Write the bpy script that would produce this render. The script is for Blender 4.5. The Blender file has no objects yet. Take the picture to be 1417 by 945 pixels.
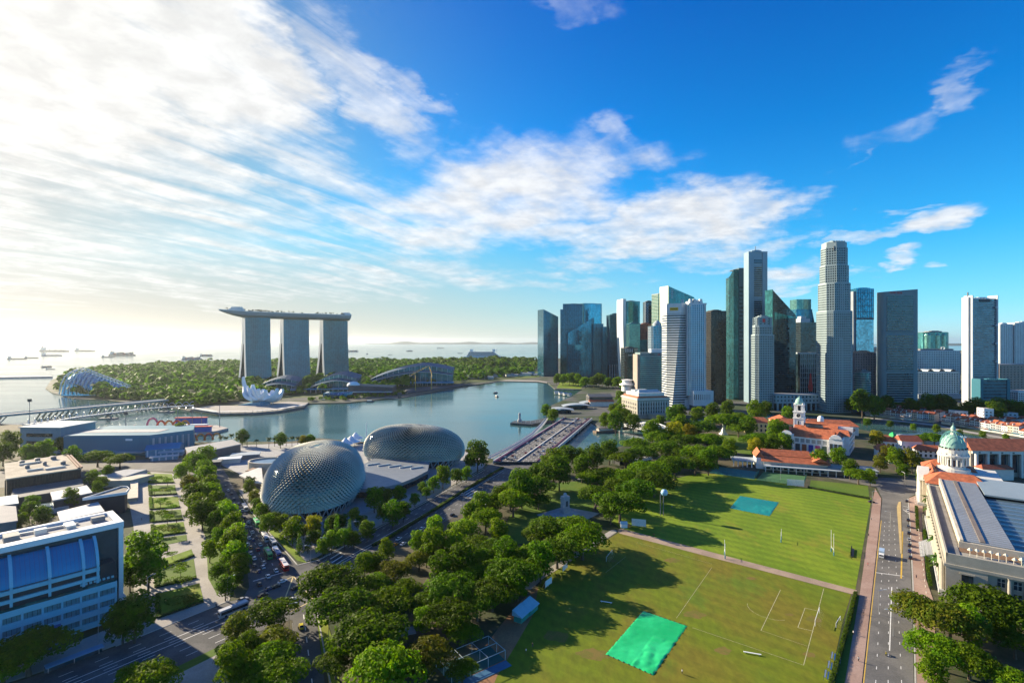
import bpy, bmesh, math, random
from mathutils import Vector, Matrix, noise as mnoise
from mathutils.geometry import tessellate_polygon
R = math.radians
rnd = random.Random(7)
scene = bpy.context.scene
COL = scene.collection

# ---------------------------------------------------------------- camera, sky, sun, exposure
H = 115.0                                   # the photograph is taken from a high floor
F, CX, CY = 700.0, 708.5, 472.5             # focal length and centre in photo pixels
cam_data = bpy.data.cameras.new('camera'); cam = bpy.data.objects.new('camera', cam_data); COL.objects.link(cam)
cam.location = (0, 0, H); cam.rotation_euler = (R(90), 0, 0)
cam_data.sensor_width = 36; cam_data.lens = 36 * F / 1417; cam_data.clip_start = 1; cam_data.clip_end = 90000
scene.camera = cam

SUN_AZ, SUN_EL = -58.0, 20.0                # degrees: left of the view axis, above the horizon
sdir = Vector((math.sin(R(SUN_AZ)) * math.cos(R(SUN_EL)), math.cos(R(SUN_AZ)) * math.cos(R(SUN_EL)), math.sin(R(SUN_EL))))
sun_data = bpy.data.lights.new('sun', 'SUN'); sun_data.energy = 4.5; sun_data.angle = R(0.55); sun_data.color = (1.0, 0.85, 0.62)
sun = bpy.data.objects.new('sun', sun_data); COL.objects.link(sun); sun.location = (-300, 200, 400)
sun.rotation_euler = (-sdir).to_track_quat('-Z', 'Y').to_euler()

scene.view_settings.view_transform = 'Standard'; scene.view_settings.look = 'None'
scene.view_settings.exposure = 1.5; scene.view_settings.gamma = 1.0; scene.view_settings.use_curve_mapping = False
scene.cycles.use_denoising = True
scene.cycles.max_bounces = 6; scene.cycles.diffuse_bounces = 2; scene.cycles.glossy_bounces = 3
scene.cycles.transmission_bounces = 3; scene.cycles.volume_bounces = 1; scene.cycles.transparent_max_bounces = 6
scene.cycles.caustics_reflective = False; scene.cycles.caustics_refractive = False

world = bpy.data.worlds.new('World'); scene.world = world; world.use_nodes = True
class NT:
    """small helper for writing node trees"""
    def __init__(s, tree): s.t = tree; s.n = tree.nodes; s.l = tree.links
    def put(s, sock, v):
        if v is None: return
        if isinstance(v, bpy.types.NodeSocket): s.l.new(v, sock)
        else: sock.default_value = v
    def new(s, kind, **kw):
        nd = s.n.new(kind)
        for k, v in kw.items(): setattr(nd, k, v)
        return nd
    def m(s, op, a, b=None, c=None, clamp=False):
        nd = s.new('ShaderNodeMath', operation=op, use_clamp=clamp)
        for i, v in enumerate((a, b, c)): s.put(nd.inputs[i], v)
        return nd.outputs[0]
    def vm(s, op, a, b=None):
        nd = s.new('ShaderNodeVectorMath', operation=op); s.put(nd.inputs[0], a); s.put(nd.inputs[1], b)
        return nd.outputs['Value'] if op in ('LENGTH', 'DOT_PRODUCT') else nd.outputs[0]
    def xyz(s, v):
        nd = s.new('ShaderNodeSeparateXYZ'); s.put(nd.inputs[0], v); return nd.outputs
    def comb(s, x=0.0, y=0.0, z=0.0):
        nd = s.new('ShaderNodeCombineXYZ')
        for i, v in enumerate((x, y, z)): s.put(nd.inputs[i], v)
        return nd.outputs[0]
    def mapping(s, v, loc=(0, 0, 0), rot=(0, 0, 0), sc=(1, 1, 1), kind='POINT'):
        nd = s.new('ShaderNodeMapping', vector_type=kind); s.put(nd.inputs[0], v)
        nd.inputs[1].default_value = loc; nd.inputs[2].default_value = rot; nd.inputs[3].default_value = sc
        return nd.outputs[0]
    def noise(s, v, scale, detail=4.0, rough=0.5, dist=0.0):
        nd = s.new('ShaderNodeTexNoise'); s.put(nd.inputs['Vector'], v)
        nd.inputs['Scale'].default_value = scale; nd.inputs['Detail'].default_value = detail
        nd.inputs['Roughness'].default_value = rough; nd.inputs['Distortion'].default_value = dist
        return nd.outputs['Fac']
    def rng(s, v, a, b, c=0.0, d=1.0, kind='SMOOTHSTEP'):
        nd = s.new('ShaderNodeMapRange', interpolation_type=kind, clamp=True) if kind == 'LINEAR' else s.new('ShaderNodeMapRange', interpolation_type=kind)
        for i, q in enumerate((v, a, b, c, d)): s.put(nd.inputs[i], q)
        return nd.outputs[0]
    def mix(s, f, a, b, blend='MIX'):
        nd = s.new('ShaderNodeMix', data_type='RGBA', blend_type=blend)
        s.put(nd.inputs[0], f); s.put(nd.inputs[6], a); s.put(nd.inputs[7], b)
        return nd.outputs[2]
def c4(c): return (c[0], c[1], c[2], 1.0)

def build_sky():
    t = NT(world.node_tree); t.n.clear()
    out = t.new('ShaderNodeOutputWorld'); bg = t.new('ShaderNodeBackground'); t.l.new(bg.outputs[0], out.inputs[0])
    sky = t.new('ShaderNodeTexSky', sky_type='NISHITA'); sky.sun_disc = False
    sky.sun_elevation = R(SUN_EL); sky.sun_rotation = R(SUN_AZ); sky.altitude = 100
    sky.air_density = 1.0; sky.dust_density = 0.35; sky.ozone_density = 3.5
    g = t.new('ShaderNodeTexCoord').outputs['Generated']
    x, y, z = t.xyz(g)
    az = t.m('ARCTAN2', x, y); el = t.m('ARCSINE', z)
    # the photograph's azure: a colour balance of the sky by elevation, fading out towards the sun
    ramp = t.new('ShaderNodeValToRGB'); cr = ramp.color_ramp; t.put(ramp.inputs[0], t.m('DIVIDE', el, R(45)))
    stops = [(0.0, (.56, .88, 1.30)), (.075, (.34, .78, 1.06)), (.22, (.11, .70, .98)), (.47, (.02, .53, .96)), (.76, (.012, .38, .88)), (1.0, (.012, .36, .84))]
    while len(cr.elements) < len(stops): cr.elements.new(.5)
    for e, (p_, c_) in zip(cr.elements, stops): e.position = p_; e.color = c4(tuple(v * .6 for v in c_))
    tw_ = t.m('MAXIMUM', t.vm('DOT_PRODUCT', g, tuple(sdir)), 0.0); near_sun = t.m('MAXIMUM', t.m('POWER', tw_, 6.0), t.m('MULTIPLY', t.m('POWER', tw_, 1.4), t.rng(el, R(2), R(17), 1.0, 0.0)))
    tint0 = t.mix(near_sun, ramp.outputs[0], (.55, .56, .58, 1))
    graded = t.vm('MULTIPLY', t.vm('MULTIPLY', sky.outputs[0], tint0), (1.667, 1.667, 1.667))
    kq = t.m('ADD', t.m('MULTIPLY', near_sun, .30), .02); kv = t.comb(t.m('MULTIPLY', kq, .95), t.m('MULTIPLY', kq, 1.02), t.m('MULTIPLY', kq, 1.12))        # soft shoulder towards the sun
    comp = t.vm('DIVIDE', graded, t.vm('ADD', t.vm('MULTIPLY', graded, kv), (1, 1, 1)))
    comp = t.vm('MULTIPLY', comp, (1.1, 1.1, 1.1))
    ae0 = t.comb(az, el, 0.0)
    wn = t.new('ShaderNodeTexNoise'); t.put(wn.inputs['Vector'], t.mapping(ae0, (0, 0, 0), (0, 0, R(20)), (5, 12, 1)))
    wn.inputs['Scale'].default_value = 1.0; wn.inputs['Detail'].default_value = 5; wn.inputs['Roughness'].default_value = .6
    wv = t.vm('MULTIPLY', t.vm('SUBTRACT', wn.outputs['Color'], (.5, .5, .5)), (.34, .15, 0))
    ae = t.vm('ADD', ae0, wv)
    def blob(px, py, wx, wy, rot, s, soft=0.25):
        u, v = (px - CX) / F, (CY - py) / F
        a = math.atan(u); e = math.atan(v * math.cos(a)); k = math.cos(a)
        mp = t.mapping(ae, (a, e, 0), (0, 0, R(rot)), (wx / F * k * k, wy / F * k, 1), 'TEXTURE')
        return t.rng(t.vm('LENGTH', mp), 1.0, soft, 0.0, s)
    blobs = [
        (90, 100, 400, 230, -10, 1.35), (290, 50, 280, 130, -33, 1.25), (480, 105, 220, 60, -33, .74), (250, 225, 190, 60, -8, .85),
        (575, 135, 90, 20, -18, .55), (-40, 260, 260, 120, 0, .8), (60, 340, 420, 130, 0, .58), (330, 310, 420, 110, -6, .60),
        (470, 250, 190, 40, -10, .55), (720, 262, 250, 95, 8, 1.0), (620, 300, 220, 90, 0, .9), (830, 195, 75, 38, 15, .62), (640, 310, 150, 50, 0, .8),
        (900, 312, 300, 58, 4, 1.0), (1060, 280, 160, 38, 7, .95), (1265, 298, 110, 28, 10, .8), (1230, 368, 56, 22, 14, .8),
        (1300, 378, 50, 15, 12, .62), (1085, 372, 70, 26, 10, .78), (1200, 222, 40, 8, 10, .5), (1215, 285, 60, 10, 8, .5), (1100, 395, 90, 14, 8, .6), (1330, 118, 80, 40, 25, .58), (800, 8, 90, 26, -12, .42),
        (1150, 225, 60, 9, 8, .42), (250, 395, 200, 26, -3, .66), (550, 385, 300, 34, -2, .55), (900, 365, 260, 16, 2, .5),
        (420, 405, 220, 20, 0, .5), (1010, 340, 160, 22, 3, .6), (760, 395, 200, 14, 3, .42), (590, 205, 90, 26, 18, .40), (1180, 330, 120, 12, 6, .4),
        (1250, 180, 160, 40, 25, .25)]
    M = None
    for b in blobs:
        o = blob(*b); M = o if M is None else t.m('MAXIMUM', M, o)
    # a broad deck over the rest of the sky, so that other views and reflections see clouds as well
    behind = t.rng(y, 0.15, -0.35, 0.0, 0.2); M = t.m('MAXIMUM', M, behind)
    zz = t.m('ADD', t.m('MAXIMUM', z, 0.0), 0.13)
    p = t.comb(t.m('DIVIDE', x, zz), t.m('DIVIDE', y, zz), 0.0)
    n1 = t.noise(p, 1.7, 10, .56, .35)
    streak = t.mapping(p, (3.1, 1.7, 0), (0, 0, R(58)), (1.7, .30, 1), 'TEXTURE')
    n2 = t.noise(streak, 2.1, 9, .58, .5)
    n3 = t.noise(p, 7.0, 8, .6, .2)
    lf = t.rng(az, R(-3), R(-24), 0.25, 0.9)                       # streaky cirrus to the east, softer puffs elsewhere
    nn = t.m('ADD', t.m('MULTIPLY', n2, lf), t.m('MULTIPLY', n1, t.m('SUBTRACT', 1.0, lf)))
    nn = t.m('ADD', t.m('MULTIPLY', nn, .82), t.m('MULTIPLY', n3, .18))
    d = t.m('ADD', t.m('MULTIPLY', M, .80), t.m('MULTIPLY', t.m('SUBTRACT', nn, .50), 2.5))
    dens = t.m('MULTIPLY', t.rng(d, .06, .98), t.rng(M, .0, .22))
    low = t.rng(el, R(0.3), R(7), 0.35, 1.0); dens = t.m('MULTIPLY', dens, low)
    toward = t.m('MAXIMUM', t.vm('DOT_PRODUCT', g, tuple(sdir)), 0.0)
    glow = t.m('POWER', toward, 3.0)
    bright = t.m('ADD', t.m('MULTIPLY', glow, .35), 4.2)
    shade = t.m('ADD', t.m('MULTIPLY', t.rng(n3, .3, .7, 0.0, 1.0), .22), .82)
    cb = t.m('MULTIPLY', bright, shade)
    tint = t.mix(glow, (0.93, 0.96, 1.0, 1), (1.0, 0.99, 0.955, 1))
    vs = t.new('ShaderNodeVectorMath', operation='SCALE'); t.put(vs.inputs[0], tint); t.put(vs.inputs['Scale'], cb)
    fin = t.mix(t.m('MULTIPLY', dens, .97), comp, vs.outputs[0])
    t.put(bg.inputs['Color'], fin); bg.inputs['Strength'].default_value = 0.083
build_sky()

# ---------------------------------------------------------------- helpers
def G(px, py, z=0.0):                       # where a photo pixel lies on a level plane
    d = (H - z) * F / (py - CY); return ((px - CX) / F * d, d)
def PX(px, d): return (px - CX) / F * d
def ZY(py, d): return H + (CY - py) / F * d
def DB(py): return H * F / (py - CY)        # depth of a ground row

class MB:
    """collects faces of ONE mesh"""
    def __init__(s): s.v = []; s.f = []; s.k = []; s.mi = 0
    def add(s, vs, fs):
        o = len(s.v); s.v.extend([tuple(p) for p in vs])
        for f in fs: s.f.append(tuple(i + o for i in f)); s.k.append(s.mi)
        return s
    def quad(s, *p): return s.add(p, [tuple(range(len(p)))])
    def box(s, x0, x1, y0, y1, z0, z1):
        return s.add([(x0,y0,z0),(x1,y0,z0),(x1,y1,z0),(x0,y1,z0),(x0,y0,z1),(x1,y0,z1),(x1,y1,z1),(x0,y1,z1)],
                     [(0,3,2,1),(4,5,6,7),(0,1,5,4),(1,2,6,5),(2,3,7,6),(3,0,4,7)])
    def bar(s, p, q, w, h=None, up=(0, 0, 1)):  # a box along a line
        p = Vector(p); q = Vector(q); d = (q - p).normalized(); u = Vector(up)
        if abs(d.dot(u)) > .98: u = Vector((1, 0, 0))
        a = d.cross(u).normalized() * (w / 2); b = a.cross(d).normalized() * ((h or w) / 2)
        c = [p-a-b, p+a-b, p+a+b, p-a+b, q-a-b, q+a-b, q+a+b, q-a+b]
        return s.add(c, [(0,3,2,1),(4,5,6,7),(0,1,5,4),(1,2,6,5),(2,3,7,6),(3,0,4,7)])
    def prism(s, poly, z0, z1, cap=True, floor=False, slope=None):
        n = len(poly)
        a = sum(poly[i][0]*poly[(i+1)%n][1] - poly[(i+1)%n][0]*poly[i][1] for i in range(n))
        if a < 0: poly = poly[::-1]
        top = [(x, y, z1 if slope is None else slope(x, y)) for x, y in poly]
        vs = [(x, y, z0) for x, y in poly] + top
        fs = [(i, (i+1) % n, n + (i+1) % n, n + i) for i in range(n)]
        s.add(vs, fs)
        if cap:
            if n <= 4: s.add(top, [tuple(range(n))])
            else:
                tr = tessellate_polygon([[Vector((p[0], p[1], 0)) for p in top]]); s.add(top, [up_tri(top, q) for q in tr])
        if floor: s.add(vs[:n], [tuple(range(n))[::-1]])
        return s
    def ring(s, poly, off, z0, z1):
        """a flat band standing proud of a footprint"""
        o = offset(poly, off); i = poly; n = len(o)
        vs = [(x,y,z0) for x,y in o] + [(x,y,z1) for x,y in o] + [(x,y,z1) for x,y in i] + [(x,y,z0) for x,y in i]
        fs = []
        for k in range(n):
            j = (k+1) % n
            fs += [(k, j, n+j, n+k), (n+k, n+j, 2*n+j, 2*n+k), (3*n+k, 3*n+j, j, k)]
        return s.add(vs, fs)
    def tube(s, p, q, r, r2=None, n=8, cap=True):
        p = Vector(p); q = Vector(q); r2 = r if r2 is None else r2; d = (q - p).normalized()
        u = Vector((0, 0, 1)) if abs(d.z) < .95 else Vector((1, 0, 0))
        a = d.cross(u).normalized(); b = a.cross(d)
        vs = [p + (a*math.cos(t) + b*math.sin(t)) * r for t in [2*math.pi*i/n for i in range(n)]] + \
             [q + (a*math.cos(t) + b*math.sin(t)) * r2 for t in [2*math.pi*i/n for i in range(n)]]
        fs = [(i, n + i, n + (i+1) % n, (i+1) % n) for i in range(n)]
        if cap: fs += [tuple(range(n, 2*n))[::-1]]
        return s.add(vs, fs)
    def path(s, pts, r, n=6):
        for a, b in zip(pts[:-1], pts[1:]): s.tube(a, b, r, n=n)
        return s
    def lathe(s, prof, n=24, c=(0, 0, 0), sx=1, sy=1):
        vs = []; fs = []
        for r, z in prof:
            for i in range(n):
                t = 2*math.pi*i/n; vs.append((c[0] + r*math.cos(t)*sx, c[1] + r*math.sin(t)*sy, c[2] + z))
        for k in range(len(prof) - 1):
            for i in range(n):
                j = (i+1) % n; fs.append((k*n+i, k*n+j, (k+1)*n+j, (k+1)*n+i))
        return s.add(vs, fs)
    def gable(s, x0, x1, y0, y1, z0, z1, axis='x', hip=0.0):
        """pitched roof with its ridge along an axis"""
        if axis == 'x':
            ym = (y0 + y1) / 2; a, b = (x0 + hip, ym, z1), (x1 - hip, ym, z1)
            vs = [(x0,y0,z0),(x1,y0,z0),(x1,y1,z0),(x0,y1,z0),a,b]; fs = [(0,1,5,4),(2,3,4,5),(1,2,5),(3,0,4),(0,3,2,1)]
        else:
            xm = (x0 + x1) / 2; a, b = (xm, y0 + hip, z1), (xm, y1 - hip, z1)
            vs = [(x0,y0,z0),(x1,y0,z0),(x1,y1,z0),(x0,y1,z0),a,b]; fs = [(1,2,5,4),(3,0,4,5),(0,1,4),(2,3,5),(0,3,2,1)]
        return s.add(vs, fs)
    def build(s, name, mat, parent=None, smooth=False):
        me = bpy.data.meshes.new(name); me.from_pydata(s.v, [], s.f)
        for q in (mat if isinstance(mat, (list, tuple)) else [mat]): me.materials.append(q)
        if any(s.k): me.polygons.foreach_set('material_index', s.k)
        if smooth: me.polygons.foreach_set('use_smooth', [True] * len(s.f))
        me.update()
        o = bpy.data.objects.new(name, me); COL.objects.link(o)
        if parent is not None: o.parent = parent
        return o
def up_tri(pts, q):
    a, b, c = [pts[i] for i in q]
    return tuple(q) if (b[0]-a[0])*(c[1]-a[1]) - (b[1]-a[1])*(c[0]-a[0]) > 0 else tuple(q[::-1])
def offset(poly, d):
    n = len(poly); out = []
    a = sum(poly[i][0]*poly[(i+1)%n][1] - poly[(i+1)%n][0]*poly[i][1] for i in range(n)); sg = 1 if a > 0 else -1
    for i in range(n):
        p, q, r = Vector(poly[i-1]), Vector(poly[i]), Vector(poly[(i+1) % n])
        e1 = (q - p).normalized(); e2 = (r - q).normalized()
        n1 = Vector((e1.y, -e1.x)) * sg; n2 = Vector((e2.y, -e2.x)) * sg
        b = n1 + n2
        b = b / max(.35, (1 + n1.dot(n2)))
        out.append((q.x + b.x*d, q.y + b.y*d))
    return out
def thing(name, label, cat, loc=(0, 0, 0), rotz=0.0, group=None):
    o = bpy.data.objects.new(name, None); COL.objects.link(o); o.empty_display_size = .1
    o.location = loc if len(loc) == 3 else (loc[0], loc[1], 0); o.rotation_euler = (0, 0, rotz)
    return tag(o, label, cat, group)
def tag(o, label, cat, group=None):
    o['label'] = label; o['category'] = cat
    if group: o['group'] = group
    return o
def struct(o, kind='structure'): o['kind'] = kind; return o
def dup(root, loc, rotz=0.0, sc=1.0, label=None, group=None):
    r = root.copy(); COL.objects.link(r); r.location = loc if len(loc) == 3 else (loc[0], loc[1], 0); r.rotation_euler = (0, 0, rotz)
    r.scale = (sc, sc, sc) if not isinstance(sc, (tuple, list)) else sc
    if label: r['label'] = label
    if group: r['group'] = group
    def rec(a, b):
        for ch in list(a.children):
            c = ch.copy(); COL.objects.link(c); c.parent = b; rec(ch, c)
    rec(root, r)
    return r
ORD = ['first', 'second', 'third', 'fourth', 'fifth', 'sixth', 'seventh', 'eighth', 'ninth', 'tenth', 'eleventh', 'twelfth', 'thirteenth',
       'fourteenth', 'fifteenth', 'sixteenth', 'seventeenth', 'eighteenth', 'nineteenth', 'twentieth']
for tens in ('twenty', 'thirty', 'forty', 'fifty'): ORD += [tens + '-' + w for w in ORD[:9]] + [{'twenty': 'thirtieth', 'thirty': 'fortieth', 'forty': 'fiftieth', 'fifty': 'sixtieth'}[tens]]

# ---------------------------------------------------------------- materials
MATS = {}
def mat(name, col, rough=.7, metal=0.0, var=.12, scale=.25, spec=.4, bump=0.0, fine=0.0, hue=0.0, trans=0.0):
    """one real colour with soft wear: two sizes of noise in object space"""
    if name in MATS: return MATS[name]
    m = bpy.data.materials.new(name); m.use_nodes = True; t = NT(m.node_tree); b = t.n['Principled BSDF']
    b.inputs['Roughness'].default_value = rough; b.inputs['Metallic'].default_value = metal
    b.inputs['Specular IOR Level'].default_value = spec
    co = t.new('ShaderNodeTexCoord').outputs['Object']
    if var > 0:
        n = t.noise(co, scale, 5, .6); f = t.rng(n, .3, .7, 1 - var, 1 + var, 'LINEAR')
        if fine > 0: f = t.m('MULTIPLY', f, t.rng(t.noise(co, scale * 14, 3, .6), .3, .7, 1 - fine, 1 + fine, 'LINEAR'))
        sc = t.new('ShaderNodeVectorMath', operation='SCALE'); sc.inputs[0].default_value = col; t.put(sc.inputs['Scale'], f)
        t.put(b.inputs['Base Color'], sc.outputs[0])
    else: b.inputs['Base Color'].default_value = c4(col)
    if bump > 0:
        bp = t.new('ShaderNodeBump'); bp.inputs['Strength'].default_value = bump; t.put(bp.inputs['Height'], t.noise(co, scale * 10, 4, .6))
        t.l.new(bp.outputs[0], b.inputs['Normal'])
    MATS[name] = m; return m
def glass(name, col, cell=(3, 3, 3.8), metal=.55, rough=.07, var=.5, spec=.6):
    """coated facade glass: every pane differs a little in tint, gloss and tilt"""
    if name in MATS: return MATS[name]
    m = bpy.data.materials.new(name); m.use_nodes = True; t = NT(m.node_tree); b = t.n['Principled BSDF']
    b.inputs['Metallic'].default_value = metal; b.inputs['Specular IOR Level'].default_value = spec
    co = t.new('ShaderNodeTexCoord').outputs['Object']
    q = t.vm('FLOOR', t.vm('DIVIDE', t.vm('ADD', co, (.31, .27, .19)), cell))
    w = t.new('ShaderNodeTexWhiteNoise', noise_dimensions='3D'); t.put(w.inputs['Vector'], q)
    f = t.rng(w.outputs['Value'], 0, 1, 1 - var, 1 + var, 'LINEAR')
    f = t.m('MULTIPLY', f, t.rng(t.noise(co, .03, 3, .6), .3, .7, .75, 1.25, 'LINEAR'))
    sc = t.new('ShaderNodeVectorMath', operation='SCALE'); sc.inputs[0].default_value = col; t.put(sc.inputs['Scale'], f)
    t.put(b.inputs['Base Color'], sc.outputs[0])
    t.put(b.inputs['Roughness'], t.rng(w.outputs['Value'], 0, 1, rough * .5, rough * 1.8, 'LINEAR'))
    tilt = t.vm('MULTIPLY', t.vm('SUBTRACT', w.outputs['Color'], (.5, .5, .5)), (.018, .018, .012))
    g = t.new('ShaderNodeNewGeometry').outputs['Normal']
    t.put(b.inputs['Normal'], t.vm('NORMALIZE', t.vm('ADD', g, tilt)))
    MATS[name] = m; return m

white = mat('white_paint', (.74, .75, .76), .55, var=.06)
offwhite = mat('offwhite_wall', (.62, .60, .55), .7, var=.10)
cream = mat('cream_stone', (.52, .46, .36), .8, var=.15, fine=.1)
greystone = mat('grey_stone', (.36, .37, .38), .8, var=.12, fine=.08)
palestone = mat('pale_stone', (.35, .325, .27), .75, var=.12, fine=.08)
concrete = mat('concrete', (.33, .33, .33), .85, var=.15, fine=.1)
darkgrey = mat('dark_grey', (.06, .065, .07), .6, var=.15)
midgrey = mat('mid_grey', (.17, .18, .19), .7, var=.15)
steel = mat('steel', (.55, .57, .60), .35, .8, var=.08)
alu = mat('aluminium', (.66, .68, .70), .32, .9, var=.1)
black = mat('black_trim', (.015, .016, .018), .5, var=.1)
redtile = mat('red_roof_tile', (.40, .115, .05), .8, var=.36, scale=.35, fine=.25)
darkredtile = mat('old_red_roof_tile', (.27, .075, .04), .85, var=.3, scale=.4, fine=.25)
copper = mat('green_copper', (.25, .43, .37), .6, var=.15, scale=.5, fine=.1)
winglass = glass('window_glass', (.03, .045, .06), (1.2, 1.2, 2.2), .3, .08, .5)
blueglass = glass('blue_glass', (.012, .17, .28), (3, 3, 4), .6, .06, .45)
deepglass = glass('deep_blue_glass', (.004, .085, .15), (3, 3, 4), .6, .06, .45)
tealglass = glass('teal_glass', (.03, .18, .19), (3, 3, 4), .55, .07, .4)
greenglass = glass('green_glass', (.12, .30, .26), (3, 3, 4), .5, .09, .35)
skyglass = glass('sky_reflection_glass', (.03, .30, .44), (3, 3, 4), .6, .06, .3)  # reflected sky put into the glass colour
darkglass = glass('dark_glass', (.024, .052, .066), (3, 3, 3.6), .5, .07, .5)
paleblueglass = glass('pale_blue_glass', (.12, .34, .46), (3, 3, 4), .55, .08, .35)
greyglass = glass('grey_glass', (.06, .12, .16), (3, 3, 3.6), .5, .1, .45)

# ---------------------------------------------------------------- water and land
def water_mat():
    m = bpy.data.materials.new('sea_water'); m.use_nodes = True; t = NT(m.node_tree); b = t.n['Principled BSDF']
    co = t.new('ShaderNodeTexCoord').outputs['Object']
    n = t.noise(co, .004, 4, .55)
    t.put(b.inputs['Base Color'], t.mix(t.rng(n, .3, .7), (.035, .095, .10, 1), (.05, .12, .12, 1)))
    b.inputs['IOR'].default_value = 1.33
    t.put(b.inputs['Roughness'], t.rng(t.noise(t.mapping(co, (0, 0, 0), (0, 0, R(20)), (.4, 1.6, 1)), .008, 6, .65), .3, .7, .07, .2, 'LINEAR'))
    bp = t.new('ShaderNodeBump'); bp.inputs['Strength'].default_value = .16; bp.inputs['Distance'].default_value = .6
    t.put(bp.inputs['Height'], t.noise(t.mapping(co, (0, 0, 0), (0, 0, R(25)), (1, .5, 1)), .12, 6, .6)); t.l.new(bp.outputs[0], b.inputs['Normal'])
    return m
mb = MB(); mb.quad((-38000, -900, -1.6), (38000, -900, -1.6), (38000, 38000, -1.6), (-38000, 38000, -1.6))
struct(mb.build('sea', water_mat()))

def blend_mat(name, ca, cb, scale, rough=.9, fine=.15, lo=.4, hi=.6, bump=0.0, cc=None, stretch=(1, 1, 1), rot=0.0, mow=0.0):
    """ground made of two (three) real surface colours in patches"""
    m = bpy.data.materials.new(name); m.use_nodes = True; t = NT(m.node_tree); b = t.n['Principled BSDF']
    co = t.mapping(t.new('ShaderNodeTexCoord').outputs['Object'], (0, 0, 0), (0, 0, rot), stretch)
    c = t.mix(t.rng(t.noise(co, scale, 6, .62, .3), lo, hi), c4(ca), c4(cb))
    if cc: c = t.mix(t.rng(t.noise(co, scale * 2.7, 5, .6, .2), .52, .68), c, c4(cc))
    f = t.rng(t.noise(co, scale * 22, 4, .65), .3, .7, 1 - fine, 1 + fine, 'LINEAR')
    if mow:                                       # mown bands, the nap of the grass laid one way and the other
        raw = t.xyz(t.mapping(t.new('ShaderNodeTexCoord').outputs['Object'], (0, 0, 0), (0, 0, R(-53)), (1, 1, 1)))[0]
        f = t.m('MULTIPLY', f, t.m('ADD', t.m('MULTIPLY', t.rng(t.m('SINE', t.m('MULTIPLY', raw, .85)), -.3, .3), mow), 1 - mow / 2))
    sc = t.new('ShaderNodeVectorMath', operation='SCALE'); t.put(sc.inputs[0], c); t.put(sc.inputs['Scale'], f)
    t.put(b.inputs['Base Color'], sc.outputs[0]); b.inputs['Roughness'].default_value = rough; b.inputs['Specular IOR Level'].default_value = .25
    if bump:
        bp = t.new('ShaderNodeBump'); bp.inputs['Strength'].default_value = bump; t.put(bp.inputs['Height'], t.noise(co, scale * 30, 4, .7)); t.l.new(bp.outputs[0], b.inputs['Normal'])
    return m
landm = blend_mat('park_ground', (.035, .055, .018), (.10, .085, .055), .02)
citym = blend_mat('city_ground', (.10, .10, .10), (.035, .06, .02), .012)
gardenm = blend_mat('garden_ground', (.05, .075, .022), (.085, .11, .03), .006)
asphalt = blend_mat('asphalt', (.070, .072, .074), (.115, .114, .112), .07, .85, .2, stretch=(1, 1, 1))
asphalt2 = blend_mat('old_asphalt', (.115, .113, .110), (.16, .155, .148), .07, .85, .2)
paving = blend_mat('pale_paving', (.30, .28, .25), (.37, .345, .31), .06, .8, .12)
pinkpave = blend_mat('pink_brick_paving', (.30, .20, .16), (.36, .255, .21), .05, .85, .15)
grassA = blend_mat('bright_lawn', (.115, .19, .006), (.165, .235, .010), .022, .9, .16, cc=(.19, .21, .016), bump=.1, stretch=(1, .45, 1), rot=R(40), mow=.16)
grassB = blend_mat('worn_lawn', (.115, .155, .004), (.15, .132, .011), .018, .9, .2, cc=(.10, .15, .008), bump=.1, stretch=(1, .5, 1), rot=R(40), mow=.10)
grassC = blend_mat('park_lawn', (.075, .14, .012), (.10, .155, .016), .03, .9, .15, bump=.1)
sand = blend_mat('bare_earth', (.30, .155, .075), (.22, .12, .06), .06, .9, .15)
pathm = blend_mat('gravel_path', (.36, .27, .20), (.28, .21, .16), .08, .9, .15)
line_paint = mat('road_paint', (.72, .72, .70), .6, var=.15, scale=1.2)
yellow_paint = mat('yellow_paint', (.62, .40, .05), .6, var=.15, scale=1.2)
kerbm = mat('kerb_stone', (.42, .41, .39), .8, var=.15, scale=.5)

def W(pts): return [G(*p) if len(p) == 2 else (p[0], p[1]) for p in pts]     # photo rows -> ground; 3-tuples are metres already
def slab(name, poly, z0, z1, m, kind='structure'):
    o = MB().prism(poly, z0, z1).build(name, m); 
    if kind: struct(o, kind)
    return o
def sheet(name, poly, z, m, kind='structure'):
    pts = [(x, y, z) for x, y in poly]
    tr = tessellate_polygon([[Vector((p[0], p[1], 0)) for p in pts]])
    o = MB().add(pts, [up_tri(pts, q) for q in tr]).build(name, m)
    if kind: struct(o, kind)
    return o

near_shore = [(-60, 583), (30, 588), (90, 598), (170, 604), (250, 612), (330, 611), (400, 611), (440, 606), (500, 611), (560, 615), (640, 621), (672, 624),
              (684, 638), (747, 640), (795, 629), (845, 621), (885, 611), (935, 602), (965, 591), (1000, 583), (1060, 578), (1130, 581), (1190, 594), (1250, 604), (1330, 612), (1420, 618), (1600, 630)]
slab('ground', [(-2500, 690, )] + W(near_shore) + [(1500, 500), (1500, -400), (-2500, -400)], -5, 0.0, landm)
far_bank = [(1620, 619), (1417, 612), (1343, 599), (1293, 590), (1251, 585), (1194, 579), (1130, 575), (1060, 572), (990, 574), (932, 583), (905, 588), (862, 592), (835, 594), (818, 583),
            (782, 577), (756, 573), (762, 561), (790, 549), (806, 539), (768, 538), (757, 529), (745, 527), (700, 526), (640, 535), (560, 549), (480, 557), (427, 558), (420, 564), (385, 570), (350, 573), (300, 574), (262, 568),
            (225, 561), (142, 553), (102, 551), (72, 543), (63, 537), (70, 527), (85, 518), (130, 509), (200, 504), (300, 499), (420, 496), (600, 497.5), (745, 497), (880, 491), (1100, 486), (1500, 484)]
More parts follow.
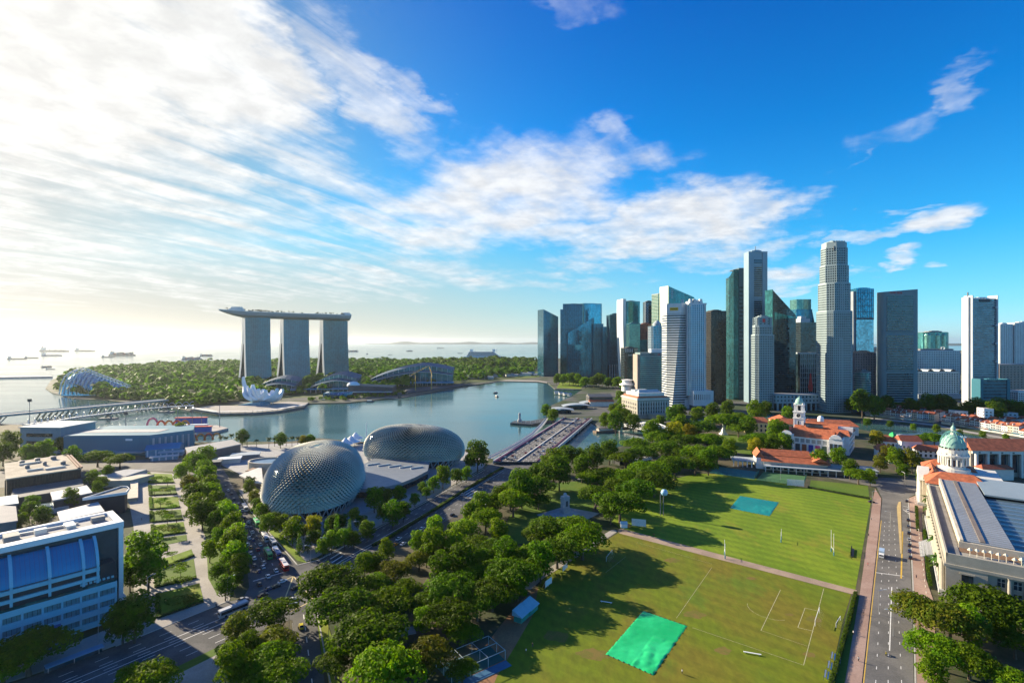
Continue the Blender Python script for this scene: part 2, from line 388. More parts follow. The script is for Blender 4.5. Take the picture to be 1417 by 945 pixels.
slab('land', W(far_bank) + [(9000, 6000), (9000, 500), (2000, 430)], -5, 0.0, citym)
sheet('gardens_ground', W([(640, 531), (560, 541), (300, 558), (225, 558), (142, 550), (102, 548), (76, 541), (70, 535), (90, 519), (130, 511), (200, 506), (300, 501), (420, 498), (600, 499.5), (742, 499), (742, 523)]), .02, gardenm)
sheet('promontory_lawn', W([(770, 537), (803, 538), (808, 534), (806, 529), (775, 529)]), .03, grassA)
sheet('bayfront_lawn', W([(712, 522), (746, 521), (746, 514.5), (725, 516)]), .03, grassA)
sheet('bayfront_path', W([(690, 527), (745, 528.2), (757, 530.2), (757, 528.6), (745, 526.2), (700, 525.4)]), .03, paving)

# breakwater on the sea and the far islands
mb = MB(); mb.prism(W([(-200, 524.5), (70, 520.5), (73, 522), (-200, 526.5)]), -3, 3)
struct(mb.build('breakwater', concrete))
def ridge(name, x0, x1, y, hmax, seed, m):
    mb = MB(); n = 80; r = random.Random(seed); prev = None
    for i in range(n):
        f = i / (n - 1); x = x0 + (x1 - x0) * f
        h = hmax * (math.sin(f * math.pi) ** .6) * (.35 + .65 * abs(mnoise.noise((f * 7 + seed, seed * 1.7, 0)) * 1.4 + .3)) + 2
        row = [(x, y, -3), (x, y + 500, h), (x, y + 1800, h * .7), (x, y + 2600, -3)]
        if prev: mb.add(prev + row, [(0, 4, 5, 1), (1, 5, 6, 2), (2, 6, 7, 3)])
        prev = row
    struct(mb.build(name, m))
hillm = mat('far_hill', (.05, .07, .05), .9, var=.2, scale=.001)
ridge('hills', PX(500, 22000), PX(760, 22000), 22000, 150, 3, hillm)
ridge('hills', PX(1250, 14000), PX(1700, 14000), 14000, 90, 9, hillm)
ridge('hills', PX(-200, 26000), PX(300, 26000), 26000, 110, 5, hillm)

# ---------------------------------------------------------------- lawns, roads and pavements of the near side
sheet('park_lawn', W([(640, 1000), (745, 800), (850, 738), (862, 690), (950, 656), (1000, 640), (930, 640), (800, 640), (700, 700), (520, 800), (465, 830), (440, 1000)]), .012, landm)
sheet('memorial_lawn', W([(690, 752), (705, 714), (722, 700), (770, 668), (815, 664), (830, 676), (815, 720), (760, 742), (730, 752)]), .02, grassC)
sheet('monument_lawn', W([(985, 612), (1000, 600), (1030, 602), (1062, 614), (1068, 628), (1040, 630), (1000, 622)]), .02, grassC)
sheet('far_field', W([(1206, 689), (1183.5, 817), (862, 733), (846, 722), (868, 690), (925, 664), (965, 655), (1000, 656), (1042, 661), (1105, 673)]), .03, grassA)
sheet('near_field', W([(1178, 822), (1166, 860), (1140, 980), (620, 1040), (655, 945), (700, 870), (752, 800), (856, 737)]), .03, grassB)
sheet('field_path', W([(852, 733), (860, 731), (1186, 816.5), (1184, 821), (1178, 821.5), (858, 738)]), .05, pathm)
sheet('bare_earth', W([(640, 960), (663, 905), (690, 868), (722, 830), (745, 812), (738, 850), (712, 895), (688, 935), (668, 985)]), .045, sand)
sheet('east_path', W([(735, 815), (752, 800), (852, 737), (856, 733), (846, 733), (742, 796), (722, 815)]), .05, paving)

ROADZ = .06
padang_road = [(1203, 660), (1290, 664), (1282, 676), (1258, 688), (1257, 720), (1262, 822), (1266, 1020), (1186, 1020), (1193, 945), (1218, 720), (1221, 690), (1213, 674), (1130, 658), (1130, 650)]
sheet('padang_road', W(padang_road), ROADZ, asphalt2)
slab('brick_pavement', W([(1217.5, 720), (1192.5, 945), (1185, 1020), (1160, 1020), (1169, 945), (1190, 820), (1204, 720), (1208, 690), (1211, 676), (1219.5, 690)]), 0, .16, pinkpave)
slab('court_pavement', W([(1258, 689), (1282, 680), (1277, 700), (1276, 740), (1281, 800), (1292, 832), (1300, 1020), (1268, 1020), (1264, 822), (1259, 720)]), 0, .16, pinkpave)
slab('traffic_island', W([(1241, 702), (1243, 695), (1246.5, 694), (1247.5, 730), (1248, 766), (1246, 766)]), 0, .19, mat('ochre_kerb', (.48, .36, .16), .8))
slab('verge', W([(1190, 824), (1169, 945), (1160, 1020), (1138, 1020), (1150, 945), (1172, 850), (1179, 824)]), 0, .12, grassC)

# the carriageways of the drive to the bridge and the avenues on the east side
sheet('esplanade_drive', W([(437, 776), (452, 766), (543, 722), (600, 690), (670, 650), (684, 637), (748, 637), (728, 652), (700, 672), (645, 708), (518, 766), (470, 800), (440, 830)]), ROADZ, asphalt)
sheet('raffles_avenue', W([(300, 660), (310, 650), (326, 680), (341, 707), (370, 741), (411, 782), (440, 776), (450, 800), (437, 846), (456, 1000), (404, 1000), (405, 858), (380, 855), (330, 838), (345, 812), (341, 780), (337, 749), (325, 712), (305, 682)]), ROADZ + .004, asphalt)
sheet('stamford_road', W([(-250, 1040), (160, 895), (317, 832), (360, 824), (400, 858), (312, 891), (232, 929), (60, 1010), (20, 1030)]), ROADZ + .008, asphalt)
sheet('marina_road', W([(-200, 668), (0, 652), (180, 637), (250, 633), (305, 645), (318, 662), (300, 668), (250, 652), (180, 652), (0, 675), (-200, 690)]), ROADZ + .002, asphalt2)

slab('avenue_pavement', W([(180, 654), (210, 653), (238, 655), (262, 672), (300, 676), (325, 720), (325, 800), (318, 830), (160, 893), (100, 915), (-250, 1030), (-250, 1000), (40, 915), (150, 870), (185, 840), (185, 730), (172, 660)]), 0, .14, paving)
slab('esplanade_pavement', W([(330, 678), (345, 700), (376, 738), (420, 778), (440, 770), (452, 763), (543, 719), (598, 688), (668, 647), (676, 636), (664, 630), (600, 660), (520, 700), (440, 735), (390, 715), (350, 670)]), 0, .14, paving)
slab('domes_plaza', W([(300, 640), (330, 616), (440, 612), (505, 614), (640, 624), (664, 632), (600, 664), (520, 704), (440, 738), (388, 716), (350, 672), (330, 655)]), 0, .15, concrete)
slab('verge', W([(372, 735), (412, 776), (425, 779), (400, 752), (380, 728)]), 0, .16, grassA)
slab('verge', W([(438, 850), (452, 858), (466, 905), (470, 945), (456, 945), (445, 905)]), 0, .16, grassA)
slab('traffic_island', W([(314, 893), (404, 862), (412, 940), (414, 1010), (180, 1010), (235, 931)]), 0, .14, landm)
slab('forecourt', W([(240, 932), (306, 900), (318, 925), (318, 1000), (200, 1000)]), 0, .17, paving)
slab('verge', W([(236, 927), (312, 890), (318, 897), (240, 936)]), 0, .2, grassC)
# planted beds between the paths of the avenue garden
for k, pl in enumerate([
        [(206, 655), (238, 656), (241, 668), (207, 669)], [(207, 672), (242, 671), (245, 684), (208, 686)], [(208, 689), (246, 687), (249, 702), (209, 705)],
        [(209, 708), (250, 705), (253, 719), (210, 723)], [(211, 727), (254, 722), (257, 737), (212, 743)], [(213, 746), (258, 740), (259, 748), (214, 757)],
        [(219, 776), (265, 760), (268, 769), (222, 788)], [(217, 792), (268, 773), (272, 800), (217, 813)], [(217, 822), (276, 807), (282, 833), (218, 856)],
        [(262, 676), (300, 678), (322, 720), (322, 795), (300, 822), (288, 800), (285, 745), (272, 712)]]):
    slab('garden_bed', W(pl), 0, .24, [grassA, grassC][k % 2 if k < 9 else 1])

def strip(name, pts, w, z, m, dash=None, parent=None):
    """painted line along ground points in metres"""
    mb = MB()
    for a, b in zip(pts[:-1], pts[1:]):
        a = Vector(a); b = Vector(b); L = (b - a).length; d = (b - a) / L; nrm = Vector((-d.y, d.x)) * w / 2; s = 0.0
        while s < L:
            e = min(L, s + (dash[0] if dash else L)); p, q = a + d*s, a + d*e
            mb.quad((*(p - nrm), z), (*(q - nrm), z), (*(q + nrm), z), (*(p + nrm), z)); s = e + (dash[1] if dash else 0)
            if not dash: break
    o = mb.build(name, m, parent); struct(o); return o
def lerp(a, b, f): return (a[0] + (b[0]-a[0])*f, a[1] + (b[1]-a[1])*f)
# lane markings
LZ = ROADZ + .02
l0, l1, r0, r1 = G(1193, 945), G(1218, 720), G(1265, 945), G(1258, 720)
for f in (.26, .5, .76): strip('lane_marking', [lerp(l0, r0, f), lerp(l1, r1, f * .62)], .2, LZ, line_paint, (2, 7))
strip('stop_line', W([(1212, 792), (1250, 797)]), .5, LZ, line_paint)
strip('lane_marking', W([(1234, 812), (1231, 900)]), .35, LZ, line_paint)
strip('yellow_line', W([(1219.5, 720), (1195, 945), (1188, 1010)]), .3, LZ, yellow_paint)
strip('yellow_line', W([(1249, 735), (1247, 800)]), .6, LZ, yellow_paint)
strip('lane_marking', W([(1250, 700), (1258, 702)]), .4, LZ, line_paint); strip('lane_marking', W([(1250, 705), (1258, 711)]), .4, LZ, line_paint)
e0, e1, f0, f1 = G(440, 775), G(670, 650), G(490, 792), G(722, 652)
for f in (.14, .28, .62, .78, .9): strip('lane_marking', [lerp(e0, f0, f), lerp(e1, f1, f)], .2, LZ, line_paint, (3, 7))
for f in (.02, .44, .52): strip('edge_line', [lerp(e0, f0, f), lerp(e1, f1, f)], .3, LZ, line_paint)
a0, a1, b0, b1 = G(309, 682), G(341, 782), G(328, 680), G(409, 782)
for f in (.18, .36, .54, .72, .88): strip('lane_marking', [lerp(a1, b1, f), lerp(G(333, 720), G(352, 720), f)], .22, LZ, line_paint, (3, 5))
strip('stop_line', W([(350, 804), (398, 790)]), .6, LZ, line_paint)
strip('box_junction', W([(358, 819), (406, 797), (434, 830), (400, 847), (395, 826), (406, 797)]), .5, LZ, mat('box_paint', (.60, .48, .22), .6, var=.2))
s0, s1, t0, t1 = G(20, 952), G(317, 834), G(60, 1008), G(390, 858)
for f in (.14, .27, .40, .53, .68, .84): strip('lane_marking', [lerp(s0, t0, f), lerp(s1, t1, f)], .24, LZ + .004, line_paint, (4, 6))
for f in (.33, .46): strip('edge_line', [lerp(s0, t0, f), lerp(s1, t1, f)], .3, LZ + .004, line_paint)
for k in range(7): strip('crossing', [G(455 + 2.0*k, 768 + 5.2*k), G(471 + 1.2*k, 759 + 5.2*k)], .8, LZ, line_paint)
for k in range(9): strip('crossing', [lerp(G(640, 683), G(668, 700), k / 8), lerp(G(654, 675), G(682, 691), k / 8)], .8, LZ, line_paint)
m1, m2 = G(438, 848), G(456, 945); strip('yellow_line', [m1, m2], .4, LZ, yellow_paint)
strip('lane_marking', W([(420, 850), (432, 945)]), .35, LZ, line_paint, (4, 5)); strip('edge_line', W([(404, 862), (411, 945)]), .3, LZ, line_paint)
kerb_lines = [[(411, 782), (440, 775), (543, 720), (600, 688.5), (669, 648.5)], [(332, 684), (345, 705), (374, 739), (411, 781)], [(1256.5, 690), (1259, 720), (1264, 822), (1268, 1000)], [(160, 894), (317, 831)], [(439, 848), (457, 945)]]
for kl in kerb_lines:
    mb = MB(); w_ = W(kl)
    for a, b in zip(w_[:-1], w_[1:]): mb.bar((*a, .1), (*b, .1), .5, .2)
    struct(mb.build('kerb', kerbm))

def worn(px, py, r0, seed, m):
    c = Vector(G(px, py)); r = random.Random(seed); pts = []
    for k in range(22): a = 2*math.pi*k/22; q = r0*(.6 + .6*abs(mnoise.noise((math.cos(a)*1.3 + seed, math.sin(a)*1.3, seed)))); pts.append((c.x + q*math.cos(a)*1.5, c.y + q*math.sin(a)))
    sheet('worn_patch', pts, .036 + .002*(seed % 4), m)
wornm = blend_mat('worn_turf', (.17, .125, .03), (.13, .125, .02), .25, .95, .2)
for k, (px, py, r0) in enumerate([(1126, 857, 3.2), (1092, 850, 1.6), (846, 775, 2.6), (960, 850, 4), (1000, 900, 3), (820, 905, 5), (770, 880, 5), (1040, 800, 2.4), (1120, 905, 2.2), (930, 775, 3.5)]): worn(px, py, r0, k + 1, wornm)

# ---------------------------------------------------------------- the tower district across the water
def rot2(p, a): return (p[0]*math.cos(a) - p[1]*math.sin(a), p[0]*math.sin(a) + p[1]*math.cos(a))
def rect(x0, x1, y0, y1): return [(x0, y0), (x1, y0), (x1, y1), (x0, y1)]
def chamfer(x0, x1, y0, y1, c): return [(x0+c, y0), (x1-c, y0), (x1, y0+c), (x1, y1-c), (x1-c, y1), (x0+c, y1), (x0, y1-c), (x0, y0+c)]
def rounded(x0, x1, y0, y1, r, n=5):
    out = []
    for cx, cy, a0 in ((x1-r, y0+r, -90), (x1-r, y1-r, 0), (x0+r, y1-r, 90), (x0+r, y0+r, 180)):
        for k in range(n): a = R(a0 + 90*k/(n-1)); out.append((cx + r*math.cos(a), cy + r*math.sin(a)))
    return out
def text(s, size, m, parent, loc, rot=(R(90), 0, 0), name='lettering', ext=.15, align='CENTER'):
    c = bpy.data.curves.new(name, 'FONT'); c.body = s; c.size = size; c.extrude = ext; c.align_x = align; c.align_y = 'CENTER'; c.materials.append(m)
    q = bpy.data.objects.new(name, c); COL.objects.link(q); bpy.context.view_layer.update()
    me = bpy.data.meshes.new_from_object(q.evaluated_get(bpy.context.evaluated_depsgraph_get())); bpy.data.objects.remove(q); bpy.data.curves.remove(c)
    o = bpy.data.objects.new(name, me); COL.objects.link(o); o.parent = parent; o.location = loc; o.rotation_euler = rot
    return o
def fins(mb, poly, z0, z1, bay, w, off, edges=None, slope=None):
    n = len(poly); a = sum(poly[i][0]*poly[(i+1)%n][1] - poly[(i+1)%n][0]*poly[i][1] for i in range(n))
    if a < 0: poly = poly[::-1]
    for i in range(n):
        if edges is not None and i not in edges: continue
        p, q = Vector(poly[i]), Vector(poly[(i+1) % n]); L = (q - p).length; k = max(1, round(L / bay)); d = (q - p) / L; nr = Vector((d.y, -d.x))
        for j in range(k + 1):
            c = p + d * (L * j / k); zt = z1 if slope is None else min(z1, slope(c.x, c.y))
            u = c - d*w/2 - nr*.05; v = c + d*w/2 - nr*.05
            mb.prism([tuple(u), tuple(u + nr*(off+.05)), tuple(v + nr*(off+.05)), tuple(v)], z0, zt)
def clip(poly, h):                          # the part of a footprint where h(x, y) > 0
    out = []
    for i in range(len(poly)):
        p, q = poly[i], poly[(i+1) % len(poly)]; a, b = h(*p), h(*q)
        if a > 0: out.append(p)
        if (a > 0) != (b > 0): f = a / (a - b); out.append((p[0] + (q[0]-p[0])*f, p[1] + (q[1]-p[1])*f))
    return out
def bands(mb, poly, z0, z1, fh, bh, off, start=0.0, slope=None):
    z = z0 + start
    while z + bh < z1 - .2:
        pl = poly if slope is None else clip(poly, lambda x, y: slope(x, y) - z - bh)
        if len(pl) >= 3 and max(p[0] for p in pl) - min(p[0] for p in pl) > 1.5: mb.ring(pl, off, z, z + bh)
        z += fh
def shaft(t, poly, z0, z1, gm, bm=None, mm=None, fh=4.0, bh=1.2, off=.3, bay=0, fw=.5, foff=.45, slope=None, name='glazing', edges=None):
    MB().prism(poly, z0, z1, slope=slope).build(name, gm, t)
    if bm is not None: mb = MB(); bands(mb, poly, z0, z1, fh, bh, off, 0.0, slope); mb.build('spandrel_band', bm, t)
    if mm is not None and bay: mb = MB(); fins(mb, poly, z0, z1 - .1, bay, fw, foff, edges, slope); mb.build('mullion', mm, t)
def roof_plant(t, poly, z, m=None, h=4.0, k=.55, parapet=1.2, pm=None):
    mb = MB(); mb.ring(offset(poly, -.5), .7, z - .4, z + parapet); mb.build('parapet', pm or m or midgrey, t)
    cx = sum(p[0] for p in poly)/len(poly); cy = sum(p[1] for p in poly)/len(poly)
    w = (max(p[0] for p in poly) - min(p[0] for p in poly)) * k / 2; d = (max(p[1] for p in poly) - min(p[1] for p in poly)) * k / 2
    mb = MB(); mb.box(cx - w, cx + w, cy - d, cy + d, z - .2, z + h); mb.box(cx - w*.4, cx + w*.7, cy - d*.6, cy + d*.5, z + h, z + h*1.35)
    for i in range(5): mb.box(cx - w + i*w*.4, cx - w + i*w*.4 + w*.2, cy - d - 3.5, cy - d - 1.5, z - .2, z + 1.6)
    mb.build('roof_plant', m or midgrey, t)
def tw(label, pl, d, rot=0.0, cat='skyscraper', name='glass_tower', group=None): return thing(name, label, cat, (PX(pl, d), d, 0), R(rot), group)
def wid(pl, pr, d): return (pr - pl) / F * d

bluefin = mat('blue_grey_fin', (.02, .12, .17), .45, .4, var=.12)
paleband = mat('pale_band', (.36, .41, .44), .6, var=.08)
stoneband = mat('granite_band', (.25, .29, .32), .7, var=.1, scale=.06)
whitestone = mat('white_cladding', (.55, .58, .60), .55, var=.08, scale=.08)
redbrown = mat('red_granite', (.26, .085, .06), .7, var=.2)
warmstone = mat('warm_granite', (.33, .26, .22), .75, var=.12)

# --- the blue glass group at the head of the bay
d = 1660
t = tw('lone slim blue glass tower with a sloping roof, nearest the open bay', 752, d, 19)
w = wid(752, 773, d) / math.cos(R(19)); zt = ZY(428, d); zr = ZY(438, d)
pl = rect(0, w, 0, 50); shaft(t, pl, 0, zt, deepglass, bluefin, bluefin, 4.2, .5, .2, 5, .3, .35, slope=lambda x, y: zt + (zr - zt) * x / w, edges=(0, 1, 2))
for nm, args in {0: ('tall blue glass slab with a stepped corner in the bayfront cluster', 779, 806, 1700, 421, 30, -6),
                 1: ('broad bright blue glass slab with a flat roof behind the bayfront cluster', 808, 836, 1720, 420, 34, 22),
                 2: ('low wide blue glass block standing in front of two taller blue slabs', 786, 822, 1640, 449, 24, 3),
                 3: ('narrow dark blue glass block at the landward end of the bayfront cluster', 834, 841, 1620, 452, 30, 0),
                 4: ('dark blue glass block between the low block and the narrow end block', 821, 835, 1630, 448, 30, 0)}.items():
    lab, a, b, d, pt, D, ro = args; t = tw(lab, a, d, ro); w = wid(a, b, d) / math.cos(R(ro)); z = ZY(pt, d)
    gm = [deepglass, skyglass, blueglass, deepglass, deepglass][nm]
    pl = rect(0, w, 0, D) if nm != 1 else rounded(0, w, 0, D, 9)
    if nm == 2: shaft(t, pl, 0, z + 26, gm, None, bluefin, 4.2, .5, .2, 6, .3, .35, slope=lambda x, y: z - 28 + 50 * x / w, edges=(0, 1, 2))
    else: shaft(t, pl, 0, z, gm, bluefin, bluefin, 4.2, .5, .2, 6, .3, .35, edges=(0, 3) if nm != 1 else None)
    if nm == 0: MB().box(-9, 0, 2, D, 0, z - 17).build('side_wing', deepglass, t)
    if nm in (0, 1): roof_plant(t, pl, z, bluefin, 2, .5)
d = 1600; t = tw('grey green tower with pale columns round its foot beside the blue cluster', 844, d, 6, name='office_tower'); w = wid(844, 861, d); z = ZY(436, d)
shaft(t, rect(0, w, 0, 36), 40, z, greyglass, bluefin, bluefin, 4, .8, .2, 6, .5, .5); MB().box(1, w-1, 1, 35, 0, 40).build('lobby', darkglass, t)
mb = MB()
for k in range(6): mb.box(k*w/5 - .9, k*w/5 + .9, -.6, 1.2, 0, 42)
mb.build('colonnade', paleband, t); roof_plant(t, rect(0, w, 0, 36), z, bluefin, 5, .5)
d = 1720; t = tw('thin brown tower slotted between two grey glass towers', 840.5, d, 0, name='office_tower'); w = wid(840.5, 845.5, d)
shaft(t, rect(0, w, 0, 25), 0, ZY(463, d), redbrown, warmstone, None, 4, 1.0, .3)

# --- towers behind the old waterfront hotel
d = 1500; t = tw('green glass tower with a curving white fin up its sunny side', 866, d, 14); w = wid(867, 890, d); z = ZY(417, d)
shaft(t, rounded(0, w, 0, 42, 8), 0, z, tealglass, bluefin, None, 4, .7, .2)
mb = MB(); N = 14
for i in range(N):
    a, b = i / N, (i+1) / N; f = lambda s: (-3 - 7 * math.sin(s * 1.9), z * s * 1.03)
    (x0, z0), (x1, z1) = f(a), f(b); mb.add([(x0,-1,z0),(0,-1,z0),(0,40,z0),(x0,40,z0),(x1,-1,z1),(0,-1,z1),(0,40,z1),(x1,40,z1)], [(0,1,5,4),(3,0,4,7),(2,3,7,6),(4,5,6,7)])
mb.build('curved_fin', whitestone, t); roof_plant(t, rect(2, w-2, 2, 40), z, midgrey, 3, .5)
d = 1440; t = tw('low pale green block in front of the finned green tower', 871, d, 4, name='office_block'); w = wid(871, 886, d)
shaft(t, rect(0, w, 0, 30), 0, ZY(448, d), greenglass, bluefin, bluefin, 4, .8, .2, 3, .4, .4); roof_plant(t, rect(0, w, 0, 30), ZY(448, d), bluefin)
d = 1450; t = tw('red granite block with stepped green base between glass towers', 886, d, 0, name='office_block'); w = wid(886, 903, d)
shaft(t, rect(0, w, 0, 30), ZY(470, d), ZY(449, d), darkglass, redbrown, redbrown, 4, 1.6, .3, 4, 1.6, .35); shaft(t, rect(-1, w+1, -2, 30), 0, ZY(470, d), tealglass, bluefin, None, name='podium')
roof_plant(t, rect(0, w, 0, 30), ZY(449, d), redbrown)
d = 1560; t = tw('dark tower edged with a white lattice behind the red granite block', 893, d, 0, name='office_tower'); w = wid(893, 905, d); z = ZY(418, d)
shaft(t, rect(0, w, 0, 30), 0, z, darkglass, None, None); mb = MB()
for k in range(int(z / 8)):
    for s in (0, 1): mb.bar((w*.1 + w*.25*s, -.7, k*8), (w*.35 - w*.25*s, -.7, k*8 + 8), 1.2)
mb.box(-.6, .6, -1, 1, 0, z); mb.build('white_lattice', whitestone, t); roof_plant(t, rect(0, w, 0, 30), z, darkgrey)
d = 1400; t = tw('pale green tower catching the sun beside the sloping glass peak', 911, d, 32); w = 32; z = ZY(407, d)
shaft(t, rect(0, w, 0, 24), 0, z, greenglass, mat('pale_green_band', (.42, .50, .38), .6), None, 4, 1.6, .25); roof_plant(t, rect(0, w, 0, 24), z, paleband, 2.5, .6)
d = 1350; t = tw('green glass tower whose roof slopes down to a sharp point', 925, d, 8); w = wid(925, 963, d); zt, zr = ZY(396, d), ZY(411, d)
pl = [(0, 0), (w, 0), (w, 34), (-9, 34)]
shaft(t, pl, 0, zt + 4, tealglass, bluefin, None, 4, .6, .2, slope=lambda x, y: zt + (zr - zt) * max(0, x) / w)
mb = MB(); mb.prism([(-9.6, 34), (-.6, -.6), (1.4, -.6), (-7, 34)], 0, zt + 1); mb.build('sunlit_face', mat('sunlit_pale_green', (.50, .58, .42), .5), t)  # sunlight on the left face put in as a paler green strip
mb = MB(); 
for k in range(5): MB().box(8, 13, -.6, .2, zt - 12 - k*5, zt - 9 - k*5).build('roof_opening', paleband, t)
MB().box(35, 44, -.5, .2, zr - 30, zr - 6).build('roof_louvre', paleband, t)
d = 1200; t = tw('blue tower with a white grid of piers and a drum on its roof', 902, d, 2, name='office_tower'); w = wid(902, 922, d); z = ZY(451, d)
shaft(t, chamfer(0, w, 0, 32, 3), 0, z, blueglass, paleband, whitestone, 4, .8, .3, 6.5, .8, .6); MB().lathe([(10, 0), (10, 6), (8, 8), (3, 13), (0, 13.5)], 20, (w/2, 14, z)).build('roof_drum', paleband, t)
d = 1200; t = tw('black glass block with small white signs in front of the finned tower', 864, d, 3, name='office_block'); w = wid(864, 883, d); z = ZY(482, d)
shaft(t, rect(0, w, 0, 32), 0, z, darkglass, black, None, 4, .8, .2); roof_plant(t, rect(0, w, 0, 32), z, darkgrey, 3, .5)
mb = MB()
for k in range(4): mb.box(3 + k*5, 4.2 + k*5, -.5, .1, z - 9, z - 1)
mb.build('roof_sign', white, t); text('bank', 5, white, t, (w*.45, -.5, z - 16), ext=.1)
d = 1130; t = tw('mid-rise bank of green glass and pale bands with a red emblem sign', 886, d, 2, name='bank_building', cat='office building'); w = wid(886, 923, d); z = ZY(488, d)
shaft(t, rect(0, w, 0, 40), 0, z - 8, tealglass, mat('sea_green_band', (.30, .42, .42), .5), None, 4.4, 1.9, .35); MB().box(-.5, w+.5, -.5, 40.5, z - 8, z).build('roof_sign_wall', mat('sea_green_wall', (.16, .24, .25), .6), t)
text('HSBC', 5, darkgrey, t, (w*.45, -.7, z - 4)); mb = MB()
for (a, b, c) in (((0, 0), (0, 4), (2, 2)), ((4, 0), (2, 2), (4, 4))): mb.add([(w*.66 + a[0]*1.3, -.8, z - 6.6 + a[1]*1.3), (w*.66 + b[0]*1.3, -.8, z - 6.6 + b[1]*1.3), (w*.66 + c[0]*1.3, -.8, z - 6.6 + c[1]*1.3)], [(0, 1, 2)])
mb.build('emblem', mat('sign_red', (.6, .03, .03), .5), t); MB().box(w*.45, w*.98, 8, 26, z, z + 8).build('roof_plant', white, t); MB().box(-6, 0, 2, 38, 0, z - 4).build('core_wall', warmstone, t)

# --- the white banded bank tower: its slanting edge of sunlight is shaped as a raking corner
d = 858; t = tw('white and dark banded bank tower with a raking corner and yellow sign', 926, d, 0, name='bank_tower'); z = ZY(422, d)
u = lambda p: wid(926, p, d)
def foot(f): return [(0, 14 - 2*f), (u(930 + 13*f), 0), (u(953), 5), (u(953), 40), (0, 40)]
mb = MB(); mb2 = MB(); nf = 42
for i in range(nf):
    za, zb = z*i/nf, z*(i+1)/nf; A, B = foot(i/nf), foot((i+1)/nf); n = 5
    mb.add([(*p, za) for p in A] + [(*p, zb) for p in B], [(k, (k+1) % n, n + (k+1) % n, n + k) for k in range(n)])
    zc = za + (zb - za) * .5; Bm = [lerp(p, q, .5) for p, q in zip(A, B)]; o1, o2 = offset(A, .5), offset(Bm, .5)
    mb2.add([(*p, za) for p in o1] + [(*p, zc) for p in o2] + [(*p, zc) for p in Bm] + [(*p, za) for p in A],
            [q for k in range(n) for q in ((k, (k+1) % n, n + (k+1) % n, n + k), (n + k, n + (k+1) % n, 2*n + (k+1) % n, 2*n + k), (3*n + k, 3*n + (k+1) % n, (k+1) % n, k))])
mb.add([(*p, z) for p in foot(1)], [(0, 1, 2, 3, 4)]); mb.build('glazing', darkglass, t); mb2.build('spandrel_band', whitestone, t)
A = offset(foot(.93), .7); B = offset(foot(1), .7); n = 5
MB().add([(*p, z*.92) for p in A] + [(*p, z + 3) for p in B] , [(k, (k+1) % n, n + (k+1) % n, n + k) for k in range(n)] + [(5, 6, 7, 8, 9)]).build('crown_wall', whitestone, t)
p, q = Vector((*B[0], 0)), Vector((*B[1], 0)); e = (q - p).normalized(); nr = Vector((e.y, -e.x, 0)); c = p.lerp(q, .5)
yel = mat('sign_yellow', (.75, .45, .02), .5, var=.03); k = MB(); cc = c + nr*.6
k.add([tuple(cc - e*7 + Vector((0, 0, z - 9))), tuple(cc + e*7 + Vector((0, 0, z - 9))), tuple(cc + e*7 + Vector((0, 0, z - 4))), tuple(cc - e*7 + Vector((0, 0, z - 4)))], [(0, 1, 2, 3)]); k.build('sign_panel', yel, t)
text('Maybank', 3.2, black, t, tuple(c + nr*.8 + Vector((0, 0, z - 6.5))), (R(90), 0, math.atan2(e.y, e.x)))
MB().box(u(930), u(958), 4, 34, 0, 16).build('podium', whitestone, t)
d = 850; t = tw('slender white and blue pin-striped bank tower on a white podium', 953, d, 2, name='bank_tower'); w = wid(953, 978, d); z = ZY(421, d)
shaft(t, chamfer(0, w, 0, 30, 4), 24, z, blueglass, mat('sky_blue_band', (.22, .36, .55), .5), whitestone, 3.8, 1.0, .25, 3.1, 1.3, .7)
shaft(t, rect(u(957) - u(953), u(984) - u(953), -9, 30), 8, ZY(541, 840), whitestone, None, whitestone, bay=3.2, fw=1.2, foff=.5, name='podium'); mb = MB()
for k in range(9): mb.box(5 + k*3.2, 6.8 + k*3.2, -9.3, -8.9, 18, 27)
mb.build('podium_window', darkglass, t); MB().box(u(957) - u(953) + 1, u(984) - u(953) - 1, -8, 30, 0, 8.1).build('lobby', darkglass, t)
roof_plant(t, rect(0, w, 0, 30), z, whitestone, 6, .7, 2)
for xx in (3, 9, 20): MB().box(xx, xx + 4, 2, 8, z, z + 9).build('roof_turret', whitestone, t)
d = 930; t = tw('black slab tower with bronze glass beside the pin-striped white tower', 984, d, 2); w = wid(984, 1005, d); z = ZY(431, d)
shaft(t, rect(0, w, 0, 22), 0, z, glass('bronze_glass', (.03, .032, .03), (2.6, 2.6, 3.7), .45, .1, .7), black, black, 3.8, 1.1, .25, 2.8, .5, .4); roof_plant(t, rect(0, w, 0, 36), z, black, 3, .6)

# --- the tall pair and the glass pyramid-topped neighbour
d = 1000; t = tw('dark teal tower with a chamfered shoulder beside the pale slab tower', 1011, d, 0); w = wid(1011, 1029, d); z = ZY(373, d)
shaft(t, [(0, 8), (6, 0), (w, 0), (w, 22), (0, 22)], 0, z, tealglass, black, None, 4, .9, .2, slope=lambda x, y: z - max(0, 6 - x) * 2.6); MB().box(w*.62, w + .5, -1, 22, 0, z + 3).build('core_wall', mat('dark_teal_wall', (.04, .09, .11), .5), t)
mb = MB()
for k in range(26): mb.box(w*.66, w*.94, -1.4, -.9, 20 + k*8, 23 + k*8)
mb.build('core_window', darkglass, t); roof_plant(t, rect(7, w, 2, 20), z - 1, darkgrey, 2, .6)
d = 950; t = tw('tall pale grey slab tower with a dark window panel up its face', 1036, d, 0, name='office_tower'); w = wid(1036, 1062, d); z = ZY(349, d)
pg = mat('pale_blue_cladding', (.20, .29, .35), .45, .2, var=.06, scale=.03)
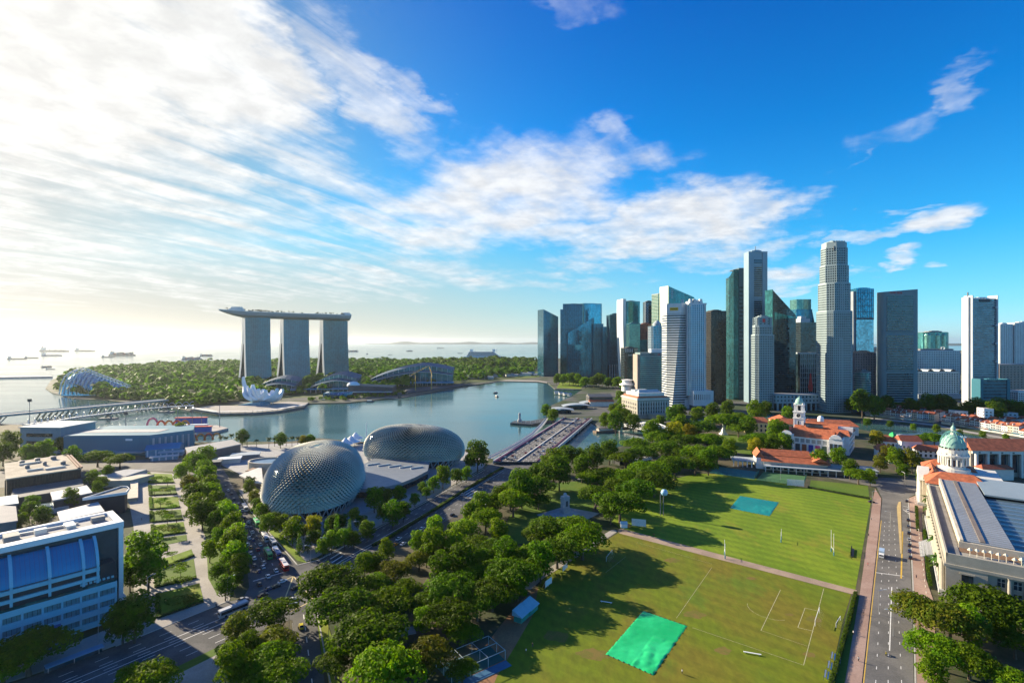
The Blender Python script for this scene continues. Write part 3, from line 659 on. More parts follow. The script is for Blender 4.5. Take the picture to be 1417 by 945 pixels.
mb = MB(); mb.prism([(0, 0), (w*.28, 0), (w*.28, 1.2), (w*.74, 1.2), (w*.74, 0), (w, 0), (w, 20), (0, 20)], 0, z); mb.build('wall', pg, t)
zz = z - 14; mb = MB(); mb2 = MB()
for a, b in ((zz - 8, zz), (zz - 70, zz - 12), (zz - 190, zz - 76), (20, zz - 196)):
    mb.box(w*.3, w*.72, .7, 1.3, a, b); q = a
    while q < b - 1: mb2.box(w*.29, w*.73, .2, 1.1, q, q + 1.3); q += 4
mb.build('window_panel', darkglass, t); mb2.build('spandrel_band', pg, t)
mb = MB(); bands(mb, rect(0, w*.27, 0, 20), 0, z, 4, .25, .12); bands(mb, rect(w*.75, w, 0, 20), 0, z, 4, .25, .12); mb.build('panel_joint', mat('joint_grey', (.20, .26, .30), .6), t)
roof_plant(t, rect(0, w, 0, 20), z, pg, 4, .5); MB().tube((w*.5, 10, z + 4), (w*.5, 10, z + 13), .5).build('mast', midgrey, t)
d = 905; t = tw('dark glass tower cut to a steep triangular peak', 1069, d, 0); zp = ZY(401, d); zq = ZY(436, d); w = wid(1069, 1104, d)
pl = [(0, 0), (w, 6), (w, 30), (-4, 18)]; shaft(t, pl, 0, zp + 2, darkglass, mat('dark_teal_band', (.02, .05, .06), .4), None, 4, .7, .15, slope=lambda x, y: zp + (zq - zp) * max(0, x) / w * 1.0)
MB().prism([(-4.5, 18), (-.5, -.5), (.6, -.4), (-3, 18)], 0, zp + .5).build('edge_blade', tealglass, t)
MB().add([(4, .25, zq - 8), (w - .3, 5.6, zq - 4), (4, .2, zp - 40)], [(0, 1, 2)]).build('reflecting_facet', tealglass, t)
d = 1250; t = tw('blue tower with a green glass crown and sloping shoulder', 1102, d, 0); w = wid(1102, 1124, d); z = ZY(428, d)
shaft(t, rect(0, w, 0, 34), 0, z, blueglass, bluefin, None, 4, .8, .2); shaft(t, rect(2, w-2, 2, 32), z, ZY(414, d), greenglass, bluefin, bluefin, 5, .5, .2, 6, .4, .3, name='crown')
MB().prism([(w, 0), (w + 13, 0), (w + 13, 34), (w, 34)], 0, z, slope=lambda x, y: z - 4 - (x - w) * 5).build('shoulder', deepglass, t)
d = 1090; t = tw('black glass tower with a pale stepped top below the green crown', 1108, d, 0); w = wid(1108, 1131, d); z = ZY(446, d)
shaft(t, rect(0, w, 0, 34), 0, z, darkglass, black, None, 4, .9, .2); MB().box(1, w*.6, 2, 20, z, z + 8).build('roof_plant', paleband, t); MB().box(3, w*.4, 4, 18, z + 8, z + 13).build('roof_turret', paleband, t)
d = 960; t = tw('glass block framed in a white grid with a red figure on its face', 1107, d, 0, name='office_block'); w = wid(1107, 1130, d); z = ZY(488, d)
shaft(t, rect(0, w, 0, 30), 0, z, darkglass, None, None); mb = MB(); mb.ring(rect(0, w, 0, 30), .8, z - 2.5, z + .4)
for k in range(9): mb.box(.3 + k*(w-1.2)/8, .9 + k*(w-1.2)/8, -.7, .1, 0, z - 2.5)
for k in range(7): mb.box(0, w, -.5, .1, z - 12 - k*9, z - 11.3 - k*9)
mb.build('white_frame', paleband, t); MB().lathe([(0, 0), (4, 1), (4.5, 10), (2.5, 22), (1, 34), (0, 36)], 10, (w*.62, -.6, 20), 1, .15).build('red_sculpture', mat('sign_red', (.6, .03, .03), .5), t)

def punched(t, poly, z0, z1, wallm, gm=None, fh=4.0, bh=1.55, bay=3.0, fw=1.05, off=.6, name='window'):
    """stone tower with a window in every bay: dark glass behind piers and spandrels"""
    MB().prism(poly, z0, z1).build('glazing', gm or darkglass, t)
    mb = MB(); bands(mb, poly, z0, z1 - .5, fh, bh, off); mb.ring(poly, off + .02, z1 - 2.2, z1)
    fins(mb, poly, z0, z1 - .02, bay, fw, off - .03); mb.build('stone_grid', wallm, t); MB().prism(offset(poly, .3), z1 - .3, z1 + .02).build('roof', concrete, t)
uobm = mat('grey_granite', (.25, .325, .345), .6, var=.07, scale=.03)
d = 850; t = tw('shorter stepped granite tower with a notched crown in front of the pale slab', 1047, d, 2, name='bank_tower'); w = wid(1047, 1073, d)
punched(t, chamfer(0, w, 0, 21, 4), 0, ZY(463, d), uobm); punched(t, chamfer(1.2, w - 2, 1.5, 19, 4), ZY(463, d), ZY(450, d), uobm); punched(t, chamfer(2.4, w - 3.4, 3, 17, 3), ZY(450, d), ZY(439, d), uobm, bay=7, fw=4)
mb = MB(); mb.box(w*.36, w*.50, 2.0, 2.5, ZY(446, d), ZY(441, d)); mb.build('emblem', mat('sign_red', (.6, .03, .03), .5), t); roof_plant(t, rect(6, w-7, 6, 15), ZY(439, d), uobm, 3, .7)
d = 818; t = tw('tallest stepped granite bank tower with turned tiers and a red emblem', 1147, d, 0, name='bank_tower'); w = wid(1147, 1181.5, d); cx, cy = w/2, 18.5
def octo(r, a): return [(cx + r*math.cos(R(a + 45*k)), cy + r*math.sin(R(a + 45*k))) for k in range(8)]
def sq(r, a, c): return [(cx + p[0], cy + p[1]) for p in [rot2(q, R(a)) for q in chamfer(-r, r, -r, r, c)]]
zs = [0, ZY(430, d), ZY(391, d), ZY(366, d), ZY(341, d)]
punched(t, sq(w*.50, 0, 6), 0, zs[1], uobm, fh=3.9, bay=3.2); punched(t, sq(w*.47, 0, 7.5), zs[1], zs[2], uobm, fh=3.9, bay=3.2)
punched(t, octo(w*.50, 22.5), zs[2], zs[3], uobm, fh=3.9, bay=3.2); punched(t, octo(w*.46, 22.5), zs[3], zs[4], uobm, fh=3.9, bay=3.2)
MB().prism(octo(w*.45, 22.5), zs[4], ZY(334, d)).build('crown_wall', uobm, t)
mb = MB(); mb.box(w*.24, w*.52, 2.9, 3.8, zs[4] - 6, zs[4] + 1); mb.build('crown_opening', darkgrey, t)
for (x0, x1, za) in ((w*.44, w*.60, zs[2] + 10), (w*.40, w*.52, 120)):
    q = rect(x0, x1, -1.5 if za < 130 else -.6, 9); punched(t, q, 0, za, uobm, fh=3.9, bay=2.6)
MB().box(w*.58, w*.70, 3.0, 3.7, ZY(341, d), ZY(336, d)).build('emblem', mat('sign_red', (.6, .03, .03), .5), t); roof_plant(t, octo(w*.36, 22.5), ZY(334, d), uobm, 2.5, .8)
d = 842; t = tw('long low granite podium bridge on columns between two granite towers', 1074, d, 1, name='podium_building', cat='building'); w = wid(1074, 1139, d)
punched(t, rect(0, w, 0, 26), 12, ZY(546, d), uobm, fh=6, bh=3.2, bay=6, fw=3); mb = MB()
for k in range(10): mb.box(2 + k*(w-6)/9, 4.2 + k*(w-6)/9, 0, 2.2, 0, 12)
mb.build('column', uobm, t); MB().box(4, w - 2, 8, 25, 0, 12).build('lobby', darkglass, t)

# --- the landward towers
d = 1150; t = tw('sky blue glass tower in two tiers behind the brown curved block', 1185, d, 0); w = wid(1185, 1209, d); z = ZY(400, d); zm = ZY(441, d)
shaft(t, rect(0, w, 0, 20), 0, zm - 2, paleblueglass, bluefin, None, 4.2, .4, .15); MB().box(-.3, w+.3, -.3, 36, zm - 2, zm + 1).build('belt', darkgrey, t)
shaft(t, rect(0, w, 0, 20), zm + 1, z, blueglass, bluefin, bluefin, 14, 1.5, .25, 5, .7, .4, name='upper_glazing'); MB().box(-5, 0, 3, 20, 0, z - 5).build('core_wall', stoneband, t); roof_plant(t, rect(0, w, 0, 20), z, blueglass, 3, .7)
d = 905; t = tw('brown granite block with square windows beside the curved bank slab', 1183, d, 0, name='office_block'); w = wid(1183, 1211, d); punched(t, rect(0, w, 0, 16), 0, ZY(488, d), mat('brown_granite', (.24, .20, .21), .7, var=.1), fh=4.4, bh=2.4, bay=4.4, fw=2.4)
roof_plant(t, rect(0, w, 0, 16), ZY(488, d), warmstone, 3, .6)
d = 858; t = tw('low round glass office drum at the foot of the brown block', 1193, d + 9, 0, name='office_drum', cat='office building'); r_ = wid(1183, 1203, d) / 2
pl = [(r_*math.cos(2*math.pi*k/24), r_*math.sin(2*math.pi*k/24)) for k in range(24)]; shaft(t, pl, 0, ZY(515, d), tealglass, stoneband, None, 3.8, 1.5, .35); roof_plant(t, pl, ZY(515, d), midgrey, 3, .5)
d = 862; t = tw('broad concrete slab tower with rounded ends and three banks of windows', 1221, d, 0, name='bank_tower'); w = wid(1221, 1273, d); z = ZY(404, d)
ocm = mat('buff_concrete', (.17, .235, .255), .7, var=.05, scale=.03)
MB().prism(rounded(0, w, 0, 18, 7, 8), 0, z, slope=lambda x, y: z + 5 * x / w).build('wall', ocm, t)
mb = MB(); mb2 = MB(); mb3 = MB()
for a, b in ((409.5, 458), (464.5, 513), (517, 563)):
    z1, z0 = ZY(a, d), ZY(b, d); mb.box(w*.12, w*.82, -.5, .3, z0, z1); mb3.ring(rect(w*.12, w*.82, -.9, .1), .6, z1, z1 + .8); q = z0; n = 14; hh = (z1 - z0) / n
    for i in range(n): mb2.box(w*.115, w*.825, -1.5, -.3, z0 + i*hh, z0 + i*hh + hh*.42)
mb.build('window_panel', darkglass, t); mb2.build('spandrel_band', ocm, t); text('OCBC Bank', 4.2, mat('sign_red', (.6, .03, .03), .5), t, (w*.36, -.2, z - 1.5), ext=.2)
d = 1500; t = tw('dark slab partly hidden behind the broad concrete bank tower', 1273, d, 0, name='office_block'); shaft(t, rect(0, wid(1273, 1282, d), 0, 30), 0, ZY(461, d), darkglass, black, None, 4, 1, .2)
d = 1450; t = tw('green glass block with rounded bays and white rooftop letters before it', 1281, d, 0, name='office_block'); w = wid(1281, 1317, d); z = ZY(460, d)
shaft(t, rounded(0, w, 0, 40, 16, 6), 0, z, tealglass, bluefin, None, 4, .7, .2); mb = MB()
for xx in (8, 34, 52): mb.lathe([(7, 0), (7, z - 8), (4, z - 3), (0, z - 2)], 12, (xx, 3, 0))
mb.build('rounded_bay', greenglass, t); roof_plant(t, rect(6, w-6, 6, 34), z, midgrey, 4, .6)
d = 1180; t = tw('long white gridded block behind the shophouses, with letters on its roof', 1270, d, 0, name='office_block'); w = wid(1270, 1328, d); z = ZY(485, d)
punched(t, rect(0, w, 0, 30), 0, z, whitestone, greyglass, 4, 1.4, 4, 1.0); text('K2', 9, white, t, (wid(1270, 1306, d), 2, z + 5), ext=.4); MB().box(10, w-10, 5, 25, z, z + 4).build('roof_plant', midgrey, t)
d = 1030; t = tw('cream arcaded block with curved roof lights behind the riverside trees', 1268, d, 0, name='office_block'); w = wid(1268, 1326, d); z = ZY(514, d)
punched(t, rect(0, w, 0, 26), 0, z, offwhite, darkglass, 4.5, 2.0, 5, 2.2); mb = MB()
for k in range(4):
    xx = 8 + k*(w-16)/3; mb.add([(xx + 6*math.cos(a), y, z + 4*math.sin(a)) for y in (2, 24) for a in [math.pi*i/8 for i in range(9)]], [(i, i+1, 10+i, 9+i) for i in range(8)])
mb.build('vaulted_roof', paleband, t); MB().box(-2, w*1.0, -12, 0, 0, ZY(545, d)).build('low_wing', stoneband, t)
d = 900; t = tw('pale grey tower between two tall white fins on the river bend', 1345, d, 0, name='office_tower'); w = wid(1345, 1378, d); z = ZY(414, d)
shaft(t, rect(0, w, 0, 16), 0, z, greyglass, stoneband, None, 4.1, 1.9, .45); mb = MB(); mb.box(-2, 0, -3, 14, 0, ZY(409, d)); mb.box(-5, -2, 2, 15, 0, ZY(411, d)); mb.build('white_fin', whitestone, t)
mb = MB(); mb.box(w, w + 1.6, -3, 16, 0, ZY(409, d)); mb.box(w + 1.6, w + 4, 2, 15, 0, ZY(412, d)); mb.build('white_fin', whitestone, t)
mb = MB()
for k in range(5): mb.lathe([(0, -2), (2, -1.5), (2, 1.5), (0, 2)], 10, (w - 1, -3, z - 15 - k*32))
mb.build('sky_garden_lamp', white, t); MB().box(w*.3, w*.75, -.9, 0, z - 5, z).build('roof_sign_wall', darkgrey, t); roof_plant(t, rect(0, w, 0, 16), z, whitestone, 3, .6); MB().tube((-2, 6, ZY(410, d)), (-2, 6, ZY(404, d)), 1.0).build('mast', midgrey, t)
d = 852; t = tw('low banded office block at the foot of the finned grey tower', 1356, d, 0, name='office_block'); w = wid(1356, 1397, d); z = ZY(526, d)
shaft(t, rect(5, w-5, 0, 16), 0, z, greyglass, bluefin, None, 5.5, 2.3, .3); MB().box(0, 5, -1, 16, 0, z + 2).build('side_wall', bluefin, t); MB().box(w-5, w, -1, 16, 0, z + 2).build('side_wall', bluefin, t); roof_plant(t, rect(5, w-5, 0, 16), z, bluefin, 2, .4)
for lab, a, b, pt in (('white residential tower of narrow vertical strips beside the finned grey tower', 1384, 1401, 449), ('white residential tower of vertical strips furthest upriver', 1404, 1440, 447)):
    d = 1520; t = tw(lab, a, d, 0, 'apartment tower', 'apartment_tower', 'white apartment towers upriver'); w = wid(a, b, d); punched(t, rect(0, w, 0, 24), 0, ZY(pt, d), whitestone, greyglass, 3.4, .9, 5, 3.0)
    roof_plant(t, rect(0, w, 0, 24), ZY(pt, d), whitestone, 4, .5)
d = 1010; t = tw('brown flat-topped block below the white residential towers', 1382, d, 0, name='office_block'); w = wid(1382, 1450, d); punched(t, rect(0, w, 0, 30), 0, ZY(504, d), warmstone, darkglass, 5, 3.0, 7, 4.0)
d = 880; t = tw('small white block with balconies at the river bend', 1409, d, 0, name='office_block'); w = wid(1409, 1450, d); punched(t, rect(0, w, 0, 20), 0, ZY(541, d), whitestone, darkglass, 3.6, 1.6, 4, 1.0)
# lower city roofs between and behind the towers
rr = random.Random(3)
for k in range(34):
    d = rr.uniform(1700, 3000); px = rr.uniform(1010, 1500); w = rr.uniform(30, 70); h = rr.uniform(25, 95) * (1.0 if px > 1270 else 1.2)
    wm, desc = rr.choice([(offwhite, 'pale'), (stoneband, 'grey'), (warmstone, 'brown'), (whitestone, 'white')])
    t = thing('city_block', f'{desc} city block far behind the tower district, {ORD[k]} of the hazy blocks', 'building', (PX(px, d), d, 0), R(rr.uniform(-20, 20)), 'hazy city blocks behind the towers')
    pl = rect(0, w, 0, 30); MB().prism(pl, 0, h).build('wall', wm, t); mb = MB(); bands(mb, pl, 2, h, 4, 1.8, -.0 + .15); mb.build('window_band', darkglass, t)

# ---------------------------------------------------------------- the three-tower hotel, museum and bayfront halls
mbsglass = glass('hotel_glass', (.012, .14, .19), (4, 4, 3.4), .45, .12, .22)
mbslit = glass('hotel_glass_lit', (.03, .14, .20), (4, 4, 3.4), .45, .14, .3)  # lighter reflections on two towers put into the glass tint
hotelwhite = mat('hotel_white', (.58, .60, .61), .5, var=.06)
def hotel_tower(label, pl, pr, pleft, pbase, d, ptop, gm):
    """broad glass slab with a flared second leg behind it; the narrow end shows both legs"""
    ro = R(50); t = thing('hotel_tower', label, 'hotel tower', (PX(pl, d), d, 0), ro, 'three hotel towers under the sky park'); z = ZY(ptop, d)
    k_ = (pr - CX) / F; w = (k_ * d - PX(pl, d)) / (math.cos(ro) - k_ * math.sin(ro)); N = 20
    def west(s): return 1.6 * (1 - s) ** 2 * 6           # slight lean of the front slab
    def east(s): return 20 + 26 * (1 - s) ** 2.2
    ga = MB(); ed = MB(); bd = MB()
    for i in range(N):
        a, b = i/N, (i+1)/N; za, zb = z*a, z*b; ya, yb = -west(a), -west(b)
        ga.add([(.8, ya, za), (w - .8, ya, za), (w - .8, yb, zb), (.8, yb, zb)], [(0, 1, 2, 3)])
        for (x0, x1) in ((0, .8), (w - .8, w)):
            th = 9.5; ed.add([(x0, ya - .6, za), (x1, ya - .6, za), (x1, ya + th, za), (x0, ya + th, za), (x0, yb - .6, zb), (x1, yb - .6, zb), (x1, yb + th, zb), (x0, yb + th, zb)], [(0,1,5,4),(1,2,6,5),(2,3,7,6),(3,0,4,7)])
            e0, e1 = east(a), east(b); ed.add([(x0, e0 - 10, za), (x1, e0 - 10, za), (x1, e0, za), (x0, e0, za), (x0, e1 - 10, zb), (x1, e1 - 10, zb), (x1, e1, zb), (x0, e1, zb)], [(0,1,5,4),(1,2,6,5),(2,3,7,6),(3,0,4,7)])
        ga.add([(w, east(a), za), (0, east(a), za), (0, east(b), zb), (w, east(b), zb)], [(0, 1, 2, 3)])
        if b > .62: ed.add([(.4, 8, za), (.4, 8, zb), (.4, 12, zb), (.4, 12, za)], [(0, 1, 2, 3)])
    ga.add([(0, 0, z), (w, 0, z), (w, 20, z), (0, 20, z)], [(0, 1, 2, 3)])
    nfl = 54
    for i in range(nfl):
        s = (i + .5) / nfl; y = -west(s); zz = z * s; bd.box(.8, w - .8, y - .7, y + .2, zz, zz + .7)
    for k in range(15):
        for i in range(N):
            a, b = i/N, (i+1)/N; x = .8 + (w - 1.6) * k / 14; bd.quad((x - .25, -west(a) - .75, z*a), (x + .25, -west(a) - .75, z*a), (x + .25, -west(b) - .75, z*b), (x - .25, -west(b) - .75, z*b))
    ga.build('glazing', gm, t); ed.build('end_wall', hotelwhite, t); bd.build('balcony_slab', mat('hotel_slab', (.04, .14, .18), .6, var=.1), t)
    MB().box(3, w - 3, 3, 17, z, z + 6).build('neck', greenglass, t)
    return t, w, z
tA = hotel_tower('nearest hotel tower at the pointed end of the sky park', 339, 374, 325, 533, 1330, 438.5, mbsglass)
tB = hotel_tower('middle hotel tower of the three under the sky park', 392, 427.5, 383, 528, 1440, 441, mbslit)
tC = hotel_tower('hotel tower at the blunt end of the sky park', 447, 481, 441, 524, 1540, 443, mbslit)
# the boat-shaped deck: stations along its length, in metres
def sky_park():
    pts = [(300, 431.5, 1285), (306, 432, 1290), (318, 433, 1302), (335, 434.5, 1325), (365, 436, 1375), (400, 437.3, 1440), (440, 438.5, 1515), (470, 439.5, 1570), (481, 440, 1590), (484, 439, 1594)]
    wd = [1.5, 9, 20, 32, 38, 39, 38, 36, 30, 16]
    t = thing('sky_park', 'long boat-shaped roof deck lying across the three hotel towers', 'roof deck', (PX(400, 1440), 1440, ZY(437, 1440)))
    O = t.location; cs = [Vector((PX(p, d), d + 8, ZY(q - 3.2, d))) - O for p, q, d in pts]
    mb = MB(); tr = MB(); n = len(cs); K = 9
    for i in range(n):
        a = cs[max(0, i-1)]; b = cs[min(n-1, i+1)]; dv = (b - a); dv.z = 0; dv.normalize(); nr = Vector((dv.y, -dv.x, 0)); h = 15 * min(1, wd[i] / 30) + 1
        ring = [cs[i] + nr * (wd[i]/2 * math.cos(math.pi*k/(K-1))) + Vector((0, 0, -h * math.sin(math.pi*k/(K-1)) ** .7)) for k in range(K)]
        o = len(mb.v); mb.v += [tuple(p) for p in ring]
        if i:
            for k in range(K - 1): mb.f.append((o - K + k, o + k, o + k + 1, o - K + k + 1)); mb.k.append(0)
            mb.f.append((o - K, o - 1, o + K - 1, o)); mb.k.append(0)
            p = nr * (wd[i]/2); tr.bar(last[0] + Vector((0, 0, .8)), cs[i] + p + Vector((0, 0, .8)), .8, 1.8); tr.bar(last[1] + Vector((0, 0, .8)), cs[i] - p + Vector((0, 0, .8)), .8, 1.8)
        last = (cs[i] + nr * (wd[i]/2), cs[i] - nr * (wd[i]/2))
    mb.f.append(tuple(range(len(mb.v) - K, len(mb.v)))); mb.k.append(0)
    mb.build('hull', mat('deck_hull', (.24, .28, .31), .5, .3, var=.05), t); tr.build('parapet', hotelwhite, t)
    for f, s, hh in ((.27, 17, 11), (.86, 13, 9)):
        i = f * (n - 1); a = cs[int(i)].lerp(cs[int(i) + 1], i % 1); b = MB(); b.box(a.x - s, a.x + s, a.y - 8, a.y + 8, a.z, a.z + hh * .6); b.box(a.x - s*.7, a.x + s*.7, a.y - 7, a.y + 7, a.z + hh*.6, a.z + hh); b.build('roof_pavilion', hotelwhite, t)
    g = MB(); r = random.Random(2)
    for k in range(60):
        f = r.choice((r.uniform(.33, .52), r.uniform(.66, .84), r.uniform(.2, .9))); i = f * (n - 1); a = cs[int(i)].lerp(cs[int(i)+1], i % 1); x, y, s = a.x + r.uniform(-6, 6), a.y + r.uniform(-12, 6), r.uniform(2.4, 5.5)
        g.tube((x, y, a.z), (x, y, a.z + s), .3, n=4)
        for q in range(14): 
            c = Vector((x, y, a.z + s)) + Vector((r.gauss(0, 1.5), r.gauss(0, 1.5), r.gauss(.8, .9))); u = Vector((r.gauss(0, 1), r.gauss(0, 1), r.gauss(0, 1))).normalized(); v = u.orthogonal().normalized()
            g.quad(c - u, c - v, c + u, c + v)
    o = g.build('roof_garden', mat('deck_plants', (.03, .05, .02), .9, var=.3), t); o['kind'] = 'stuff'
    return t
sky_park()

# lotus-shaped museum: upright petals of unequal length around a bowl
def lotus():
    d = DB(560); t = thing('lotus_museum', 'white lotus-shaped museum of upcurved petals on the water edge', 'museum', (PX(366, d), d, 0)); sc = d / F
    petals = [(176, 1.0, 34), (150, .86, 20), (205, .62, 20), (120, .6, 12), (235, .45, 18), (85, .62, 10), (45, .72, 12), (15, .75, 14), (-20, .70, 16), (-60, .48, 14), (265, .4, 16)]
    for az, ln, ht in petals:
        a = R(az); u = Vector((math.cos(a), math.sin(a), 0)); v = Vector((-u.y, u.x, 0)); mb = MB(); N = 10; inner = MB()
        L = 27 * sc * ln; ht = ht * sc * .85
        for i in range(N + 1):
            s = i / N; r_ = 6 + L * math.sin(s * 1.45) ; z = 9 + (ht) * (s ** 2.3) + 2 * s; wv = (4 + 14 * math.sin(min(1, s * 1.15 + .12) * math.pi) ** .8 * ln + 4 * (1 - s)) * (1 if s < .999 else .75)
            th = 5.5 * (1 - .5 * s); c = u * r_ + Vector((0, 0, z)); up = Vector((-u.x * .75 * s, -u.y * .75 * s, 1)).normalized()
            mb.v += [tuple(c - v * wv), tuple(c + v * wv), tuple(c + v * wv * .9 + up * th), tuple(c - v * wv * .9 + up * th), tuple(c - up * wv * .38)]
            if i:
                o = (i - 1) * 5
                for (p, q) in ((1, 2), (2, 3), (3, 0), (0, 4), (4, 1)): mb.f.append((o + p, o + q, o + 5 + q, o + 5 + p)); mb.k.append(0)
        o = N * 5; mb.f.append((o, o + 4, o + 1, o + 2, o + 3)); mb.k.append(0)
        mb.build('petal', white, t)
        e = u * (6 + L * math.sin(1.45)) * 1.004 ; zt = 9 + ht + 2
    MB().lathe([(7, 4), (15, 9), (17, 15), (6, 17), (0, 17)], 20).build('bowl', white, t, True)
    mb = MB()
    for k in range(14): a = 2*math.pi*k/14; mb.bar((15*math.cos(a), 15*math.sin(a), 0), (12*math.cos(a+.25), 12*math.sin(a+.25), 10), .7)
    mb.build('lattice_leg', white, t)
    MB().prism([(-38, -18), (6, -26), (14, -8), (-30, 4)], 0, 9, slope=lambda x, y: 2 + max(0, x + 38) * .14).build('entrance_wing', mat('museum_blue', (.05, .22, .33), .4), t)
lotus()
struct(MB().prism(W([(262, 567.5), (300, 573.5), (350, 572.5), (385, 569.5), (420, 563.5), (427, 557.5), (400, 556), (330, 562), (290, 562)]), 0, 1.2).build('promenade', paving))
mb = MB(); w_ = W([(264, 567), (300, 572.8), (350, 571.8), (385, 568.8), (420, 562.8)])
for a, b in zip(w_[:-1], w_[1:]): mb.bar((*a, 3.6), (*b, 3.6), 9, .5); 
for a, b in zip(w_[:-1], w_[1:]):
    for k in range(5): p = lerp(a, b, k/5); mb.box(p[0]-.3, p[0]+.3, p[1]-2, p[1]-1.4, 1, 3.5)
tag(mb.build('canopy_walk', offwhite), 'curved white promenade canopy round the lotus museum', 'canopy')

def wave_hall(label, pl, pr, d, pbase, ptop, D, ribs, rot=0, roofm=None):
    """long bayfront hall: roof of stepped shells that climbs to one side, glass front, deep canopy"""
    t = thing('bayfront_hall', label, 'hall', (PX(pl, d), d, 0), R(rot), 'wave-roofed bayfront halls'); w = wid(pl, pr, d); z = ZY(ptop, d) ; zb = 9
    f = lambda s: zb + (z - zb) * (math.sin(min(1, s * 1.25) * math.pi * .5) ** .8) * (1 - .32 * max(0, (s - .62) / .38) ** 1.4)
    mb = MB(); gl = MB(); mu = MB()
    for i in range(ribs):
        a, b = i / ribs, (i + 1) / ribs; za, zb_ = f(a), f(b)
        mb.add([(w*a, -16, za*.72 - 1.1), (w*b + 1.2, -16, zb_*.72 - 1.1), (w*b + 1.2, D, zb_ + 5), (w*a, D, za + 5), (w*a, -16, za*.72 - 2), (w*b + 1.2, -16, zb_*.72 - 2), (w*b + 1.2, D, zb_ + 3), (w*a, D, za + 3)], [(0,1,2,3),(4,5,1,0),(5,6,2,1),(3,7,4,0),(7,6,5,4)])
        gl.quad((w*a, 0, 0), (w*b, 0, 0), (w*b, 0, zb_ - .3), (w*a, 0, za - .3)); mu.box(w*a - .4, w*a + .4, -.5, .2, 0, za)
    gl.quad((0, D - 1, 0), (0, 0, 0), (0, 0, f(0)), (0, D - 1, f(0))); gl.quad((w, 0, 0), (w, D - 1, 0), (w, D - 1, f(1)), (w, 0, f(1)))
    mb.build('roof_shell', roofm or mat('hall_roof', (.07, .11, .15), .5, .2, var=.1), t); gl.build('glazing', mbsglass, t); mu.build('mullion', paleband, t)
    e = MB()
    for i in range(ribs): e.bar((w*i/ribs, -16.3, f(i/ribs)*.72 - 1.4), (w*(i+1)/ribs, -16.3, f((i+1)/ribs)*.72 - 1.4), .9)
    e.build('eaves_edge', hotelwhite, t)
    k = MB(); k.box(2, w + 3, -26, 0, 8.5, 10.5); k.build('promenade_canopy', mat('canopy_blue', (.14, .36, .52), .4, var=.06), t); 
    for i in range(int(w / 12)): MB().box(4 + i*12, 4.8 + i*12, -24, -23.2, 0, 8.5).build('canopy_column', paleband, t)
wave_hall('small wave-roofed hall behind the lotus museum', 349, 408, DB(545), 545, 523, 40, 9, 6)
wave_hall('wave-roofed theatre hall below the blunt end of the sky park', 424, 492, DB(543), 543, 517.5, 50, 11, 4)
wave_hall('long wave-roofed convention hall beside the empty bayfront plot', 506, 626, DB(534), 534, 505, 70, 16, 4)
d = DB(551); t = thing('glass_pavilion', 'low crystal-shaped glass pavilion standing in the bay', 'pavilion', (PX(447, d), d, -1)); mb = MB(); mb.prism([(0, 0), (34, -4), (58, 6), (54, 22), (4, 18)], 0, 16, slope=lambda x, y: 11 + 5 * math.sin(x * .12)); mb.build('glazing', blueglass, t)
mb = MB()
for x in range(0, 56, 9): mb.bar((x, -1.5 if x < 30 else 2, 0), (x + 5, -1 if x < 30 else 2, 12), .5)
mb.build('frame', paleband, t); MB().prism([(-6, -8), (66, -10), (66, 26), (-6, 24)], -1, 1).build('pontoon', concrete, t)
d = DB(546); t = thing('mall_block', 'dark low mall block between the crystal pavilion and convention hall', 'building', (PX(482, d), d, 0)); mb = MB(); mb.prism([(0, 0), (95, 6), (90, 60), (0, 50)], 0, 20, slope=lambda x, y: 20 - x*.05); mb.build('wall', mat('mall_wall', (.07, .06, .065), .6, var=.3, scale=.1), t); MB().lathe([(14, 0), (13, 4), (8, 8), (0, 10)], 16, (6, 16, 18)).build('roof_dome', white, t)
MB().box(-2, 96, -14, 0, 6, 7.2).build('canopy', paleband, t)
def crane(label, px, py, h, jib, rot):
    x, y = G(px, py); t = thing('tower_crane', label, 'crane', (x, y, 0), rot, 'cranes on the bayfront plot'); cm = mat('crane_yellow', (.5, .33, .06), .5)
    MB().bar((0, 0, 0), (0, 0, h), 1.6).build('mast', cm, t); mb = MB(); mb.bar((-12, 0, h), (jib*.8, 0, h + jib*.55), 1.1); mb.bar((0, 0, h), (-5, 0, h + 9), .8); mb.bar((-5, 0, h + 9), (jib*.8, 0, h + jib*.55), .3); mb.build('jib', cm, t); MB().box(-13, -9, -1.5, 1.5, h - 2, h + 1).build('counterweight', midgrey, t)
crane('yellow crane with raised jib on the bayfront plot, nearer the hall', 575, 541, 36, 40, .4); crane('yellow crane on the bayfront plot beside the jetty', 597, 540, 34, 36, 1.9)
struct(slab('building_plot', W([(565, 545), (640, 534.5), (642, 531), (560, 539)]), 0, 2, mat('plot_earth', (.07, .07, .075), .9, var=.3, scale=.03)))
t = thing('jetty', 'thin dark jetty with a hut reaching into the bay', 'jetty', (*G(520, 553), 0)); mb = MB(); a = Vector(G(515, 551)) - Vector(G(520, 553)); b = Vector(G(553, 551.5)) - Vector(G(520, 553)); mb.bar((*a, .6), (*b, .6), 4, .8); mb.build('deck', midgrey, t); mb = MB(); mb.box(b.x - 3, b.x + 3, b.y - 3, b.y + 3, 0, 9); mb.gable(b.x - 4, b.x + 4, b.y - 4, b.y + 4, 9, 12); mb.build('hut', darkgrey, t)
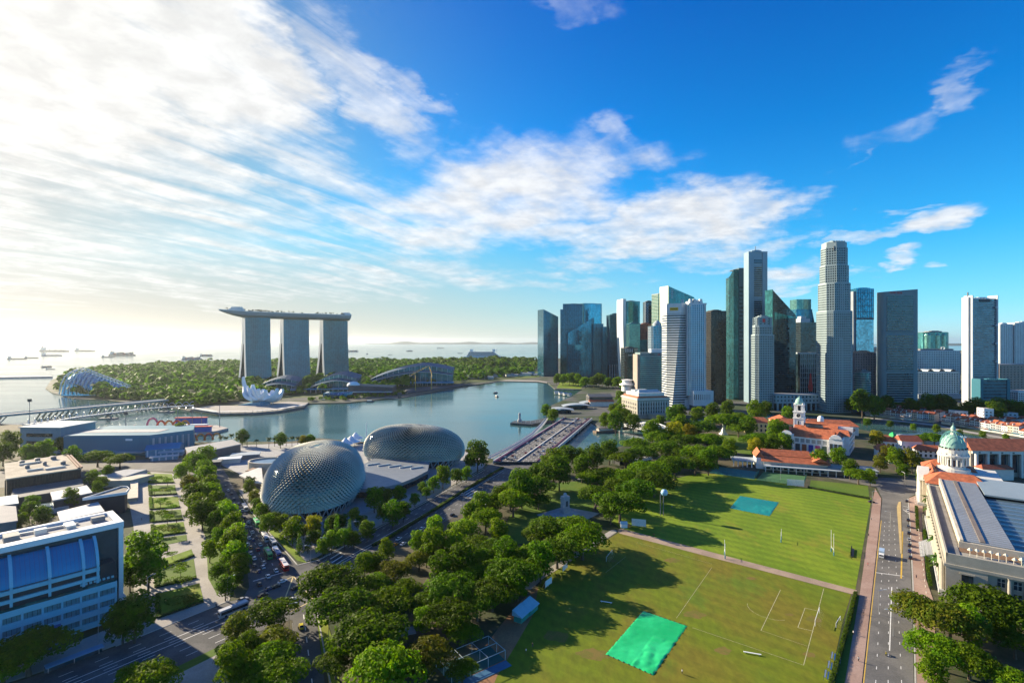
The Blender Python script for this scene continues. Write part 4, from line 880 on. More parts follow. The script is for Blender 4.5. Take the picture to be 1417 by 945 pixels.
# row of low bayfront sheds and temporary buildings in front of the gardens
rr = random.Random(11)
for k in range(26):
    px = 630 + k*4.4 + rr.uniform(-1, 1); d = DB(rr.uniform(519, 526 if px < 700 else 521)); w = rr.uniform(14, 34); h = rr.uniform(4, 10)
    t = thing('low_building', f'low pale waterfront building before the garden trees, {ORD[k]} along from the convention hall', 'building', (PX(px, d), d, 0), R(rr.uniform(-15, 15)), 'low waterfront buildings across the bay')
    MB().box(0, w, 0, 14, 0, h).build('wall', rr.choice([offwhite, midgrey, paleband]), t); MB().gable(-1, w+1, -1, 15, h, h + 2.5).build('roof', rr.choice([midgrey, paleband, stoneband]), t)

# glass conservatory: ribbed shell, tall at one end, sloping to the other
def conservatory():
    d = DB(546); t = thing('conservatory', 'ribbed glass conservatory dome sloping down among the garden trees', 'greenhouse', (PX(98, d), d, 0)); w = wid(98, 180, d); z = ZY(509, d)
    mb = MB(); rb = MB(); N, K = 16, 9
    hf = lambda s: z * (.72 + .28 * math.sin(min(1, s * 5) * math.pi * .5)) * (1 - s) ** .75 * (1 - .12*math.sin(s*math.pi)) + 2
    pts = [[(w*s + 4*math.sin(q*math.pi), -20 - 34*math.cos(q*math.pi) * (1 - .5*s) + 30, hf(s) * math.sin(q*math.pi) ** .75) for q in [k/(K-1) for k in range(K)]] for s in [i/N for i in range(N + 1)]]
    for i in range(N):
        for k in range(K - 1): mb.quad(pts[i][k], pts[i+1][k], pts[i+1][k+1], pts[i][k+1])
    mb.add(pts[0], [tuple(range(K))]); mb.build('glazing', paleblueglass, t, False)
    for i in range(0, N, 1):
        P = [Vector(p) + Vector((0, -.8, .8)) for p in pts[i]]
        Q = [Vector((p.x - 3, p.y, p.z + 2 + 5 * math.sin(k/(K-1)*math.pi))) for k, p in enumerate(P)]
        for k in range(K - 1): rb.bar(Q[k], Q[k+1], 2.0, 1.4)
    rb.build('rib', hotelwhite, t)
conservatory()

# ---------------------------------------------------------------- the spiked twin domes
shademetal = mat('sunshade_metal', (.56, .53, .41), .42, .4, var=.14, scale=.08)
domeglass = glass('dome_glass', (.05, .09, .08), (3, 3, 3), .35, .12, .5)
rimwhite = mat('rim_white', (.62, .63, .62), .5, var=.06)
def spiked_dome(label, c, rot, a, b, ztop, sk, nu, nv, bulge=14):
    """glass shell under staggered folded metal hoods; rim ring on V struts above a glazed foyer"""
    t = thing('spiked_dome', label, 'concert hall', (*c, 0), rot, 'twin spiked domes'); zr = 7.5; z0 = zr + 5
    def P(u, v):                                   # u around, v from the rim (-.18) to the crown (1)
        ph = v * math.pi / 2; cr = max(0.0, math.cos(ph)) ** .78; sr = math.copysign(abs(math.sin(ph)) ** .92, ph)
        cu, su = math.cos(u), math.sin(u); e = .86
        x = a * cr * math.copysign(abs(cu) ** e, cu); y = b * cr * math.copysign(abs(su) ** e, su)
        z = z0 + (ztop - z0) * sr * (1 + sk * cu * (1 - v)) if sr > 0 else z0 + sr * (z0 - zr) / abs(math.sin(.18 * math.pi/2)) ** .92
        return Vector((x, y, z))
    V0 = -.18; mb = MB(); N, K = 72, 22
    for k in range(K):
        for i in range(N):
            u0, u1 = 2*math.pi*i/N, 2*math.pi*(i+1)/N; v0, v1 = V0 + (1-V0)*k/K, V0 + (1-V0)*(k+1)/K
            mb.quad(P(u0, v0), P(u1, v0), P(u1, v1), P(u0, v1))
    mb.build('glass_shell', domeglass, t, True)
    sh = MB(); ctr = Vector((0, 0, z0 * .6))
    for k in range(nv):
        v = V0 + (.97 - V0) * (k + .5) / nv; dv = (1 - V0) / nv
        n_ = nu
        for i in range(n_):
            u = 2*math.pi*(i + .5*(k % 2)) / n_; du = math.pi / n_ * .98
            vt, vb = min(1, v + dv*.95), max(V0, v - dv*.62); L, Rr, T, B = P(u - du, v), P(u + du, v), P(u, vt), P(u, vb); q = (L + Rr + T + B) / 4
            nr = (Rr - L).cross(T - B)
            if nr.length < 1e-6: continue
            nr.normalize(); s = (Rr - L).length; hgt = min(2.6, .55 * s) * (.25 + .75 * min(1, (1 - v) * 1.6))
            A = P(u, v - dv*.35) + nr * hgt; o = nr * .12
            sh.add([L + o, A, Rr + o, T + o], [(0, 1, 3), (1, 2, 3)])
    o = sh.build('sunshade', shademetal, t); o['kind'] = 'stuff'
    rim = MB(); st = MB(); fo = MB(); M_ = 40; prev = None
    for i in range(M_ + 1):
        p = P(2*math.pi*i/M_, V0) + Vector((0, 0, -.2))
        if prev is not None:
            rim.tube(prev, p, .75, n=6); q0 = Vector((prev.x*.9, prev.y*.9, 0)); q1 = Vector((p.x*.9, p.y*.9, 0)); m = (q0 + q1) / 2
            st.tube(m, prev, .38, n=5); st.tube(m, p, .38, n=5)
            fo.quad(q0*.92, q1*.92, (q1*.92) + Vector((0, 0, zr)), (q0*.92) + Vector((0, 0, zr)))
        prev = p
    rim.build('rim', rimwhite, t); st.build('strut', rimwhite, t); fo.build('foyer_glazing', darkglass, t)
    return t
spiked_dome('egg-shaped spiked dome beside the busy avenue', (-143, 370), R(100), 54, 31.5, 39, .10, 78, 34)
spiked_dome('wider rounded spiked dome beside the bridge end', (-93, 480), R(-8), 48, 25, 36, -.10, 96, 31)
t = thing('foyer_roof', 'flat fan-shaped blue grey roof joining the two spiked domes', 'roof', (*G(540, 656), 0)); O = Vector(G(540, 656))
def loc(px, py, z): return tuple(Vector(G(px, py, z)) - O)
MB().prism([loc(*p, 9) for p in [(492, 676), (498, 645), (518, 634), (594, 639), (592, 651), (575, 660), (553, 669), (520, 676)]], 6.5, 9).build('roof_plate', mat('foyer_zinc', (.24, .27, .30), .5, .3, var=.08), t)
MB().prism([loc(*p, 6) for p in [(494, 678), (500, 650), (592, 652), (575, 661), (553, 670), (520, 677)]], 0, 6.5).build('glazing', darkglass, t)
mb = MB()
for k in range(5): a, b = Vector(loc(508 + k*15, 644 + k*1.2, 9)), Vector(loc(508 + k*15 + 17, 641.5 + k*1.2, 9)); mb.bar((*a, 9.5), (*b, 9.5), 1.6, 1)
mb.build('roof_light', paleband, t)
# annex drum and riverside pavilions beside the near dome
t = thing('annex_drum', 'low cream drum annex with a blue roof pond beside the egg-shaped dome', 'building', (*G(375, 652), 0)); mb = MB(); mb.lathe([(13, 0), (13, 10), (12, 10), (12, 8.5)], 28, (0, 0, 0), 1.5, 1); mb.build('wall', cream, t); MB().lathe([(12, 8.6), (0, 8.8)], 28, (0, 0, 0), 1.5, 1).build('roof', mat('annex_blue', (.12, .22, .34), .4), t)
MB().lathe([(3, 8), (3, 12), (0, 13)], 12, (7, 4, 0)).build('stair_turret', offwhite, t)
t = thing('flat_pavilion', 'pale triangular roof slab beside the annex drum', 'pavilion', (*G(355, 662), 0)); O = Vector(G(355, 662)); MB().prism([loc(*p, 7) for p in [(331, 657), (362, 645), (364, 668), (352, 667)]], 6, 7).build('roof', offwhite, t); MB().prism([loc(*p, 6) for p in [(336, 658), (361, 649), (362, 666)]], 0, 6).build('wall', darkgrey, t)
t = thing('pergola', 'long brown covered walkway leading to the domes from the waterfront', 'pergola', (*G(380, 632), 0)); O = Vector(G(380, 632)); pa, pb = Vector(loc(345, 652, 6)), Vector(loc(408, 622, 6)); MB().bar((*pa, 6), (*pb, 6), 7, .6).build('roof', mat('pergola_brown', (.26, .17, .12), .8, var=.2), t); mb = MB()
for k in range(12): q = pa.lerp(pb, k/11); mb.box(q.x-.3, q.x+.3, q.y-.3, q.y+.3, 0, 6)
mb.build('post', midgrey, t)
for k, (px, py, s) in enumerate([(486, 617, 11), (492, 612, 9), (478, 620, 9)]):
    t = thing('white_canopy', 'white peaked canopy between the domes and the bay, ' + ('largest', 'nearest the mast', 'nearest the egg-shaped dome')[k], 'canopy', (*G(px, py), 0), .2*k, 'white peaked canopies'); MB().lathe([(s, 5), (s*.5, 7), (1, 11), (0, 11.5)], 8).build('canopy_top', white, t, True); mb = MB()
    for a in range(4): mb.tube((s*.7*math.cos(a*1.57+.8), s*.7*math.sin(a*1.57+.8), 0), (s*.7*math.cos(a*1.57+.8), s*.7*math.sin(a*1.57+.8), 6), .25, n=5)
    mb.build('post', steel, t)
t = thing('mast', 'white waterfront mast between the two domes', 'mast', (*G(507, 613), 0)); MB().tube((0, 0, 0), (0, 0, 24), .7, .2).build('pole', white, t); MB().lathe([(2.5, 0), (2.5, 2), (1, 3)], 10).build('base', white, t)

# ---------------------------------------------------------------- bridges over the river mouth
flower = mat('bougainvillea', (.16, .05, .11), .8, var=.5, scale=.6, fine=.4)
t = thing('road_bridge', 'wide road bridge over the river mouth edged with pink flower boxes', 'bridge', (*G(745, 606), 0)); O = Vector(G(745, 606)); ZB = 2.6
A0, A1, B0, B1 = [Vector(loc(*p, ZB)) for p in ((683, 638.5), (781, 578), (749, 638.5), (819, 579))]
for q in (0, 1):
    pass
MB().prism([tuple(A0), tuple(B0), tuple(B1), tuple(A1)], ZB - 1.3, ZB).build('deck', asphalt2, t)
def along(f, g): return A0.lerp(B0, f).lerp(A1.lerp(B1, f), g)
def rail(f0, f1, z0, z1, m, name):
    mb = MB(); mb.prism([tuple(along(f0, 0)), tuple(along(f1, 0)), tuple(along(f1, 1)), tuple(along(f0, 1))], z0, z1); return mb.build(name, m, t)
rail(-.012, .006, ZB - 2.2, ZB + 1.0, offwhite, 'parapet'); rail(.994, 1.012, ZB - 2.2, ZB + 1.0, offwhite, 'parapet'); rail(.487, .513, ZB - .1, ZB + .9, offwhite, 'median')
rail(.054, .066, ZB - .1, ZB + 1.3, flower, 'flower_box'); rail(.912, .924, ZB - .1, ZB + 1.3, flower, 'flower_box'); rail(.012, .05, ZB - .1, ZB + .15, paving, 'footway'); rail(.93, .988, ZB - .1, ZB + .15, paving, 'footway')
mb = MB()
for f in (.17, .28, .39, .62, .72, .82):
    L = (along(f, 1) - along(f, 0)).length; n = int(L / 9)
    for k in range(n): p, q = along(f, k/n), along(f, (k+.4)/n); d_ = (q - p).normalized(); nn = Vector((-d_.y, d_.x)) * .18; mb.quad((*(p-nn), ZB+.02), (*(q-nn), ZB+.02), (*(q+nn), ZB+.02), (*(p+nn), ZB+.02))
mb.build('lane_marking', line_paint, t)
for g in (.16, .33, .5, .67, .84):
    p, q = along(.02, g), along(.98, g); MB().bar((*p, -1), (*q, -1), 3.2, 4.4).build('pier', concrete, t)
for k in range(6):
    mb = MB(); 
    for f in (.005, .995):
        p, q = along(f, k/6 + .02), along(f, (k+1)/6 - .02); n = 8
        for i in range(n):
            s0, s1 = i/n, (i+1)/n; z0_ = -1.8 + 2.6*math.sin(math.pi*s0); z1_ = -1.8 + 2.6*math.sin(math.pi*s1); u, v = p.lerp(q, s0), p.lerp(q, s1)
            mb.add([(*u, z0_), (*v, z1_), (*v, ZB - 1.1), (*u, ZB - 1.1)], [(0, 1, 2, 3), (3, 2, 1, 0)])
    mb.build('arch_span', offwhite, t)
t = thing('footbridge', 'slim curved white footbridge beside the road bridge', 'bridge', (*G(720, 606), 0)); O = Vector(G(720, 606)); pts = [Vector((*loc(px, py, 3), 3)) for px, py in [(678, 634), (692, 627), (708, 619), (725, 609), (738, 600), (750, 588), (757, 579)]]
mb = MB(); rl = MB()
for a, b in zip(pts[:-1], pts[1:]):
    mb.bar(a, b, 5, .8); s = (b - a).cross(Vector((0, 0, 1))).normalized() * 2.3
    for q in (s, -s): rl.bar(a + q + Vector((0, 0, 1)), b + q + Vector((0, 0, 1)), .2, .9)
mb.build('deck', offwhite, t); rl.build('railing', steel, t); mb = MB()
for p in pts[1:-1]: mb.tube((p.x, p.y, -3), (p.x, p.y, 3), .9)
mb.build('pier', concrete, t)
def truss_bridge():
    a, b = Vector(G(866, 588, 3)), Vector(G(934, 602, 3)); c = (a + b) / 2; t = thing('arched_truss_bridge', 'white steel truss bridge with arched sides over the river', 'bridge', (*c, 0)); a -= c; b -= c; d_ = (b - a); L = d_.length; d_.normalize(); nr = Vector((-d_.y, d_.x))
    MB().bar((*a, 3), (*b, 3), 17, 1).build('deck', asphalt2, t)
    for s in (-8.5, 0, 8.5):
        mb = MB(); n = 14; up = []; lo = []
        for k in range(n + 1):
            p = a.lerp(b, k/n) + nr*s; up.append(Vector((*p, 3.5 + 8*math.sin(math.pi*k/n)**.9))); lo.append(Vector((*p, 3.5)))
        for k in range(n):
            mb.bar(up[k], up[k+1], 1.0, 1.0); mb.bar(lo[k], lo[k+1], .8, .9); mb.bar(lo[k], up[k], .5, .5); mb.bar(lo[k], up[k+1], .45, .45); mb.bar(lo[k+1], up[k], .45, .45)
        mb.build('truss', white, t)
    for q in (a, b):
        mb = MB()
        for s in (-9, 9): p = q + nr*s; mb.box(p.x - 2, p.x + 2, p.y - 2, p.y + 2, -2, 10); mb.lathe([(2.4, 10), (1.6, 11.5), (.6, 12.5), (0, 13)], 8, (p.x, p.y, 0))
        mb.build('portal_pillar', offwhite, t)
truss_bridge()

# ---------------------------------------------------------------- the old waterfront hotel and its neighbours
d = 755; t = thing('columned_hotel', 'grey neoclassical hotel with colonnades and red roof strips at the river mouth', 'hotel', (PX(882, d), d, 0), R(14)); w = wid(882, 930, d) / math.cos(R(14)); z = ZY(551, d); D = 52
MB().prism(rect(0, w, 0, D), 0, z).build('wall', palestone, t)
MB().prism(offset(rect(0, w, 0, D), 1.2), z - 3, z - 1.6).build('cornice', offwhite, t)
MB().prism(rect(5, w-5, 6, D-5), z, z + 7).build('attic_wall', offwhite, t)
mb = MB(); mb.gable(2, w-2, 1.5, 6, z, z + 2.2); mb.gable(1.5, 6, 2, D-2, z, z + 2.2, 'y'); mb.build('roof_strip', redtile, t)
mb = MB(); mb.gable(8, w - 8, 10, 22, z + 7, z + 11, hip=3); mb.box(10, w-20, 26, 40, z + 7, z + 9.5); mb.build('roof', paleband, t)
for k in range(12): MB().lathe([(.9, 0), (.8, z*.62), (1.1, z*.64)], 8, (3.5 + k*(w-7)/11, -1.0, z*.18)).build('column', offwhite, t)
for k in range(11):
    for r_ in range(3):
        x = 3.5 + (k + .5)*(w-7)/11; MB().box(x - 1, x + 1, -.12, .1, z*(.22 + .2*r_), z*(.22 + .2*r_) + 3.6).build('window', winglass, t)
for k in range(8):
    for r_ in range(3): y = 4 + k*6; MB().box(-.12, .1, y, y + 2.2, z*(.22 + .2*r_), z*(.22 + .2*r_) + 3.6).build('window', winglass, t)
MB().prism(rect(-1, w+1, -2.2, 0), 0, z*.17).build('podium', palestone, t); MB().box(w*.3, w + 12, -16, -2, 0, 8).build('porte_cochere', palestone, t)
d = 900; t = thing('waterfront_terrace', 'long waterfront block with a red lower roof and dark upper storey', 'building', (PX(816, d), d, 0), R(4)); w = wid(816, 849, d)
MB().box(0, w, 4, 30, 0, 16).build('wall', mat('terrace_wall', (.12, .10, .09), .7, var=.2), t); MB().gable(-1, w + 1, -5, 6, 8, 11).build('awning_roof', redtile, t); MB().box(0, w, -4, 4, 0, 8).build('shop_front', offwhite, t); MB().gable(0, w, 5, 30, 16, 20).build('roof', mat('slate_roof', (.10, .11, .12), .7, var=.15), t); mb = MB(); bands(mb, rect(0, w, 4, 30), 10, 16, 3, 1.3, .2); mb.build('window_band', darkglass, t)
for k, (px, py, s, lab) in enumerate([(775, 571, 22, 'white shell roof over the waterfront restaurant, nearest the bay'), (797, 565, 24, 'white shell roof over the waterfront restaurant, middle of three'), (816, 561, 18, 'white shell roof beside the red-roofed terrace block')]):
    t = thing('shell_roof', lab, 'canopy', (*G(px, py), 0), R(8*k), 'white shell roofs on the waterfront'); mb = MB(); n = 10
    for i in range(n):
        a, b = -1 + 2*i/n, -1 + 2*(i+1)/n; za, zb = 7.5 - 3*a*a, 7.5 - 3*b*b; mb.add([(s*a, -8, za), (s*b, -8, zb), (s*b, 8, zb + 1), (s*a, 8, za + 1), (s*a, -8, za-.5), (s*b, -8, zb-.5), (s*b, 8, zb+.5), (s*a, 8, za+.5)], [(0,1,2,3),(4,5,1,0),(7,6,5,4),(3,2,6,7)])
    mb.build('roof', paleband, t); MB().box(-s*.8, s*.8, -5, 6, 0, 5).build('glazing', darkglass, t)
t = thing('landing_stage', 'dark landing stage with a small statue plinth off the promenade', 'jetty', (*G(728, 584), 0)); O = Vector(G(728, 584)); MB().prism([loc(*p, 1) for p in [(706, 585), (735, 587), (768, 581), (762, 577), (735, 582), (712, 582)]], -2, 1).build('deck', darkgrey, t); MB().lathe([(3.2, 0), (3.2, 3), (1.8, 4), (1.6, 9), (2.0, 11), (.6, 13), (0, 13.4)], 10, (*loc(719, 583.5, 1), 1)).build('plinth', greystone, t)
mb = MB(); 
for k in range(9): p = loc(708 + k*6.5, 585.5 - (k > 4)*(k-4)*.8, 1); mb.box(p[0]-.3, p[0]+.3, p[1]-.3, p[1]+.3, 1, 4)
mb.build('railing_post', steel, t)
t = thing('drum_pavilion', 'white round pavilion with a flared roof behind the old hotel', 'pavilion', (*G(868, 541), 0)); MB().lathe([(13, 0), (13, 12), (18, 14), (18, 16), (11, 19), (11, 24), (14, 26), (0, 28)], 24).build('wall', white, t)
t = thing('river_barge', 'broad flat river barge moored by the road bridge', 'boat', (*G(838, 596), -1.6), R(25)); MB().prism([(-17, -4), (13, -4), (18, 0), (13, 4), (-17, 4)], 0, 2.6).build('hull', mat('barge_brown', (.20, .14, .10), .8, var=.2), t); MB().box(-12, 9, -3, 3, 2.6, 4.6).build('cabin', offwhite, t); MB().gable(-13, 10, -3.6, 3.6, 4.6, 6, hip=2).build('canopy', mat('canopy_tan', (.42, .33, .25), .8), t)
t = thing('gate_house', 'small red-capped white pavilion by the bridge end', 'pavilion', (*G(846, 585), 0)); MB().box(-4, 4, -3, 3, 0, 8).build('wall', offwhite, t); MB().gable(-5, 5, -4, 4, 8, 11, hip=4).build('roof', redtile, t)
for k, px in enumerate((770, 776, 782, 788, 842, 856, 861)):
    d = DB(545 + k); t = thing('kiosk', f'small pale waterfront kiosk among the promenade trees, {ORD[k]} from the landing stage', 'kiosk', (PX(px, d), d, 0), R(k*17), 'promenade kiosks'); MB().box(-4, 4, -3, 3, 0, 4).build('wall', offwhite, t); MB().gable(-5, 5, -4, 4, 4, 6.4).build('roof', paleband, t)

# ---------------------------------------------------------------- left side: the louvred library-like block and its neighbours
skyblue = mat('blue_metal_roof', (.02, .23, .42), .4, .3, var=.08, scale=.1)
louvre = mat('blue_shade_louvre', (.22, .50, .62), .5, .1, var=.06)  # white louvres with the blue of the shade put into their colour
def blue_block():
    ang = math.atan2(-.75, -.66); P0 = (-168, 217)     # local x runs along the street front towards the camera, y runs back from the street
    t = thing('barrel_roofed_block', 'street block with blue barrel roof panels, white ribs and rows of windows', 'building', (*P0, 0), ang + math.pi)
    # local x from -L (near) to 0 (corner), y>0 back
    L, D, z = 92, 19, 38
    MB().box(-L, 0, .6, D, 0, z - 2).build('wall', mat('dark_blue_wall', (.02, .06, .08), .4, var=.2), t)
    mb = MB(); mb.box(-L, 1, -1.2, 3.2, z - 2.2, z); mb.box(-1.6, 1, 3.2, D + 1, z - 2.2, z); mb.box(-L, -1.6, D - 1, D + 1, z - 2.2, z); mb.build('parapet', white, t)
    MB().box(-L, -1.6, 3.2, D - 1, z - 2.1, z - 1.2).build('roof', concrete, t)
    MB().box(-.7, .9, -.8, .8, 0, z - 2.2).build('corner_post', white, t)
    f0 = -8.5
    def arc(s): a = R(8 + 74*s); return (-1 - 9*math.sin(a)*.9 * s ** .3, z - 4 - 11*(1 - math.cos(a)))   # profile from top to eaves
    N = 10; xs = [f0 - .6, f0 - 5, f0 - 15, f0 - 25.5, f0 - 36, f0 - 46.5, f0 - 57, f0 - 67.5, f0 - 78]
    for x0, x1 in zip(xs[1:], xs[:-1]):
        mb = MB()
        for i in range(N):
            (ya, za), (yb, zb) = arc(i/N), arc((i+1)/N); mb.quad((x0, ya, za), (x0, yb, zb), (x1, yb, zb), (x1, ya, za))
        o = mb.build('barrel_panel', skyblue, t); mb = MB()
        for q in range(1, 8):
            xx = x0 + (x1 - x0)*q/8
            for i in range(N): (ya, za), (yb, zb) = arc(i/N), arc((i+1)/N); mb.bar((xx, ya, za + .06), (xx, yb, zb + .06), .10, .12, (1, 0, 0))
        mb.build('seam', mat('blue_seam', (.04, .13, .28), .5), o)
    for x in xs:
        mb = MB()
        for i in range(N): (ya, za), (yb, zb) = arc(i/N), arc((i+1)/N); mb.bar((x, ya - .3, za + .4), (x, yb - .3, zb + .4), 1.0, 1.0, (1, 0, 0))
        ye, ze = arc(1); mb.bar((x, ye - .3, ze + .4), (x, ye - .3, 3), .8, .8); mb.build('rib', louvre, t)
    ye, ze = arc(1); X1 = f0; X0 = xs[-1]
    for k, (zz, hh) in enumerate(((ze - 2.0, 1.5), (ze - 5.2, 1.3))): MB().box(X0, X1, ye - .5, ye + .3, zz, zz + hh).build('louvre_band', louvre, t)
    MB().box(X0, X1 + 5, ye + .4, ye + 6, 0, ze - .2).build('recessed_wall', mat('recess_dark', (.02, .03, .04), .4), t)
    fh = 4.6; zt = ze - 7.6
    for k in range(4):
        zz = zt - fh*k; MB().box(X0, X1 + 5, ye - 1.8, ye + .6, zz - 2.2, zz).build('spandrel', louvre, t)
    n = 15; dx = (X1 + 5 - X0) / n
    for r_ in range(3):
        z1 = zt - fh*r_ - 2.2; z0 = zt - fh*(r_ + 1)
        for k in range(n):
            x = X0 + k*dx; o = MB().box(x + .35, x + dx - .35, ye - .9, ye - .4, z0, z1).build('window', mat('pale_blind_glass', (.16, .32, .36), .15, .2, var=.3, scale=.5), t)  # pale blue-green panes with soft random tone
            mb = MB()
            for q in range(1, 4): mb.box(x + dx*q/4 - .06, x + dx*q/4 + .06, ye - 1.05, ye - .85, z0, z1)
            mb.build('glazing_bar', black, o)
    mb = MB()
    for k in range(n + 1): x = X0 + k*dx; mb.box(x - .3, x + .3, ye - 1.95, ye - .3, zt - fh*3.5, zt)
    mb.build('mullion', louvre, t)
    mb = MB()
    for k in range(8): mb.box(X1 - 6 + k*1.4, X1 - 5.2 + k*1.4, ye - .2, ye + 3.5, ze - 6.4, ze - 5.6)
    mb.build('terrace_slat', louvre, t); MB().box(X0, X1 + 5, ye - 1.5, ye - 1.2, zt, zt + 1.1).build('balustrade', tealglass, t)
    mb = MB()
    for k in range(9): mb.box(.9, 2.4, 2 + k*1.8, 3 + k*1.8, 3 + 0*k, 4.5); 
    mb.build('wall_vent', offwhite, t)
    mb = MB(); mb.prism([(f0 - 26, ye - 16), (f0 - 14, ye - 16), (f0 - 12, ye - 2), (f0 - 26, ye - 2)], 4.5, 7, slope=lambda x, y: 5.2 + (y - ye + 16) * .12); mb.build('entrance_canopy', mat('canopy_deep_blue', (.04, .12, .30), .35), t)
    MB().box(f0 - 40, f0 - 8, ye - 2.2, ye, 0, zt - fh*3.5).build('plinth', concrete, t)
    r = random.Random(6)
    for k in range(9): x = -8 - k*9; w2 = r.uniform(1.6, 3.2); MB().box(x, x + w2*1.6, 7 + r.uniform(-2, 4), 10 + w2, z - 1.2, z + r.uniform(.4, 1.4)).build('roof_unit', [midgrey, steel, offwhite][k % 3], t)
    for k in range(3): MB().bar((-12 - k*26, 13, z - .7), (-30 - k*26, 14.5, z - .7), .8, .7).build('roof_duct', steel, t)
blue_block()
def flat_block(name, label, cat, pts, z, roofm, wallm, z0=0.0, over=.6, th=.9, extras=None):
    w_ = [G(*p, z) for p in pts]; c = Vector((sum(p[0] for p in w_)/len(w_), sum(p[1] for p in w_)/len(w_))); q = [(p[0]-c.x, p[1]-c.y) for p in w_]
    t = thing(name, label, cat, (*c, 0)); MB().prism(offset(q, -over), z0, z - th).build('wall', wallm, t); MB().prism(q, z - th, z).build('roof', roofm, t)
    if extras: extras(t, q, z)
    return t
def rusty(t, q, z):
    r = random.Random(4); a, b, c, d_ = [Vector(p) for p in q]
    for k, (u, v, s) in enumerate([(.25, .2, 3), (.48, .18, 3), (.72, .2, 3.4), (.8, .62, 3), (.3, .55, 2.6), (.55, .5, 2.2)]):
        p = a.lerp(b, u).lerp(d_.lerp(c, u), v); mb = MB(); mb.lathe([(s*.55, 0), (s*.55, 2), (s*.8, 2.4), (0, 3)], 10, (p.x, p.y, z)); mb.build('roof_vent', midgrey, t)
    for u0, u1, v in ((.2, .5, .3), (.28, .5, .75), (.52, .8, .82)):
        p, w2 = a.lerp(b, u0).lerp(d_.lerp(c, u0), v), a.lerp(b, u1).lerp(d_.lerp(c, u1), v); MB().bar((*p, z + .8), (*w2, z + .8), 1.4, 1.2).build('roof_duct', steel, t)
    for f in (0, .045): p, w2 = b.lerp(a, f), c.lerp(d_, f); MB().bar((*p, z + .5), (*w2, z + .5), 1.2, 1.2).build('parapet', mat('rust_trim', (.22, .12, .09), .8), t)
    mb = MB(); n = 26
    for k in range(n): p = d_.lerp(c, k/n); mb.box(p.x - .25, p.x + .25, p.y - .35, p.y + .2, 0, z - 1)
    mb.build('pilaster', mat('brown_brick', (.085, .06, .05), .85, var=.25, scale=.3), t)
flat_block('brown_hall', 'brown brick hall with a pale stained flat roof, ducts and vents', 'building', [(6, 641), (95, 628), (113.5, 647.5), (7.6, 662.7)], 14, mat('stained_roof', (.34, .30, .24), .9, var=.3, scale=.07, fine=.15), mat('brown_brick', (.085, .06, .05), .85, var=.25, scale=.3), extras=rusty)
zinc = mat('white_zinc_roof', (.46, .46, .47), .5, .1, var=.06, scale=.1)
flat_block('white_canopy_roof', 'flat white canopy roof between the brown hall and the prow-shaped block', 'canopy', [(69.5, 681), (120, 671), (128, 681), (73, 692)], 9, zinc, darkgrey)
def rimmed(t, q, z):
    mb = MB(); mb.ring(q, .5, z - .9, z + .9); mb.build('parapet', white, t)
flat_block('prow_block', 'dark prow-shaped block with a white rim beside the garden avenue', 'building', [(117, 690), (169, 674), (175, 674.5), (178, 677), (174, 682)], 13, mat('dark_roof', (.07, .07, .085), .7, var=.15), mat('dark_purple_wall', (.035, .03, .04), .6, var=.15), extras=rimmed)
flat_block('white_canopy_roof', 'flat white canopy roof right behind the barrel-roofed street block', 'canopy', [(79, 708), (135.5, 694), (145, 707), (83, 720)], 10, zinc, darkgrey)
flat_block('grey_box_block', 'plain grey box block at the edge of view behind the barrel roof', 'building', [(-30, 698), (22, 700), (24.6, 720), (-30, 728)], 10, mat('grey_roof', (.22, .22, .24), .8, var=.1), midgrey)
flat_block('plaza_wing', 'low dark terrace wing between the brown hall and the canopy roofs', 'building', [(20, 668), (110, 655), (116, 671), (66, 682), (14, 690)], 6, mat('terrace_deck', (.10, .11, .12), .8, var=.2), darkgrey)
flat_block('service_block', 'low service block with blue plant units below the brown hall', 'building', [(-20, 690), (24, 684), (26, 696), (-20, 702)], 7, mat('plant_blue', (.12, .22, .30), .6, var=.2), midgrey)
t = thing('oval_skylight', 'oval glass skylight with a pale rim on the garden plaza', 'skylight', (*G(68, 706), 0)); MB().lathe([(13, 0), (13, 3), (11.5, 3.4)], 32, (0, 0, 0), 1.0, .62).build('rim', paleband, t); MB().lathe([(11.6, 3.2), (8, 4.2), (0, 4.8)], 32, (0, 0, 0), 1.0, .62).build('glazing', greyglass, t)
t = thing('garden_pavilion', 'stone terrace pavilion with a sloped grey roof beside the garden avenue', 'pavilion', (*G(170, 668), 0)); MB().prism([(-22, -14), (14, -10), (20, 8), (-14, 8)], 0, 5).build('wall', cream, t); MB().prism([(-24, 0), (2, 0), (8, 16), (-10, 16)], 5, 9, slope=lambda x, y: 5.4 + .1*y).build('roof', greystone, t)
flat_block('stone_terrace', 'pale stone stair terrace at the foot of the prow-shaped block', 'terrace', [(180, 663), (191, 662), (191, 688), (174, 690), (176, 678), (181, 676)], 3, cream, cream)
# waterfront stadium stand and sheds
standblue = mat('stand_blue', (.04, .18, .26), .6, var=.08, scale=.05)
d = 522; t = thing('stadium_stand', 'grey blue stand block with window strips at the floating stage', 'grandstand', (PX(28, d), d, 0), R(-4)); w = wid(28, 88, d); MB().box(0, w, 0, 40, 0, 26).build('wall', mat('stand_grey', (.20, .27, .32), .7, var=.08), t)
mb = MB(); 
for zz in (9, 17): mb.box(7, w - 9, -.3, .1, zz, zz + 3.5)
mb.build('window_strip', darkglass, t); MB().box(-1, w + 1, -1, 41, 26, 27).build('roof', paleband, t)
d = 508; t = thing('stadium_stand', 'long dark blue seating stand facing the floating stage', 'grandstand', (PX(88, d), d, 0), R(2)); w = wid(88, 204, d); MB().prism([(0, 0), (w, 0), (w + 26, 30), (w + 10, 60), (0, 60)], 0, 20.5).build('wall', standblue, t); mb = MB()
